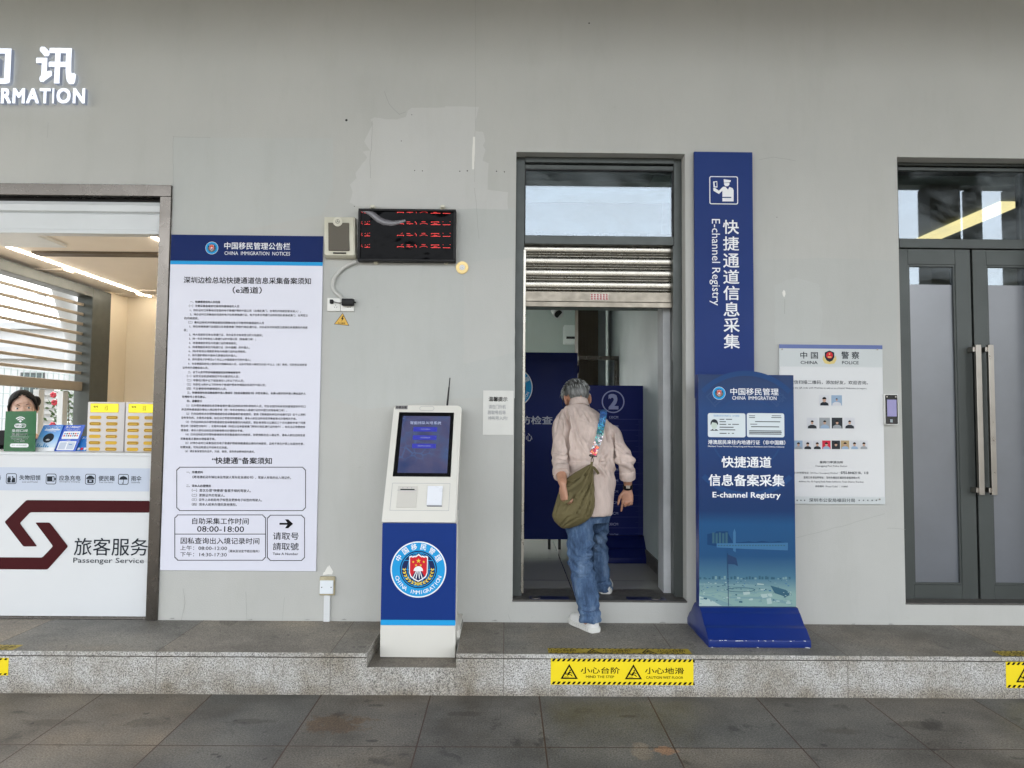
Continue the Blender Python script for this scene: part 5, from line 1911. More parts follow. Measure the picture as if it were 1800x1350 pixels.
ell_ring(265, 1026, 98, 18, 10, T - .0004); ell_ring(125, 1030, 40, 14, 8, T - .00045)
for P in (((75, 1000), (180, 1003), (360, 1012), (500, 1030), (500, 1036), (355, 1020), (180, 1010), (75, 1008)), ((210, 1060), (380, 1062), (500, 1090), (500, 1100), (370, 1072), (210, 1068)), ((75, 1052), (130, 1060), (230, 1100), (75, 1102))):
    m.flat([SX(*p) for p in P], T - .0005)
m.mi = 5
ell_ring(265, 1030, 60, 8, 6, T - .0006)
m.flat([SX(*p) for p in ((400, 1010), (470, 1030), (498, 1050), (470, 1062), (420, 1045))], T - .00055)
m.mi = 4
for P in (((355, 1050), (405, 1046), (410, 1060), (362, 1068)), ((275, 1040), (306, 1038), (308, 1050), (278, 1054)), ((382, 1070), (402, 1066), (408, 1092), (386, 1096)), ((75, 1058), (120, 1072), (180, 1104), (75, 1104)), ((340, 1000), (370, 1003), (370, 1008), (340, 1006))):
    m.flat([SX(*p) for p in P], T - .0007)
for k in range(170):
    y = random.uniform(975, 1095); x = random.uniform(76, 496); h = random.uniform(1.5, 5) * (y - 930) / 100; w_ = h * random.uniform(1, 3.2)
    m.mi = random.choice((2, 5, 5, 1, 4)) if y < 1040 else random.choice((2, 5, 2, 4))
    m.flat([SX(*p) for p in ((x, y), (min(x + w_, 499), y + .8), (min(x + w_ * .95, 499), y + .8 - h), (x, y - h))], T - .00075 - k * 6e-7)
m.mi = 3
m.flat([SX(*p) for p in ((203, 862), (206, 862), (210, 1104), (207, 1104))], T - .0009)
m.flat([SX(*p) for p in ((206, 868), (225, 876), (244, 884), (252, 922), (236, 914), (207, 912))], T - .00095)
m.build('port_picture', cols, st)
# chipped paint on the base
m = MB()
random.seed(5)
for k in range(26):
    x = cxs - ssw / 2 + .01 + random.random() * (ssw - .02)
    z = PZ + random.choice((.0005, bhh * .215, bhh * .222)) + random.uniform(-.001, .002)
    w_ = random.uniform(.002, .014)
    yy = yc - .235 - .0006
    m.flat([(x, z), (x + w_, z - .0008), (x + w_ * .8, z + .002), (x + w_ * .2, z + .0025)], yy)
m.build('paint_chips', K['white'], st)

# stand inside the room with height scale
base2 = paint('deep_blue_stand', (.003, .007, .065), .4, 0, .05, 3, spec=.2)
y2 = depth_z(1080, 990.5, FZ)
yc2 = y2 + .235
xa2, xb2 = at(1019, 820, yc2 - .0385).x, at(1136.5, 820, yc2 - .0385).x
ti, Yi = floor_stand('height_scale_sign', 'dark blue stand with a circled 2 and centimetre lines inside the doorway', (xa2 + xb2) / 2, yc2, FZ, xb2 - xa2, at(1080, 677.5, yc2 - .0385).z, paint('deep_blue_print', (.004, .009, .085), .45, 0, .05, 3, spec=.12), base2, .47, .19)
T = Yi - .0008
pale = ink('pale_lilac_print', (.24, .26, .42))
m = MB()
c = at(1077.7, 706, T)
m.arc(c.x, c.z, .094, .084, 0, 2 * PI, T, 40)
m.text('2', c.x + .002, c.z, T, h=.115, bold=.05)
m.build('circled_number', pale, ti)
m = MB(); n_ = MB()
zr = {130: 737, 20: 947}
for cmv in range(20, 131, 10):
    y = 947 - (cmv - 20) * (947 - 737) / 110
    yl = 733.5 if cmv == 130 else y - 6.5
    m.ptext('%dCM' % cmv, 1071, 1086.5, yl, T, 4.6, .012)
    a, b = at(1024, y, T), at(1134, y, T)
    n_.line([(a.x, a.z), (b.x, b.z)], .0028, T)
    if cmv > 20:
        for j in range(1, 10):
            yy = y + j * 1.909
            a, b = at(1122 if j != 5 else 1117, yy, T), at(1134, yy, T)
            n_.line([(a.x, a.z), (b.x, b.z)], .0014, T)
m.build('lettering', pale, ti)
n_.build('scale_lines', ink('dim_blue_line', (.05, .06, .17)), ti)

# left board in the room
LB = depth_z(974, 967, FZ)
xr_ = at(1015, 780, LB).x
z1, z0_ = at(960, 619.5, LB).z, at(960, 948, LB).z
lb = thing('display_board', 'tall dark blue board on thin black legs inside the doorway, left of the height scale', 'display board', (xr_ - .6, LB, FZ))
m = MB(); m.box(xr_ - 1.25, xr_, LB, LB + .03, z0_, z1, .003, 1); m.build('panel', paint('dark_blue_board', (.006, .015, .100), .45, 0, .08, 2, spec=.12), lb)
T = LB - .001
m = MB(); m.ptext('边防检查', 895, 971, 738.5, T, 14.5, .014); m.ptext('信息采集中心', 865, 935.5, 768, T, 14.5, .014); m.build('lettering', ink('soft_white_print', (.46, .48, .54)), lb)
m = MB(); c = at(900.5, 681, T); emblem(m, c.x, c.z, T, .178, True); m.build('emblem', EMB, lb)
for px in (965, 983, 900):
    v = at(px, 955, LB + .06)
    m = MB(); m.box(v.x - .012, v.x + .012, LB + .03, LB + .07, FZ, z0_ + .3); m.build('leg', MT['black'], lb)
m = MB(); v = at(1016.5, 649, LB + .02); m.cyl((v.x - .004, LB + .015, v.z), .034, .012, 'X', 20); m.build('blue_knob', base2, lb)

# air conditioner and spot on the rear wall / ceiling
ax0, ax1, az0, az1 = RC(991.5, 571.5, 1090, 603.5, RY - .2)
ac = thing('air_conditioner', 'white split air conditioner high on the far wall inside the doorway', 'air conditioner', ((ax0 + ax1) / 2, RY, az0))
m = MB(); m.prism([(RY - .001, az0), (RY - .15, az0), (RY - .2, az0 + .07), (RY - .2, az1), (RY - .001, az1)], ax0, ax1, .01)
m.build('case', paint('white_ac_plastic', (.70, .76, .74), .35, 0, 0), ac, smooth=40)
m = MB(); m.box(ax0 + .03, ax1 - .03, RY - .203, RY - .18, az0 + .055, az0 + .085); m.build('louvre', MT['frame_dark'], ac)
v = at(981, 553, 3.6)
sp2 = thing('ceiling_spotlight', 'small white round spotlight with black lens under the ceiling inside the doorway', 'spotlight', (v.x, 3.6, RZ))
m = MB(); m.cyl((v.x - .02, 3.6, RZ - .02), .05, .04, n=20); m.cyl((v.x - .02, 3.6, RZ - .07), .012, .08, n=10); m.build('mount', MT['counter'], sp2, smooth=40)
m = MB(); m.tube([(v.x - .03, 3.66, v.z + .07), (v.x, 3.55, v.z)], [.055, .06], 20); m.build('lamp_head', MT['counter'], sp2, smooth=40)
m = MB(); m.tube([(v.x - .001, 3.553, v.z + .002), (v.x + .002, 3.547, v.z - .003)], [.047, .047], 20); m.build('lens', MT['black'], sp2)

# ================================================================== SERVICE COUNTER
CY = .03
ct = at(135, 801, CY).z
sc = thing('service_counter', 'white service counter with dark red arrow logo and grey icon strip in the booth opening', 'counter', (-3.3, CY, PZ))
m = MB(); m.box(-4.69, IX1 - .001, CY, CY + .03, PZ + .012, ct - .0005); m.build('front_board', MT['counter'], sc)
m = MB(); m.box(-4.69, IX1 - .001, CY + .001, CY + .62, ct, ct + .02, .003, 1); m.build('countertop', MT['counter'], sc)
m = MB(); m.box(-4.69, IX1 - .001, CY + .004, CY + .03, PZ, PZ + .0115); m.build('kick_strip', MT['trim'], sc)
T = CY - .0015
m = MB(); X0, X1, Z0, Z1 = RC(-80, 822, 262.8, 862.5, T); m.rect(X0, X1, Z0, Z1, T); m.build('icon_strip', K['pale'], sc)
T -= .0008
q = 982 / 320
CP = lambda x, y: (x / q, 660 + y / q)
m = MB()
for s, x0, x1, y, h, bo in (('失物招领', 105, 218, 551, 26, .014), ('Lost and Found', 120, 202, 574, 8, 0), ('应急充电', 319, 434, 553, 27, .014), ('Emergency Charging', 322, 430, 574, 9, 0), ('便民箱', 532, 618, 555, 27, .014), ('Free Use Items', 536, 610, 576, 8, 0), ('雨伞', 708, 763, 556, 27, .014), ('Umbrella', 708, 755, 577, 8, 0), ('服务', -50, 6, 551, 26, .014)):
    a, b = CP(x0, y), CP(x1, y); m.ptext(s, a[0], b[0], a[1], T, h / q, bo)
m.build('strip_lettering', K['slate'], sc)
def CX(x, y):
    v = at(*CP(x, y), T); return (v.x, v.z)
def icon(x0, x1, y0, y1, draw):
    mm = MB()
    a, b = CX(x0, y1), CX(x1, y0)
    mm.mi = 0; mm.rrect(a[0], b[0], a[1], b[1], .012, T)
    mm.mi = 1; mm.rrect(a[0] + .004, b[0] - .004, a[1] + .004, b[1] - .004, .009, T - .0003)
    mm.mi = 0; draw(mm)
    mm.build('service_icon', [K['slate'], K['pale']], sc)
def fl(mm, P, d=.0006): mm.flat([CX(*p) for p in P], T - d)
def ic_lost(mm):
    fl(mm, ((40, 552), (82, 552), (82, 578), (40, 578)))
    fl(mm, ((44, 545), (58, 545), (58, 551), (44, 551))); fl(mm, ((66, 541), (76, 549), (70, 551), (64, 549)))
    v = at(*CP(62, 564), T); mm.mi = 1; mm.text('?', v.x, v.z, T - .001, h=.028, bold=.03)
def ic_bat(mm):
    fl(mm, ((254, 544), (294, 544), (294, 572), (254, 572))); fl(mm, ((295, 552), (300, 552), (300, 564), (295, 564)))
    mm.mi = 1; fl(mm, ((283, 548), (290, 548), (290, 568), (283, 568)), .001)
def ic_box(mm):
    fl(mm, ((466, 553), (476, 543), (500, 543), (510, 553), (510, 559), (466, 559))); fl(mm, ((480, 540), (496, 540), (496, 544), (480, 544)), .0007)
    fl(mm, ((471, 561), (505, 561), (505, 580), (471, 580)))
    mm.mi = 1; fl(mm, ((481, 566), (495, 566), (495, 573), (481, 573)), .001)
def ic_umb(mm):
    fl(mm, [(666 + 22 * math.cos(t), 562 - 19 * math.sin(t)) for t in [PI * k / 12 for k in range(13)]])
    fl(mm, ((664.5, 562), (667.5, 562), (667.5, 580), (664.5, 580))); fl(mm, ((658, 576), (661, 576), (661, 582), (667.5, 580), (667, 584), (659, 584)), .0007)
    fl(mm, ((665, 540), (667, 540), (667, 545), (665, 545)), .0008)
icon(31, 91, 528, 585, ic_lost); icon(246, 305, 530, 587, ic_bat); icon(458, 517, 531, 588, ic_box); icon(636, 695, 532, 589, ic_umb)
m = MB()
def rounded(P, r=5):
    out = []
    n = len(P)
    for i in range(n):
        a, b, c = P[i - 1], P[i], P[(i + 1) % n]
        la, lc = math.dist(a, b), math.dist(c, b)
        ra, rc = min(r, la / 3), min(r, lc / 3)
        p = (b[0] + (a[0] - b[0]) * ra / la, b[1] + (a[1] - b[1]) * ra / la)
        s = (b[0] + (c[0] - b[0]) * rc / lc, b[1] + (c[1] - b[1]) * rc / lc)
        for k in range(4):
            t = k / 3
            out.append(tuple((1 - t) ** 2 * p[i2] + 2 * t * (1 - t) * b[i2] + t * t * s[i2] for i2 in (0, 1)))
    return out
m.flat([CX(*p) for p in rounded([(808, 676), (808, 740), (163, 738), (107, 797), (201, 922), (126, 923), (24, 790), (142, 672)], 9)], T)
m.flat([CX(*p) for p in rounded([(-330, 979), (228, 982), (286, 921), (190, 793), (268, 793), (368, 922), (256, 1047), (-330, 1043)], 9)], T)
m.build('arrow_logo', K['deep'], sc)
m = MB()
a, b = CP(400, 924), CP(798, 924); m.ptext('旅客服务', a[0], b[0], a[1], T, 92 / q, .005)
a, b = CP(395, 1002), CP(776, 1002); m.ptext('Passenger Service', a[0], b[0], a[1], T, 35 / q, .004)
m.build('lettering', K['slate'], sc)

# ---- things standing on the counter
CT = ct + .02
def pbank(label, x0, x1, root_src=None):
    X0, X1, Z0, Z1 = RC(x0, 706.5, x1, 798, .14)
    if root_src:
        d = dup(root_src[0], Vector((X0, .14, CT)), label); return d, X0
    r = thing('power_bank_cabinet', label, 'power bank cabinet', (X0, .14, CT), 'power bank cabinets on the counter')
    Z0 = CT; Wd = X1 - X0
    m = MB(); m.box(X0, X1, .14, .38, Z0, Z1, .006, 2); m.build('case', paint('light_grey_cabinet', (.58, .55, .53), .4, 0, .03, 4), r, smooth=40)
    m = MB(); H = Z1 - Z0
    a, b, c_, d_ = X0 + Wd * .09, X0 + Wd * .83, Z0 + H * .795, Z0 + H * .96
    m.rrect(a - .003, b + .003, c_ - .003, d_ + .003, .006, .1385, .14)
    m.mi = 1; m.rrect(a, b, c_, d_, .004, .1380)
    m.mi = 2
    m.text('街电', a + Wd * .14, c_ + (d_ - c_) * .66, .1374, w=Wd * .13, bold=.02); m.text('扫码充电 随借随还', a + Wd * .14, c_ + (d_ - c_) * .30, .1374, w=Wd * .16)
    for k in range(3):
        m.text(('扫码', '取宝', '归还')[k], a + Wd * .42, c_ + (d_ - c_) * (.72 - .22 * k), .1374, w=Wd * .10)
    m.build('label', [paint('amber_label_edge', (.55, .36, .02), .4, 0, 0), glow('yellow_label_glow', (.95, .85, .02), 0.0715), K['slate']], r)
    full = {(0, 0), (3, 0), (5, 0), (4, 1)}
    am = paint('amber_power_bank', (.60, .36, .015), .35, 0, .03); dk = paint('amber_slot_recess', (.23, .12, .012), .5, 0, 0)
    for i in range(6):
        for j in range(2):
            cx = X0 + Wd * (.225 + .445 * j); cz = Z0 + H * (.688 - .1265 * i)
            m = MB(); hw, hh = Wd * .155, H * .034
            m.rrect(cx - hw, cx + hw, cz - hh, cz + hh, hh * .95, .1375, .14)
            s_ = m.build('slot', am, r)
            if (i, j) not in full:
                m = MB(); m.rrect(cx - hw * .88, cx + hw * .88, cz - hh * .72, cz + hh * .66, hh * .6, .1369); m.mi = 1
                m.rrect(cx - hw * .74, cx + hw * .74, cz - hh * .42, cz + hh * .25, hh * .3, .1363)
                m.build('recess', [dk, am], s_)
    return r, X0
pb = pbank('left of two grey cabinets of amber power bank slots on the counter', 152.5, 218)
pbank('right of two grey cabinets of power bank slots, partly behind the booth trim', 219.5, 285, pb)

def lean_board(name, label, P, Y, lean, mats, draw, thick=.006):
    """printed board standing on the counter: P = four photo pixels (tl, tr, br, bl)"""
    W4 = [at(px, py, Y) for px, py in P]
    w_ = []
    for i, v in enumerate(W4):
        w_.append(Vector((v.x, Y + (lean if i < 2 else 0), max(v.z, CT) if i < 2 else CT)))
    r = thing(name, label, 'leaflet stand' if name != 'wifi_sign' else 'sign', tuple((w_[2] + w_[3]) / 2))
    tl, tr_, br, bl = w_
    def f(u, v, d=0):
        p = (bl * (1 - u) + br * u) * (1 - v) + (tl * (1 - u) + tr_ * u) * v
        return p + Vector((0, -d, 0))
    m = MB()
    for d0 in (0,):
        v8 = [m.V(f(u, v, d)) for d in (0, -thick) for u, v in ((0, 0), (1, 0), (1, 1), (0, 1))]
        for q_ in ((0, 1, 2, 3), (7, 6, 5, 4), (0, 4, 5, 1), (1, 5, 6, 2), (2, 6, 7, 3), (3, 7, 4, 0)):
            m.face([v8[i] for i in q_])
    m.build('board', mats[0], r)
    m = MB(); m.quad(f(.2, 0, -thick), f(.8, 0, -thick), f(.7, 0, -.09), f(.3, 0, -.09)); m.quad(f(.3, 0, -.09), f(.7, 0, -.09), f(.62, .6, -thick), f(.38, .6, -thick)); m.build('rest', mats[0], r)
    m = MB()
    def poly(P, i, d=.0012):
        m.mi = i; m.face([m.V(f(u, v, d)) for u, v in P])
    def rec(u0, v0, u1, v1, i, d=.0012): poly(((u0, v0), (u1, v0), (u1, v1), (u0, v1)), i, d)
    def txt(s, cu, cv, w, h, i, d=.0018, bold=0):
        m.mi = i
        m.text(s, 0, 0, 0, w=w, h=h, bold=bold, mapf=lambda lx, lz: f(cu + lx, cv + lz, d))
    def rr(u0, v0, u1, v1, ru, rv, i, d=.0012):
        P = []
        for cu, cv, a in ((u1 - ru, v1 - rv, 0), (u0 + ru, v1 - rv, PI / 2), (u0 + ru, v0 + rv, PI), (u1 - ru, v0 + rv, 1.5 * PI)):
            for k in range(5):
                t = a + PI / 2 * k / 4; P.append((cu + ru * math.cos(t), cv + rv * math.sin(t)))
        poly(P, i, d)
    draw(poly, rec, txt, rr)
    m.build('print', mats[1:], r)
    return r
grn = paint('green_acrylic', (.018, .12, .042), .22, 0, .12, 9, coat=.4)
def d_wifi(poly, rec, txt, rr):
    A = .71
    for ra, rb in ((.17, .205), (.105, .14)):
        for k in range(10):
            t0, t1 = R_(42 + 96 * k / 10), R_(42 + 96 * (k + 1) / 10)
            poly([(.5 + ra * math.cos(t0) * 1.0, .72 + ra * math.sin(t0) * A), (.5 + rb * math.cos(t0), .72 + rb * math.sin(t0) * A), (.5 + rb * math.cos(t1), .72 + rb * math.sin(t1) * A), (.5 + ra * math.cos(t1), .72 + ra * math.sin(t1) * A)], 0)
    poly([(.5, .715), (.555, .755), (.5, .775), (.445, .755)], 0)
    rr(.31, .585, .69, .69, .08, .05, 0)
    rr(.51, .597, .672, .678, .06, .04, 1, .0016)
    txt('Wi', .41, .637, .14, .062, 1, .002, .02); txt('Fi', .59, .637, .10, .062, 0, .0022, .02)
    txt('皇岗口岸', .5, .515, .52, .07, 0); txt('免费WiFi', .5, .42, .52, .07, 0, bold=.012)
    rec(.2, .355, .8, .360, 0)
    txt('Huanggang Port', .5, .312, .54, .045, 0, bold=.012); txt('Free WiFi', .5, .255, .33, .042, 0, bold=.012)
    rr(.2, .10, .8, .195, .06, .045, 0); txt('账号：SZ-WLAN(免费)', .5, .148, .48, .038, 1)
lean_board('wifi_sign', 'green acrylic free wifi sign standing on the counter in front of the seated woman', ((10, 723), (63.5, 722.5), (61, 797), (6, 798)), .12, .0, [grn, K['white'], grn], d_wifi)
skyp = NT('blue_leaflet_print')
sp_ = skyp.n('SeparateXYZ'); skyp.l(skyp.co(), sp_.inputs[0])
skyp.set(Base_Color=skyp.ramp(skyp.math('MULTIPLY', sp_.outputs[2], 4.2), [(.1, (.55, .66, .74)), (.4, (.13, .36, .68)), (.95, (.02, .10, .50))]), Roughness=.25)
alb = paint('bright_blue_leaflet', (.018, .085, .48), .25, 0, .04)
def d_l1(poly, rec, txt, rr):
    txt('Pay & explore Shenzhen like a local', .5, .93, .8, .035, 0); txt('碰一下 畅行口岸', .5, .865, .62, .055, 0, bold=.01); rr(.16, .79, .92, .83, .02, .02, 0); txt('入境旅客支付服务', .55, .745, .45, .035, 0)
    rr(.27, .32, .77, .68, .245, .175, 1); txt('ⓐ', .52, .43, .16, .06, 0, bold=.03)
    rec(.0, .0, 1, .14, 0, .0010); txt('便捷支付 Tap to pay', .3, .09, .45, .03, 1)
    for k in range(7):
        rec(.02 + k * .1, .14, .09 + k * .1, .2 + .05 * ((k * 5) % 3), 2, .0011)
def d_l2(poly, rec, txt, rr):
    txt('JL | Alipay+', .5, .92, .66, .075, 0, bold=.03); txt('Pay with your home e-wallet', .52, .84, .62, .03, 0); txt('跨境支付 一扫即达', .52, .80, .5, .025, 0)
    rr(.14, .47, .92, .76, .04, .03, 0); rr(.10, .04, .90, .38, .04, .03, 0)
    txt('e-wallets', .5, .425, .2, .03, 0)
    for r in range(2):
        for k in range(7):
            rr(.19 + k * .1, .56 + r * .08, .26 + k * .1, .62 + r * .08, .03, .025, 1 + (k + r) % 3, .0018)
    rr(.53, .08, .86, .34, .03, .02, 4, .0018); rr(.16, .08, .47, .34, .03, .02, 4, .0018)
    rec(.6, .24, .75, .27, 2, .0022)
lean_board('leaflet_stand', 'blue payment leaflet with black round logo standing beside the green wifi sign', ((71, 747.5), (106, 746.5), (94, 798), (55, 799)), .17, .035, [skyp.m, K['white'], K['slate'], K['lightblue']], d_l1)
lean_board('leaflet_stand', 'bright blue upright leaflet of two white boxes, between other payment leaflets', ((106, 747.5), (144, 747), (132, 798.5), (94, 798.5)), .18, .035, [alb, K['white'], K['red'], K['lightblue'], K['slate'], K['pale']], d_l2)
lean_board('leaflet_stand', 'low blue leaflet half hidden behind the left power bank cabinet', ((140, 767), (172, 767), (165, 798.5), (132, 798.5)), .20, .03, [paint('azure_leaflet', (.02, .17, .50), .25, 0, .04), K['white'], K['red']], lambda poly, rec, txt, rr: (txt('JL | Alipay+', .42, .88, .7, .11, 0, bold=.03), [rr(.06 + k * .17, .08, .19 + k * .17, .24, .04, .05, k % 2, .0016) for k in range(4)], txt('Scan with e-wallets', .6, .6, .5, .06, 0)))

# ================================================================== PEOPLE
def skin_mat(name, c):
    m = NT(name)
    m.set(Base_Color=m.mix(1, c, m.ramp(m.noise(28, 4), [(.3, (.82, .78, .76)), (.7, (1.1, 1.08, 1.06))]), 'MULTIPLY'), Roughness=.5, Subsurface_Weight=.08, Subsurface_Radius=(.02, .008, .004))
    return m.m
def cloth(name, c, var=.12, weave=900, stretch=(1, 1, .4), sc=14, streak=None):
    m = NT(name)
    a = m.noise(sc, 5, .65, vec=m.mapped(stretch))
    col = m.mix(1, c, m.ramp(a, [(.3, (1 - var,) * 3), (.7, (1 + var,) * 3)]), 'MULTIPLY')
    if streak:
        s = m.noise(streak[1], 3, .6, vec=m.mapped((1, 1, .12)))
        col = m.mix(m.ramp(s, [(.5, (0, 0, 0)), (.75, (streak[2],) * 3)]), col, streak[0])
    m.set(Base_Color=col, Roughness=.85, Specular_IOR_Level=.2, Sheen_Weight=.1)
    m.bump(m.math('ADD', m.math('MULTIPLY', a, 1.0), m.math('MULTIPLY', m.noise(260, 2), .12)), .3, .008)
    return m.m

def head_shapes(mb, M, female=False):
    """skull, jaw, nose, lips, brow, cheeks and ears; local +Y is the face"""
    def E(c, r, rot=None):
        q = M.to_3x3().normalized().to_quaternion()
        rr = q.to_euler() if rot is None else (q @ rot.to_quaternion()).to_euler()
        s = M.to_scale()[0]
        mb.ell(M @ Vector(c), [x * s for x in r], rr, 20)
    E((0, -.004, .018), (.075, .094, .086))
    E((0, .030, -.020), (.066, .066, .075))
    E((0, .036, -.072), (.054, .054, .052))
    E((0, .066, -.104), (.026, .024, .022))
    E((0, .088, .012), (.050, .016, .013))
    for s in (-1, 1):
        E((s * .034, .070, -.042), (.024, .022, .026))
        E((s * .080, -.012, -.028), (.010, .020, .034), Euler((.2, 0, s * .35)))
    E((0, .098, -.016), (.009, .014, .024))
    E((0, .107, -.036), (.015, .014, .012))
    E((0, .093, -.064), (.024, .010, .0065))
    E((0, .092, -.076), (.021, .010, .0075))

def face_parts(root, M, iris, brow, parent):
    s = M.to_scale()[0]
    for sx in (-1, 1):
        m = MB(); m.ell(M @ Vector((sx * .032, .083, -.008)), (.0125 * s, .0095 * s, .0075 * s), M.to_3x3().normalized().to_euler(), 12)
        e = m.build('eye', MTP['eye'], parent, smooth=80)
        m = MB(); m.ell(M @ Vector((sx * .032, .0905, -.008)), (.0058 * s, .0035 * s, .0058 * s), M.to_3x3().normalized().to_euler(), 10)
        m.build('iris', iris, e, smooth=80)
        m = MB()
        m.tube([M @ Vector((sx * x, y, z)) for x, y, z in ((.015, .099, .012), (.030, .099, .018), (.046, .088, .014))], [(.003 * s, .0035 * s)] * 2 + [.0018 * s], 6)
        m.build('eyebrow', brow, parent, smooth=80)
MTP = {'eye': paint('eye_white', (.62, .60, .57), .2, 0, 0), 'iris': paint('dark_iris', (.02, .012, .008), .15, 0, 0), 'darkhair': paint('black_hair', (.007, .006, .005), .7, 0, .3, 30, spec=.2)}

def hand_shapes(mb, wrist, d, n, side, curl, spread=.1, thumb_in=.6, sc=1.0):
    """palm, four unequal curled fingers and a thumb. d: towards the fingers, n: palm normal, side: +1/-1 thumb side"""
    d = d.normalized(); n = (n - d * n.dot(d)).normalized(); s = d.cross(n) * side     # s points to the thumb
    P = []
    for t, w_, h_ in ((-.03, .024, .020), (0, .027, .017), (.03, .036, .016), (.06, .040, .0145), (.085, .038, .012)):
        c = wrist + d * (t * sc)
        P.append([c + s * (math.cos(a) * w_ * sc) + n * (math.sin(a) * h_ * sc) for a in [2 * PI * k / 14 for k in range(14)]])
    mb.loft(P)
    for k, (o, L) in enumerate(((.029, .070), (.010, .078), (-.010, .072), (-.028, .056))):
        base = wrist + d * (.078 * sc) + s * (o * sc)
        ang = 0
        pts = [base - d * .012 * sc, base]
        dirv = (d + s * (o * spread / .03)).normalized()
        p = base
        for j, f in enumerate((.46, .30, .24)):
            ang += curl[k][j]
            v = dirv * math.cos(ang) + n * math.sin(ang)
            p = p + v * (L * f * sc)
            pts.append(p)
        mb.tube(pts, [.0095 * sc, .0095 * sc, .0088 * sc, .0080 * sc, .0066 * sc], 10)
        mb.ell(pts[-1], (.0066 * sc,) * 3, None, 8)
    b = wrist + d * (.022 * sc) + s * (.026 * sc)
    v1 = (d * .75 + s * .62 + n * .25).normalized()
    v2 = (d * .9 + s * .15 + n * thumb_in).normalized()
    p1 = b + v1 * .036 * sc; p2 = p1 + v2 * .032 * sc; p3 = p2 + v2 * .024 * sc
    mb.tube([b - v1 * .015 * sc, b, p1, p2, p3], [.013 * sc, .0125 * sc, .0105 * sc, .0095 * sc, .0075 * sc], 10)
    mb.ell(p3, (.0075 * sc,) * 3, None, 8)

def ring(px, py, Y, rpx, rd, n=28, tilt=0, sup=1.0):
    c = at(px, py, Y)
    rx = rpx * (Y + 4.5) / F
    out = []
    for k in range(n):
        a = 2 * PI * k / n
        cx, sy = math.cos(a), math.sin(a)
        x = math.copysign(abs(cx) ** sup, cx) * rx
        y = math.copysign(abs(sy) ** sup, sy) * rd
        out.append(c + Vector((x, y * math.cos(tilt), -y * math.sin(tilt))))
    return out
def wrinkle(mb, amp, freq, fn=None, seed=0):
    bm = mb.bm
    bm.normal_update()
    new = []
    for v in bm.verts:
        p = v.co
        q = Vector((p.x * freq[0] + seed, p.y * freq[1], p.z * freq[2]))
        a = noise.noise(q) + .5 * noise.noise(q * 2.1 + Vector((5, 1, 3)))
        r = 1 - min(1, abs(a) * 2.2)
        d = amp * (r ** 2 - .35)
        if fn:
            d += fn(p)
        new.append(p + v.normal * d)
    for v, c in zip(bm.verts, new):
        v.co = c

# ------------------------------------------------------------------ the man entering
FOOT = at(1035, 1104, -.14)
man = thing('person', 'grey haired person in pale pink shirt and blue jeans stepping through the doorway, seen from behind', 'person', (FOOT.x, FOOT.y, PZ))
man['label'] = 'grey haired person in pale shirt and blue jeans stepping into the doorway, seen from behind'
# skeleton
Hc = at(1012.5, 697.5, .285)
hd = Vector((-.20, 1, -.58)).normalized()           # face direction
hr = hd.cross(Vector((-.06, 0, 1))).normalized()
hu = hr.cross(hd).normalized()
HM = Matrix(((hr.x, hd.x, hu.x, Hc.x), (hr.y, hd.y, hu.y, Hc.y), (hr.z, hd.z, hu.z, Hc.z), (0, 0, 0, 1))) @ Matrix.Scale(1.06, 4)
nb0, nb1 = at(1019, 733, .19), HM @ Vector((0, -.028, -.06))
rsh, rel, rwr = at(1072, 763, .13), at(1102, 812, -.02), at(1103.5, 852, .06)
lsh, lel, lwr = at(986.5, 748, .16), at(983, 808, .0), at(989, 849, -.205)
b = MB()
head_shapes(b, HM)
b.tube([nb0 - Vector((0, -.0, .08)), nb0, nb1], [.075, .056, .052], 16)
b.loft([ring(*q) for q in ((1036, 900, 0, 34, .10), (1037, 850, .03, 36, .10), (1037, 810, .06, 35, .09), (1032, 775, .10, 35, .085), (1026, 750, .15, 33, .07), (1020, 735, .18, 20, .06))])
b.tube([rsh, rsh.lerp(rel, .5), rel, rel.lerp(rwr, .4), rwr], [.034, .034, .034, .037, (.027, .024)], 14)
b.tube([lsh, lsh.lerp(lel, .5), lel, lel.lerp(lwr, .4), lwr], [.034, .034, .034, .037, (.027, .024)], 14)
hand_shapes(b, rwr + Vector((.0, 0, -.028)), Vector((-.03, .03, -1)), Vector((-.25, -1, 0)), 1, ((.25, .25, .15), (.75, .8, .5), (.85, .9, .6), (.9, .95, .6)), thumb_in=.45, sc=.98)
hand_shapes(b, lwr + Vector((.002, -.004, -.02)), Vector((.10, -.06, -1)), Vector((1, .55, 0)), -1, ((.45, .9, .6), (.55, 1.0, .6), (.65, 1.05, .6), (.75, 1.1, .6)), thumb_in=.3, sc=.98)
lhip, lkn, lan = at(1018, 895, 0), at(1021, 985, -.08), at(1039, 1085, -.185)
rhip, rkn, ran = at(1052, 895, .02), at(1050, 955, .2), at(1062, 1034, .215)
b.tube([lhip, lkn, lan], [.072, .05, .034], 14)
b.tube([rhip, rkn, ran], [.065, .048, .034], 14)
fdl = Vector((-.44, .90, 0)).normalized()
fdr = Vector((.12, 1, 0)).normalized()
b.tube([lan, lan + fdl * .02 + Vector((0, 0, -.03)), Vector((lan.x, lan.y, PZ + .045)) + fdl * .10], [.034, .034, .026], 12)
b.tube([ran, Vector((ran.x, ran.y, FZ + .05)) + fdr * .10], [.034, .026], 12)
body = remesh_union(b, .0048, 4)
mskin = skin_mat('tanned_skin', (.42, .225, .145))
mb_ = body.build('body', mskin, man)
face_parts(man, HM, MTP['iris'], paint('grey_brow', (.2, .19, .18), .6), mb_)

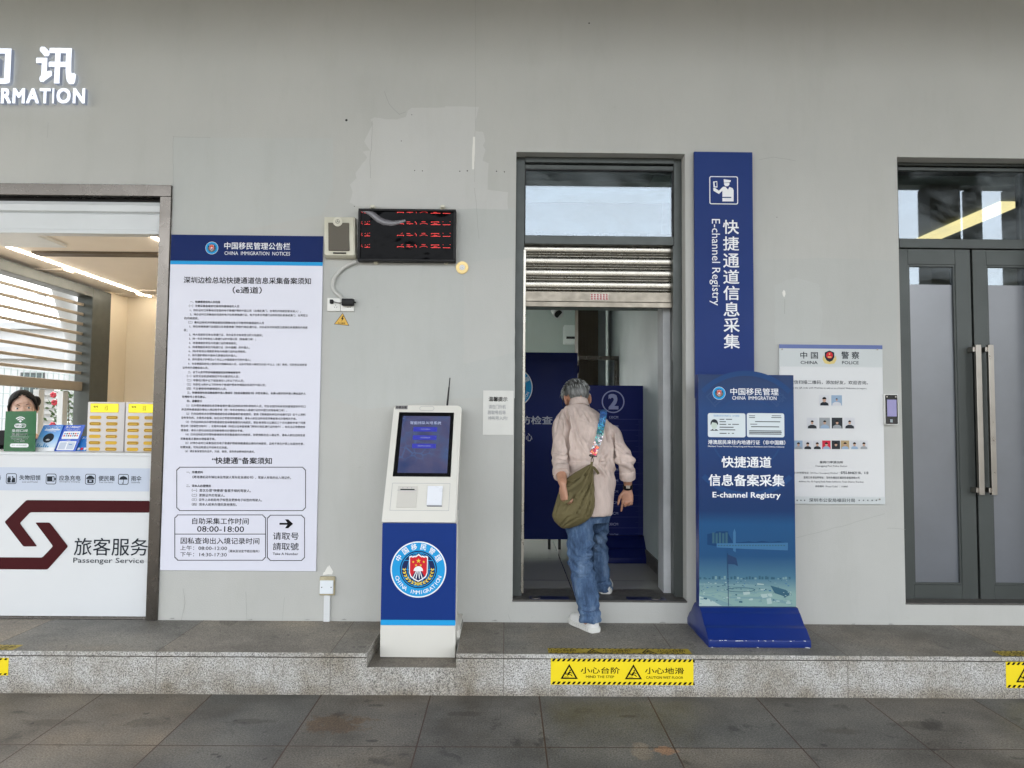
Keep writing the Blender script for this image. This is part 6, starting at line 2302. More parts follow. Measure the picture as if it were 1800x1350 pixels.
# hair: shell with combed ridges and loose locks
def hair_shell(M, face_cut, nape, rad, off, amp, mat, parent, seed=0, seg=64):
    h = bmesh.new()
    bmesh.ops.create_uvsphere(h, u_segments=seg, v_segments=seg // 2, radius=1)
    kill = []
    for v in h.verts:
        c = Vector((v.co.x * rad[0] + off[0], v.co.y * rad[1] + off[1], v.co.z * rad[2] + off[2]))
        a = math.atan2(v.co.x, -v.co.y)
        n_ = noise.noise(Vector((a * 5 + seed, c.z * 14, seed))) * .7 + noise.noise(Vector((a * 13 + seed, c.z * 20, 3 + seed))) * .5
        c += v.co.normalized() * amp * n_
        v.co = c
        if face_cut(c) or nape(c):
            kill.append(v)
    bmesh.ops.delete(h, geom=kill, context='VERTS')
    mb = MB()
    for f in h.faces:
        f.smooth = True
    mb.merge(h, M)
    return mb
hm = NT('grey_hair')
st1 = hm.noise(60, 4, .7, vec=hm.mapped((1, 1, .22)))
st2 = hm.noise(9, 4, .6)
hm.set(Base_Color=hm.mix(.55, hm.ramp(st1, [(.36, (.02, .02, .019)), (.5, (.09, .092, .086)), (.66, (.36, .37, .35))]), hm.ramp(st2, [(.35, (.03, .03, .028)), (.65, (.22, .225, .215))])), Roughness=.45, Anisotropic=.5)
hm.bump(st1, .6, .01)
hs2 = hair_shell(HM, lambda c: c.y > .058 and c.z < .055 or (c.y > .02 and c.z < -.005), lambda c: c.z < -.062 + .012 * math.cos(c.x * 50) or (abs(c.x) > .055 and c.z < -.014 and c.y > -.045), (.081, .101, .094), (0, -.008, .016), .005, hm.m, man)
random.seed(11)
for k in range(330):
    a = random.uniform(-PI, PI); e = random.uniform(.1, 1.45)
    r = Vector((math.sin(a) * math.cos(e) * .082, -math.cos(a) * math.cos(e) * .102 - .008, math.sin(e) * .095 + .016))
    if r.y > .05 and r.z < .07:
        continue
    down = Vector((math.sin(a) * .35, -math.cos(a) * .35, -.6 - .4 * (1 - e / 1.5)))
    down -= r.normalized() * down.dot(r.normalized()) * .92
    L = random.uniform(.022, .05)
    p0 = r - r.normalized() * .001; p1 = r + down * L * .55 + r.normalized() * random.uniform(.001, .005); p2 = r + down * L + r.normalized() * random.uniform(-.004, .003)
    hs2.mi = random.choice((0, 1, 1, 2))
    hs2.tube([HM @ p0, HM @ p1, HM @ p2], [.0016, .0024, .0007], 5)
hs2.build('hair', [hm.m, paint('silver_lock', (.42, .43, .41), .45, 0, .1), paint('dark_grey_lock', (.028, .028, .026), .5, 0, .1)], man, smooth=70)
# glasses
m = MB()
for s in (-1, 1):
    m.tube([HM @ Vector(p) for p in ((s * .080, -.018, -.012), (s * .082, .01, -.004), (s * .078, .06, -.004), (s * .062, .104, -.006))], .0022, 6)
    m.tube([HM @ Vector((s * .033 + .024 * math.cos(t), .108, -.010 + .019 * math.sin(t))) for t in [2 * PI * k / 14 for k in range(15)]], .0022, 6)
m.tube([HM @ Vector((-.01, .110, -.004)), HM @ Vector((.01, .110, -.004))], .002, 6)
m.build('glasses', MT['black'], man, smooth=60)

# shirt
s = MB()
s.loft([ring(*q) for q in ((1037, 904, -.005, 38.5, .128), (1037, 896, -.003, 40, .132), (1037, 872, .005, 42.5, .132), (1037, 845, .022, 43.5, .130), (1037, 812, .05, 44.5, .130), (1034, 785, .085, 47, .128, 28, .15), (1030, 765, .12, 49, .12, 28, .3), (1025, 748, .15, 48, .105, 28, .4), (1020, 735, .175, 43, .09, 28, .4), (1016, 725, .195, 33, .075, 28, .4), (1015, 716, .215, 20, .062, 28, .5))])
def sleeve(a, e, w, r):
    cuff = e.lerp(w, .62)
    s.tube([a + (e - a) * -.10, a + (e - a) * .10, a.lerp(e, .45), a.lerp(e, .8), e, e.lerp(cuff, .5), cuff], r, 20)
    return cuff
rcuff = sleeve(rsh, rel, rwr, [.058, .066, .058, .053, .051, .048, .046])
lcuff = sleeve(lsh, lel, lwr, [.056, .061, .053, .050, .050, .047, .046])
s.ell(at(1064, 756, .14), (.075, .075, .056), Euler((0, .62, 0)))
s.ell(at(993, 738, .165), (.066, .075, .055), Euler((0, -.35, 0)))
sh = remesh_union(s, .0065, 5)
q67 = lambda L: [(950 + a / 6.75, 650 + b / 6.75) for a, b in L]
CREASE = [(q67(L), w_, d_) for L, w_, d_ in (
    ([(285, 470), (325, 600), (338, 700), (318, 830), (330, 960), (322, 1100)], 2.6, .030), ([(730, 600), (775, 700), (815, 840)], 2.4, .022), ([(845, 740), (862, 850), (872, 990), (885, 1150)], 2.4, .024),
    ([(400, 470), (415, 600), (470, 820), (560, 980), (600, 1050)], 1.7, .007), ([(520, 490), (560, 560), (590, 620)], 1.4, .009), ([(450, 475), (480, 560)], 1.3, .005), ([(340, 640), (400, 760), (430, 900)], 1.5, .006),
    ([(610, 1120), (690, 1190), (770, 1300)], 1.6, .008), ([(560, 1130), (470, 1180), (350, 1220)], 1.5, .006), ([(850, 905), (930, 945), (1000, 1000)], 1.6, .009), ([(880, 1000), (930, 1060), (960, 1110)], 1.5, .008), ([(900, 880), (960, 900)], 1.4, .007),
    ([(200, 1050), (300, 1080)], 1.5, .008), ([(150, 960), (230, 1010), (310, 1015)], 1.5, .008), ([(210, 560), (280, 620)], 1.4, .006), ([(760, 640), (820, 760), (840, 830)], 1.3, .006), ([(640, 700), (600, 860), (575, 960)], 1.6, .006),
    ([(760, 900), (720, 1050), (700, 1150)], 1.8, .006), ([(800, 1000), (780, 1150), (800, 1300)], 1.8, .005), ([(250, 480), (200, 600), (180, 760)], 1.8, .005))]
def crease_d(p, lst):
    x, y = pix(p)
    d = 0
    for L, w_, dep in lst:
        dep *= 1.45
        best = 1e9
        tt_ = 0
        n = len(L) - 1
        for i in range(n):
            (a, b_), (c, e) = L[i], L[i + 1]
            vx, vy = c - a, e - b_
            t = max(0, min(1, ((x - a) * vx + (y - b_) * vy) / (vx * vx + vy * vy)))
            ds = math.hypot(x - a - vx * t, y - b_ - vy * t)
            if ds < best:
                best = ds
                tt_ = (i + t) / n
        if best < w_ * 4:
            k = min(1, tt_ / .18, (1 - tt_) / .18) * .8 + .2
            d -= dep * k * math.exp(-(best / w_) ** 2)
            d += dep * .45 * k * math.exp(-((best - 2.0 * w_) / w_) ** 2)
    return d
def fold_fn(p):
    d = crease_d(p, CREASE) if p.y < .21 else 0
    # hollow of the back, pulled folds from the right shoulder towards the bag strap
    vx = p.x - at(1043, 800, 0).x; vz = p.z - at(1043, 812, 0).z
    ang = math.atan2(vz, vx)
    rr = math.hypot(vx, vz)
    if p.y < .15 and rr < .36:
        d += .011 * math.sin(ang * 8.5 + 1.0 + 1.5 * math.sin(rr * 14)) * max(0, 1 - rr / .36) * min(1, rr / .06)
    for a_, e_, ph in ((rsh, rel, 0), (lsh, lel, 2)):
        q = (p - e_).length
        if q < .13:
            d += .009 * math.sin((p.z + p.x * .7) * 88 + ph + 2.5 * noise.noise(p * 9)) * (1 - q / .13)
    return d
wrinkle(sh, .0065, (8, 8, 3.4), fold_fn, 3)
bmesh.ops.smooth_vert(sh.bm, verts=sh.bm.verts[:], factor=.4, use_axis_x=True, use_axis_y=True, use_axis_z=True)
shm = NT('pale_pink_shirt_cloth')
sa = shm.noise(26, 5, .6, vec=shm.mapped((1.5, 1, .25)))
sb = shm.noise(34, 3, .5, vec=shm.mapped((1, 1, .45)))
scol = shm.mix(1, (.555, .455, .405), shm.ramp(sa, [(.3, (.84, .83, .82)), (.7, (1.08, 1.08, 1.08))]), 'MULTIPLY')
scol = shm.mix(shm.ramp(sb, [(.70, (0, 0, 0)), (.78, (.4, .4, .4))]), scol, (.30, .24, .22))
shm.set(Base_Color=scol, Roughness=.85, Specular_IOR_Level=.2, Subsurface_Weight=.05, Subsurface_Radius=(.01, .006, .004))
shm.bump(shm.math('ADD', shm.noise(24, 4, .6, vec=shm.mapped((1.4, 1, .5)), dist=.8), shm.math('MULTIPLY', shm.noise(300, 2), .1)), .5, .010)
shirt_bvh = BVHTree.FromBMesh(sh.bm)
shirt = sh.build('shirt', shm.m, man)
for a, e, c, rr in ((rel, rwr, rcuff, .0495), (lel, lwr, lcuff, .0505)):
    ax = (e - a).normalized()
    m = MB()
    p0, p1 = c - ax * .050, c + ax * .012
    m.tube([p0, p0 + ax * .004, c - ax * .02, p1, p1 + ax * .002, p1 - ax * .006, p1 - ax * .02], [rr - .006, rr, rr + .0015, rr + .001, rr - .003, rr - .010, rr - .022], 24, cap=False)
    wrinkle(m, .002, (22, 22, 22), None, 9)
    m.build('cuff', shm.m, shirt, smooth=60)
m = MB()
cc = at(1017.5, 709, .225)
nt_ = (nb1 - nb0).normalized()
r_in = .064
m.tube([cc - nt_ * .030, cc - nt_ * .006, cc + nt_ * .022, cc + nt_ * .024, cc + nt_ * .006], [(.074, .069), (.067, .064), (.0605, .059), (.057, .056), (.054, .054)], 24, cap=False)
wrinkle(m, .0015, (20, 20, 20), None, 4)
m.build('collar', shm.m, shirt, smooth=60)
# back yoke seam
def on_shirt(px, py, off=.004):
    d = ray(px, py).normalized()
    hit = shirt_bvh.ray_cast(CAM, d)
    if hit[0] is None:
        return at(px, py, .03), Vector((0, -1, 0))
    nrm = hit[1] if hit[1].dot(d) < 0 else -hit[1]
    return hit[0] + nrm * off, nrm
m = MB()
m.tube([on_shirt(x, 727 + 8 * math.sin((x - 985) / 95 * PI) * .3 + (x - 985) * .03 + 10, .0012)[0] for x in range(994, 1066, 6)], .0012, 5, cap=False)
m.build('yoke_seam', shm.m, shirt)

# jeans
j = MB()
def leg(pts):
    P, R = [], []
    for x, y, Y, r in pts:
        P.append(at(x, y, Y)); R.append(r * (Y + 4.5) / F)
    j.tube(P, R, 22)
    return P, R
LP, LR = leg([(1018, 876, .0, 26), (1019.5, 905, -.02, 24.5), (1019, 930, -.04, 23.2), (1019.5, 955, -.06, 22), (1020.5, 985, -.085, 21), (1024.5, 1010, -.115, 20.6), (1029, 1035, -.15, 20), (1034, 1058, -.175, 19.2), (1037, 1077, -.185, 19.2), (1038, 1092, -.185, 21)])
RP, RR_ = leg([(1053, 880, .02, 23), (1052, 905, .06, 19.5), (1051, 930, .13, 18), (1050.5, 955, .185, 17), (1052.5, 985, .195, 16.5), (1056.5, 1010, .195, 15.6), (1059.5, 1027, .20, 15), (1061, 1039, .20, 14.8)])
j.loft([ring(1037, 918, .02, 32, .10), ring(1036, 905, .01, 36.5, .112), ring(1036, 885, .0, 37.5, .118), ring(1036, 862, .0, 37, .112)])
jn = remesh_union(j, .0065, 5)
q48 = lambda L: [(950 + a / 4.82, 840 + b / 4.82) for a, b in L]
JCR = [(q48(L), w_, d_) for L, w_, d_ in (
    ([(330, 640), (380, 625), (430, 640)], 1.4, .008), ([(300, 665), (360, 680), (425, 665)], 1.4, .009), ([(255, 745), (300, 700), (350, 690)], 1.4, .007), ([(260, 800), (330, 815), (430, 800)], 1.3, .006), ([(280, 840), (350, 850), (440, 830)], 1.3, .005),
    ([(280, 440), (300, 520), (330, 600)], 1.6, .006), ([(225, 470), (245, 560), (260, 640)], 1.5, .005), ([(430, 560), (400, 600), (350, 620)], 1.3, .006), ([(440, 600), (480, 580), (520, 560)], 1.3, .006), ([(450, 640), (490, 630), (530, 650)], 1.3, .006),
    ([(340, 1080), (400, 1100), (470, 1080)], 1.3, .006), ([(350, 1130), (410, 1150), (480, 1120)], 1.3, .007), ([(470, 900), (520, 890), (560, 870)], 1.2, .006), ([(470, 930), (530, 930), (565, 915)], 1.2, .006), ([(436, 560), (440, 700), (452, 850), (470, 960)], 1.6, .010),
    ([(360, 880), (370, 980), (390, 1060)], 1.7, .004))]
def jfold(p):
    d = crease_d(p, JCR)
    for (kx, ky, kY), ax in (((1021, 985, -.08), 1), ((1050, 955, .19), .8)):
        k = at(kx, ky, kY)
        q = abs(p.z - k.z)
        if q < .16 and abs(p.x - k.x) < .1:
            d += .008 * ax * math.sin(p.z * 105 + p.x * 38 + 2.2 * math.sin(p.x * 30)) * (1 - q / .16)
    for (kx, ky, kY), ax in (((1038, 1075, -.19), 1), ((1060, 1028, .2), 1)):
        k = at(kx, ky, kY)
        q = abs(p.z - k.z)
        if q < .12 and abs(p.x - k.x) < .1 and abs(p.y - k.y) < .1:
            d += .0045 * math.sin(p.z * 120 - p.x * 45) * (1 - q / .12)
    return d
wrinkle(jn, .010, (10, 10, 5), jfold, 21)
dn = NT('faded_blue_denim')
da = dn.noise(9, 6, .65, vec=dn.mapped((1.4, 1, .6)))
db = dn.noise(120, 3, .7, vec=dn.mapped((1, 1, .10)))
dcol = dn.ramp(da, [(.32, (.030, .054, .105)), (.5, (.066, .115, .205)), (.66, (.14, .205, .305))])
dcol = dn.mix(1, dcol, dn.ramp(db, [(.3, (.72, .74, .78)), (.7, (1.25, 1.22, 1.18))]), 'MULTIPLY')
dn.set(Base_Color=dcol, Roughness=.9, Specular_IOR_Level=.15)
dn.bump(dn.math('ADD', dn.noise(22, 4, .65, vec=dn.mapped((1, 1, 1.3)), dist=1.0), dn.math('MULTIPLY', db, .25)), .55, .010)
jean_bvh = BVHTree.FromBMesh(jn.bm)
jeans = jn.build('jeans', dn.m, man)
def on_jeans(px, py, off=.002):
    d = ray(px, py).normalized()
    h = jean_bvh.ray_cast(CAM, d)
    if h[0] is None:
        return None
    nrm = h[1] if h[1].dot(d) < 0 else -h[1]
    return h[0] + nrm * off
seam = paint('pale_seam_thread', (.26, .33, .42), .9)
dseam = paint('dark_denim_seam', (.03, .055, .12), .9)
for pts, w_, mt_ in (([(1001, 988), (1003, 1000), (1006, 1015), (1009.5, 1035), (1013, 1050)], .0045, dseam), ([(1027, 917), (1034, 911), (1042, 905)], .004, seam), ([(1022, 1072), (1030, 1074.5), (1040, 1075), (1050, 1073), (1055, 1071)], .0022, dseam), ([(1052, 1029), (1060, 1030), (1070, 1028)], .002, dseam)):
    fine = [(a + (c - a) * t / 5, b_ + (d - b_) * t / 5) for (a, b_), (c, d) in zip(pts, pts[1:]) for t in range(5)]
    P = [q for q in (on_jeans(*f) for f in fine) if q is not None]
    if len(P) > 2:
        m = MB(); m.tube(P, [w_ * (.6 + .4 * (k % 2)) for k in range(len(P))], 6); m.build('seam', mt_, jeans, smooth=60)

# shoes
def shoe(heel, d, zf, parent, L=.272, pitch=0):
    d = d.normalized(); sd = Vector((d.y, -d.x, 0)); U = Vector((0, 0, 1))
    def pt(t, w, h): return heel + d * (t * L) + sd * w + U * (h + max(0, .3 - t) * pitch)
    prof = ((0, .023, .066), (.03, .031, .078), (.10, .036, .088), (.22, .038, .090), (.33, .039, .080), (.45, .041, .070), (.58, .045, .060), (.72, .048, .048), (.85, .045, .040), (.94, .034, .033), (1.0, .014, .024))
    m = MB()
    rings = []
    for t, w, h in prof:
        r = []
        for k in range(18):
            a = 2 * PI * k / 18
            cx, sz = math.cos(a), math.sin(a)
            z = .026 + (h * max(0, sz) ** .75 if sz > 0 else sz * .004)
            r.append(pt(t + (.006 if sz > 0 else 0), w * math.copysign(abs(cx) ** .75, cx) * (1 - .28 * max(0, sz) ** 2), z))
        rings.append(r)
    m.loft(rings)
    up_ = m.build('shoe', paint('white_knit_shoe', (.64, .64, .62), .75, 0, .06, 30, bump=.2, bscale=400), parent, smooth=60)
    m = MB()
    rings = []
    for t, w, h in prof:
        ww = w + .0055
        lift = .012 * max(0, (t - .8) / .2) ** 2
        r = [pt(t + (-.012 if t < .05 else .01 if t > .9 else 0), ww * x, z + (lift if z < .01 else 0)) for x, z in ((-1, .003), (-1.06, .012), (-1.0, .031), (1.0, .031), (1.06, .012), (1, .003), (.8, .0), (-.8, .0))]
        rings.append(r)
    m.loft(rings)
    m.build('sole', paint('white_foam_sole', (.60, .60, .56), .7, 0, .05), up_, smooth=35)
    m = MB()
    for k in range(12):
        t = .08 + k * .07
        w = .036 + .010 * math.sin(max(0, t - .3) * 3)
        for sg in (-1, 1):
            p = pt(t, sg * (w + .008), .008)
            m.tube([p, pt(t + .012, sg * (w + .0085), .024)], .0012, 5)
    m.build('sole_groove', paint('shoe_groove_grey', (.32, .32, .31), .8), up_)
    return up_
hl = depth_z(1051, 1110.5, PZ)
hxl = at(1047, 1100, -.215)
s1 = shoe(Vector((hxl.x, -.215, PZ + .0005)), fdl, PZ, man, .262)
m = MB(); p = at(1014, 1091, -.13)
m.build('tmp', K['grey'], s1) if False else m.bm.free()
hxr = at(1064, 1040, .16)
shoe(Vector((hxr.x, .16, FZ + .0005)), fdr, FZ, man, .262)

# watch
m = MB()
wa = (rwr - rel).normalized()
wc = rwr + Vector((0, 0, -.012))
m.tube([wc - wa * .012, wc - wa * .011, wc + wa * .011, wc + wa * .012], [(.028, .026), (.0315, .029), (.0315, .029), (.028, .026)], 20)
wt = m.build('wristwatch', MT['black'], man, smooth=40)
m = MB()
for k in range(3):
    c = wc + Vector((-.012 + .0085 * k, -.030, 0))
    m.box(c.x - .0036, c.x + .0036, c.y - .002, c.y + .006, c.z - .010, c.z + .010, .001, 1)
m.build('clasp_link', MT['brushed'], wt)

# ------------------------------------------------------------------ shoulder bag
olive = NT('olive_canvas')
oa = olive.noise(8, 5, .6)
olive.set(Base_Color=olive.mix(1, (.118, .098, .043), olive.ramp(oa, [(.3, (.82, .82, .8)), (.7, (1.14, 1.14, 1.12))]), 'MULTIPLY'), Roughness=.75, Specular_IOR_Level=.3)
olive.bump(olive.math('ADD', olive.noise(16, 4, .6, dist=.7), olive.math('MULTIPLY', olive.noise(400, 2), .1)), .35, .010)
bc = at(1010, 880, -.165)
bag = thing('shoulder_bag', 'olive canvas shoulder bag hanging by a flower patterned strap at the left hip of the walking person', 'bag', (bc.x, -.165, bc.z))
bag['label'] = 'olive shoulder bag on a flower patterned strap, carried by the grey haired person'
rows = ((816, 1037.5, 1041, .008), (819, 1031, 1042, .018), (824, 1022, 1042.5, .028), (831, 1010, 1043, .036), (838, 1000, 1043.5, .042), (846, 990.5, 1044, .048), (856, 985, 1044.2, .054), (868, 981, 1044.5, .060), (880, 977.5, 1044.5, .064), (892, 974, 1044, .066), (902, 971.5, 1042, .064), (910, 971.5, 1037, .058), (917, 975, 1029, .048), (923, 981, 1018, .034), (927, 986, 1006, .018), (928.5, 989, 1000, .008))
BYc = -.150
m = MB()
NB_ = 90
fr = []
for i in range(len(rows) - 1):
    for k in range(7):
        t = k / 7
        fr.append(tuple(a + (b2 - a) * t for a, b2 in zip(rows[i], rows[i + 1])))
fr.append(rows[-1])
rings = []
for y, xl_, xr2, hd_ in fr:
    a, c = at(xl_, y, BYc), at(xr2, y, BYc)
    cx, rx = (a.x + c.x) / 2, (c.x - a.x) / 2
    r = []
    for k in range(NB_):
        t = 2 * PI * k / NB_
        ct_, sn = math.cos(t), math.sin(t)
        x = cx + rx * math.copysign(abs(ct_) ** .8, ct_)
        yy = BYc + hd_ * math.copysign(abs(sn) ** .9, sn)
        v = Vector((x, yy, a.z + (c.z - a.z) * (.5 + .5 * ct_)))
        ap = at(1041, 812, BYc)
        ang = math.atan2(v.x - ap.x, ap.z - v.z)
        rr = math.hypot(v.x - ap.x, ap.z - v.z)
        f = math.sin(ang * 17 + 2 * math.sin(rr * 9)) * .013 * min(1, rr / .08) * max(0, 1 - rr / .42)
        f += .010 * noise.noise(Vector((v.x * 11, v.z * 8, 2 + (5 if sn > 0 else 0))))
        v.y += (-f if sn < 0 else f) * min(1, hd_ / .03)
        r.append(v)
    rings.append(r)
m.loft(rings)
BCR = [(q48(L), w_, d_) for L, w_, d_ in (([(430, 10), (395, 120), (340, 250), (290, 340)], 1.5, .010), ([(440, 60), (430, 180), (380, 330)], 1.4, .009), ([(405, 40), (340, 140), (270, 210)], 1.4, .009), ([(444, 150), (440, 240), (405, 340)], 1.3, .007),
    ([(250, 320), (210, 360), (170, 405)], 1.5, .006), ([(150, 210), (130, 290), (112, 345)], 1.5, .007), ([(200, 30), (270, 40), (340, 10), (400, -40)], 1.4, .010), ([(330, 330), (260, 370), (200, 405)], 1.4, .006), ([(300, 120), (250, 220), (190, 300)], 1.5, .006))]
m.bm.normal_update()
bmesh.ops.recalc_face_normals(m.bm, faces=m.bm.faces[:])
for v in m.bm.verts:
    if v.co.y < -.15:
        v.co += v.normal * crease_d(v.co, BCR)
bag_body = m.build('pouch', olive.m, bag, smooth=80)
m = MB()
def ribbon(m, pts, w, th=.002, nrm=Vector((0, -1, 0))):
    P = [Vector(p) for p in pts]
    rings = []
    for i, p in enumerate(P):
        t = (P[min(i + 1, len(P) - 1)] - P[max(i - 1, 0)]).normalized()
        n = nrm[i] if isinstance(nrm, list) else nrm
        sdir = t.cross(n).normalized()
        nn = sdir.cross(t).normalized()
        rings.append([p + sdir * w / 2 + nn * th, p - sdir * w / 2 + nn * th, p - sdir * w / 2, p + sdir * w / 2])
    m.loft(rings)
ribbon(m, [at(994, 861, -.222), at(1003, 858, -.232), at(1014, 850, -.228), at(1022, 842, -.215), at(1026, 836, -.205)], .018)
ribbon(m, [at(986, 886, -.226), at(992, 884, -.240), at(999, 880, -.243), at(1003, 872, -.240), at(1004, 866, -.236)], .02)
m.build('carry_loop', olive.m, bag, smooth=50)
sp_path = [(1061, 724), (1060, 729), (1058.5, 737), (1057, 746), (1055.5, 756), (1053.5, 766), (1051, 776), (1048, 786), (1045, 794), (1042.5, 799.5)]
P, N_ = [], []
for q in sp_path:
    a, n = on_shirt(*q, .006)
    P.append(a); N_.append(n)
for it in range(2):
    P = [P[0]] + [(P[i - 1] + P[i] * 2 + P[i + 1]) / 4 for i in range(1, len(P) - 1)] + [P[-1]]
    P = [p + Vector((0, -.002, 0)) for p in P]
P = [P[0] + Vector((.0, .10, .012)), P[0] + Vector((0, .045, .012))] + P
N_ = [Vector((0, -.3, 1)).normalized(), Vector((0, -.6, .8)).normalized()] + [(n + Vector((0, -1.2, 0))).normalized() for n in N_]
m = MB(); ribbon(m, P, .044, .003, N_)
stm = NT('flower_patterned_strap')
vo = stm.n('TexVoronoi', feature='F1'); vo.inputs['Scale'].default_value = 75; stm.l(stm.co(), vo.inputs['Vector'])
ve = stm.n('TexVoronoi', feature='DISTANCE_TO_EDGE'); ve.inputs['Scale'].default_value = 75; stm.l(stm.co(), ve.inputs['Vector'])
sepc = stm.n('SeparateXYZ'); stm.l(stm.co(), sepc.inputs[0])
zt_, zb_ = P[2].z - bc.z, P[-1].z - bc.z
tz = stm.n('MapRange'); stm.l(sepc.outputs[2], tz.inputs['Value'])
tz.inputs['From Min'].default_value = zb_; tz.inputs['From Max'].default_value = zt_
jit = stm.n('SeparateColor'); stm.l(vo.outputs['Color'], jit.inputs[0])
tt = stm.math('ADD', tz.outputs[0], stm.math('MULTIPLY', stm.math('SUBTRACT', jit.outputs[0], .5), .35), True)
gcol = stm.ramp(tt, [(0, (.55, .03, .10)), (.10, (.70, .25, .08)), (.2, (.62, .55, .62)), (.32, (.30, .42, .45)), (.48, (.10, .40, .30)), (.62, (.05, .30, .42)), (.8, (.03, .16, .36)), (1, (.02, .09, .28))])
gcol = stm.mix(1, gcol, stm.ramp(jit.outputs[1], [(0, (.35, .35, .4)), (1, (2.1, 2.0, 1.9))]), 'MULTIPLY')
gcol = stm.mix(stm.math('LESS_THAN', ve.outputs['Distance'], .045), gcol, (.015, .02, .05))
stm.set(Base_Color=gcol, Roughness=.6)
m.build('strap', stm.m, bag, smooth=60)
m = MB()
e0 = P[-1] + Vector((0, -.003, 0))
m.tube([e0 + Vector((-.022, 0, -.002)), e0 + Vector((.022, 0, -.004)), e0 + Vector((.024, -.002, -.012)), e0 + Vector((-.018, -.002, -.010)), e0 + Vector((-.022, 0, -.002))], .0028, 6)
tp = at(1040, 817, -.15)
c0 = e0 + Vector((-.003, -.004, -.012))
c1 = Vector((tp.x, min(tp.y, c0.y) - .002, tp.z + .004))
md = (c0 + c1) / 2
m.tube([c0, md + Vector((.007, 0, .004)), md + Vector((.006, 0, -.010)), c1, md + Vector((-.006, 0, -.010)), md + Vector((-.005, 0, .006)), c0], .0024, 6)
m.build('snap_hook', MT['black'], bag, smooth=60)
m = MB()
ribbon(m, [at(1040.5, 812, -.158), at(1039.5, 819, -.168), at(1044, 822, -.160), at(1049, 828, -.140), at(1052, 833, -.120)], .016)
m.build('top_tab', olive.m, bag, smooth=50)

# ------------------------------------------------------------------ the seated woman behind the counter
WY = .47
wc_ = at(40, 713.5, WY)
wom = thing('person', 'dark haired person in blue behind the counter, half hidden by the green wifi sign', 'person', (wc_.x, WY, PZ))
fd = (CAM - wc_).normalized(); fd = Vector((fd.x + .02, fd.y, -.10)).normalized()
fr_ = fd.cross(Vector((-.13, 0, 1))).normalized(); fu = fr_.cross(fd).normalized()
WM = Matrix(((fr_.x, fd.x, fu.x, wc_.x), (fr_.y, fd.y, fu.y, wc_.y), (fr_.z, fd.z, fu.z, wc_.z), (0, 0, 0, 1))) @ Matrix.Scale(1.0, 4)
def J(px, py, Y): return at(px, py, Y)
b = MB()
head_shapes(b, WM, True)
neck = WM @ Vector((0, -.03, -.20))
b.tube([WM @ Vector((0, -.02, -.06)), WM @ Vector((0, -.025, -.13)), neck], [.05, .047, .055], 14)
cz0 = neck
def oval(c, rx, ry, n=24): return [c + Vector((rx * math.cos(2 * PI * k / n), ry * math.sin(2 * PI * k / n), 0)) for k in range(n)]
b.loft([oval(cz0 + Vector((0, 0, dz)), rx, ry) for dz, rx, ry in ((-.62, .16, .11), (-.45, .14, .10), (-.25, .155, .105), (-.10, .165, .09), (-.03, .12, .07), (.01, .06, .05))])
for sx in (-1, 1):
    sh_ = cz0 + Vector((sx * .16, 0, -.07)); el = cz0 + Vector((sx * .21, -.06, -.34)); wr = cz0 + Vector((sx * .13, -.26, -.36))
    b.tube([sh_, el, wr], [.05, .04, .026], 12)
    hand_shapes(b, wr, Vector((-sx * .4, -1, 0)), Vector((0, 0, -1)), sx, ((.3, .4, .3),) * 4)
wskin = skin_mat('fair_skin', (.60, .40, .31))
wb = remesh_union(b, .0055, 4).build('body', wskin, wom)
face_parts(wom, WM, MTP['iris'], MTP['darkhair'], wb)
hb_ = hair_shell(WM, lambda c: c.y > .030 and c.z < .080 - abs(c.x) * .75, lambda c: c.z < -.075 or (c.y > .02 and c.z < .005), (.083, .103, .096), (0, -.006, .016), .0025, None, wom, 5)
hb_.ell(WM @ Vector((-.078, -.060, .02)), (.032, .034, .040), None, 14)
hb_.ell(WM @ Vector((-.070, -.075, -.03)), (.026, .03, .032), None, 14)
for sx in (-1, 1):
    hb_.tube([WM @ Vector(p) for p in ((sx * .022, .088, .075), (sx * .060, .070, .050), (sx * .079, .035, .005), (sx * .081, .01, -.04))], [.006, .010, .010, .004], 8)
hb_.build('hair', MTP['darkhair'], wom, smooth=70)
m = MB()
m.tube([WM @ Vector((x, .097 - abs(x) * abs(x) * 8, -.066 - x * x * 6)) for x in (-.022, -.011, 0, .011, .022)], [(.002, .004), (.004, .006), (.004, .006), (.004, .006), (.002, .004)], 8)
m.build('lips', paint('rose_lips', (.38, .12, .11), .4), wb, smooth=70)
v = MB()
v.loft([oval(cz0 + Vector((0, 0, dz)), rx, ry) for dz, rx, ry in ((-.66, .18, .13), (-.45, .165, .12), (-.25, .178, .125), (-.11, .188, .108), (-.05, .150, .092), (-.015, .085, .07))])
for sx in (-1, 1):
    v.tube([cz0 + Vector((sx * .14, 0, -.07)), cz0 + Vector((sx * .18, -.02, -.15)), cz0 + Vector((sx * .21, -.06, -.33))], [.065, .062, .055], 16)
vv = remesh_union(v, .008, 6)
wrinkle(vv, .005, (9, 9, 6), None, 2)
vst = vv.build('vest', cloth('royal_blue_vest_cloth', (.012, .035, .20)), wom)
m = MB()
m.tube([cz0 + Vector((0, .0, -.03)), cz0 + Vector((0, -.002, .0)), cz0 + Vector((0, -.004, .035)), cz0 + Vector((0, -.004, .03))], [(.085, .075), (.070, .066), (.062, .060), (.055, .054)], 20, cap=False)
m.build('shirt_collar', cloth('white_shirt_cloth', (.62, .63, .65)), vst, smooth=60)
m = MB()
a = at(3, 786, .35)
m.box(a.x - .2, a.x + .03, .33, .36, CT + .03, CT + .13, .004, 1); m.box(a.x - .12, a.x - .04, .33, .45, CT, CT + .031, .003, 1)
mo = m.build('monitor', MT['black'])
tag(mo, 'small black monitor on the counter at the left edge beside the wifi sign', 'monitor')

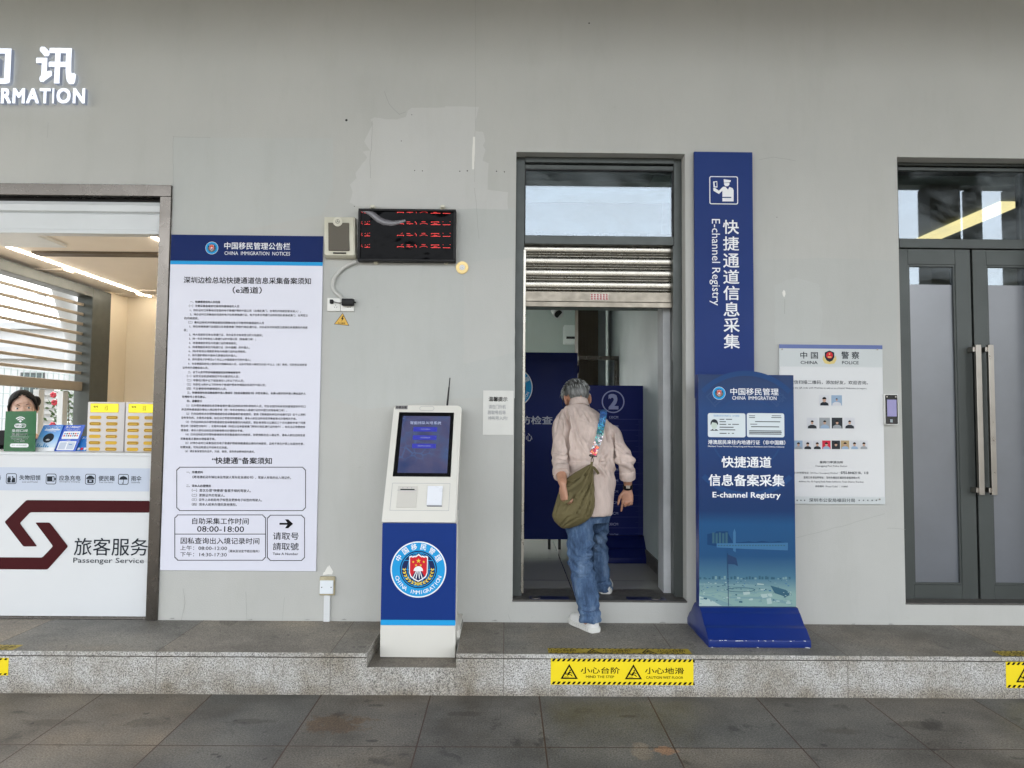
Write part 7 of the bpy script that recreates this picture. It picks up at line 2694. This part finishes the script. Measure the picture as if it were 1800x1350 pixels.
# ================================================================== OUTSIDE THE BOOTH'S SIDE WINDOW
ob = thing('grey_building', 'grey concrete building with a railing seen through the booth side window', 'building', (-16, 18, 0))
m = MB(); m.box(-30, -13.2, 17, 26, 0, 4.1); m.build('wall', paint('pale_render', (.42, .43, .43), .8), ob)
m = MB(); m.box(-30.2, -13.0, 16.8, 17, 3.2, 3.55); m.box(-30.2, -13.0, 16.8, 17, 4.1, 4.3); m.build('ledge', paint('pale_ledge_paint', (.34, .35, .35), .8), ob)
m = MB()
for k in range(24):
    x = -13.2 - k * .35
    m.box(x - .012, x + .012, 16.85, 16.9, 4.3, 5.1)
m.box(-30, -13.1, 16.84, 16.91, 5.1, 5.16); m.build('railing', paint('pale_railing', (.4, .41, .41), .5), ob)
for k in range(3):
    m = MB(); m.box(-14.6 - k * 2, -13.9 - k * 2, 16.96, 17.0, 2.1, 2.8); w_ = m.build('window', MT['frame'], ob)
    m = MB(); m.box(-14.55 - k * 2, -13.95 - k * 2, 16.93, 16.958, 2.15, 2.75); m.build('pane', MT['clear'], w_)
fc = thing('forked_column', 'grey forked steel column standing outside behind the booth grille', 'column', (-9.2, 10.0, 0))
p0 = atx(137, 600, -9.2)
m = MB()
for a_ in ((108, 500), (154, 498)):
    q = atx(*a_, -9.2)
    m.tube([p0, q + (q - p0) * .8], [.22, .20], 12)
m.tube([Vector((p0.x, p0.y, 0)), p0], [.26, .22], 12)
m.build('steel_fork', paint('pale_grey_steel', (.30, .31, .31), .5, .2), fc, smooth=50)
fe = thing('mesh_fence', 'green grey wire mesh fence outside below the booth grille', 'fence', (-8, 9, 0))
m = MB()
ya, yb = 5.6, 14.0
for k in range(60):
    y = ya + (yb - ya) * k / 59
    m.box(-7.405, -7.395, y - .004, y + .004, .1, 2.2)
for k in range(12):
    z = .15 + k * .185
    m.box(-7.41, -7.39, ya, yb, z - .005, z + .005)
m.build('mesh', paint('grey_green_wire', (.24, .30, .29), .5), fe)
for k in range(4):
    y = ya + (yb - ya) * k / 3
    m = MB(); m.box(-7.44, -7.36, y - .04, y + .04, 0, 2.3); m.build('post', paint('grey_green_post', (.16, .21, .20), .5), fe)
lv = thing('louvred_panel', 'grey louvred metal panel outside the booth side door', 'panel', (-6.6, 6.2, 0))
a0, a1 = atx(73, 700, -6.3).y, atx(103, 700, -6.3).y
m = MB(); m.box(-6.36, -6.33, a0, a1, 0, 1.95)
for k in range(22):
    m.box(-6.33, -6.30, a0, a1, .05 + k * .086, .09 + k * .086)
m.build('louvres', paint('louvre_grey', (.22, .23, .23), .5), lv)
# red flowering shrub
sb_ = at(131, 735, 4.35)
rs = thing('flowering_shrub', 'leafy shrub with red flowers outside the booth side door', 'shrub', (sb_.x, 4.35, 0))
random.seed(31)
m = MB()
for k in range(9):
    a = 2 * PI * k / 9
    m.tube([(sb_.x, 4.35, 0), (sb_.x + .08 * math.cos(a), 4.35 + .08 * math.sin(a), .8), (sb_.x + .2 * math.cos(a), 4.35 + .2 * math.sin(a), 1.6 + .15 * math.sin(k * 3))], [.014, .011, .004], 6)
m.build('stem', paint('shrub_bark', (.06, .045, .03), .9), rs)
m = MB()
for k in range(900):
    a, r, z = random.uniform(0, 2 * PI), .30 * math.sqrt(random.random()), random.uniform(.5, 1.82)
    r *= .55 + .5 * math.sin(min(1, (1.9 - z) / .5) * PI / 2)
    c = Vector((sb_.x + r * math.cos(a), 4.35 + r * math.sin(a), z))
    d = Vector((random.uniform(-1, 1), random.uniform(-1, 1), random.uniform(-.4, 1))).normalized() * random.uniform(.05, .09)
    s_ = d.cross(Vector((random.uniform(-1, 1), random.uniform(-1, 1), random.uniform(-1, 1)))).normalized() * .018
    m.face([m.V(c), m.V(c + d * .5 + s_), m.V(c + d), m.V(c + d * .5 - s_)])
lm = NT('shrub_leaf'); lm.set(Base_Color=lm.ramp(lm.noise(9, 2), [(.3, (.02, .05, .018)), (.7, (.06, .12, .04))]), Roughness=.5)
m.build('foliage', lm.m, rs)
fm = paint('red_petal', (.40, .02, .04), .6)
for k in range(9):
    a, z = random.uniform(PI, 2 * PI), random.uniform(1.2, 1.78)
    c = Vector((sb_.x + .22 * math.cos(a), 4.35 + .24 * math.sin(a), z))
    m = MB()
    for j in range(6):
        t = 2 * PI * j / 6 + k
        m.ell(c + Vector((.022 * math.cos(t), -.01, .022 * math.sin(t))), (.02, .012, .016), None, 8)
    m.build('flower', fm, rs, smooth=80)
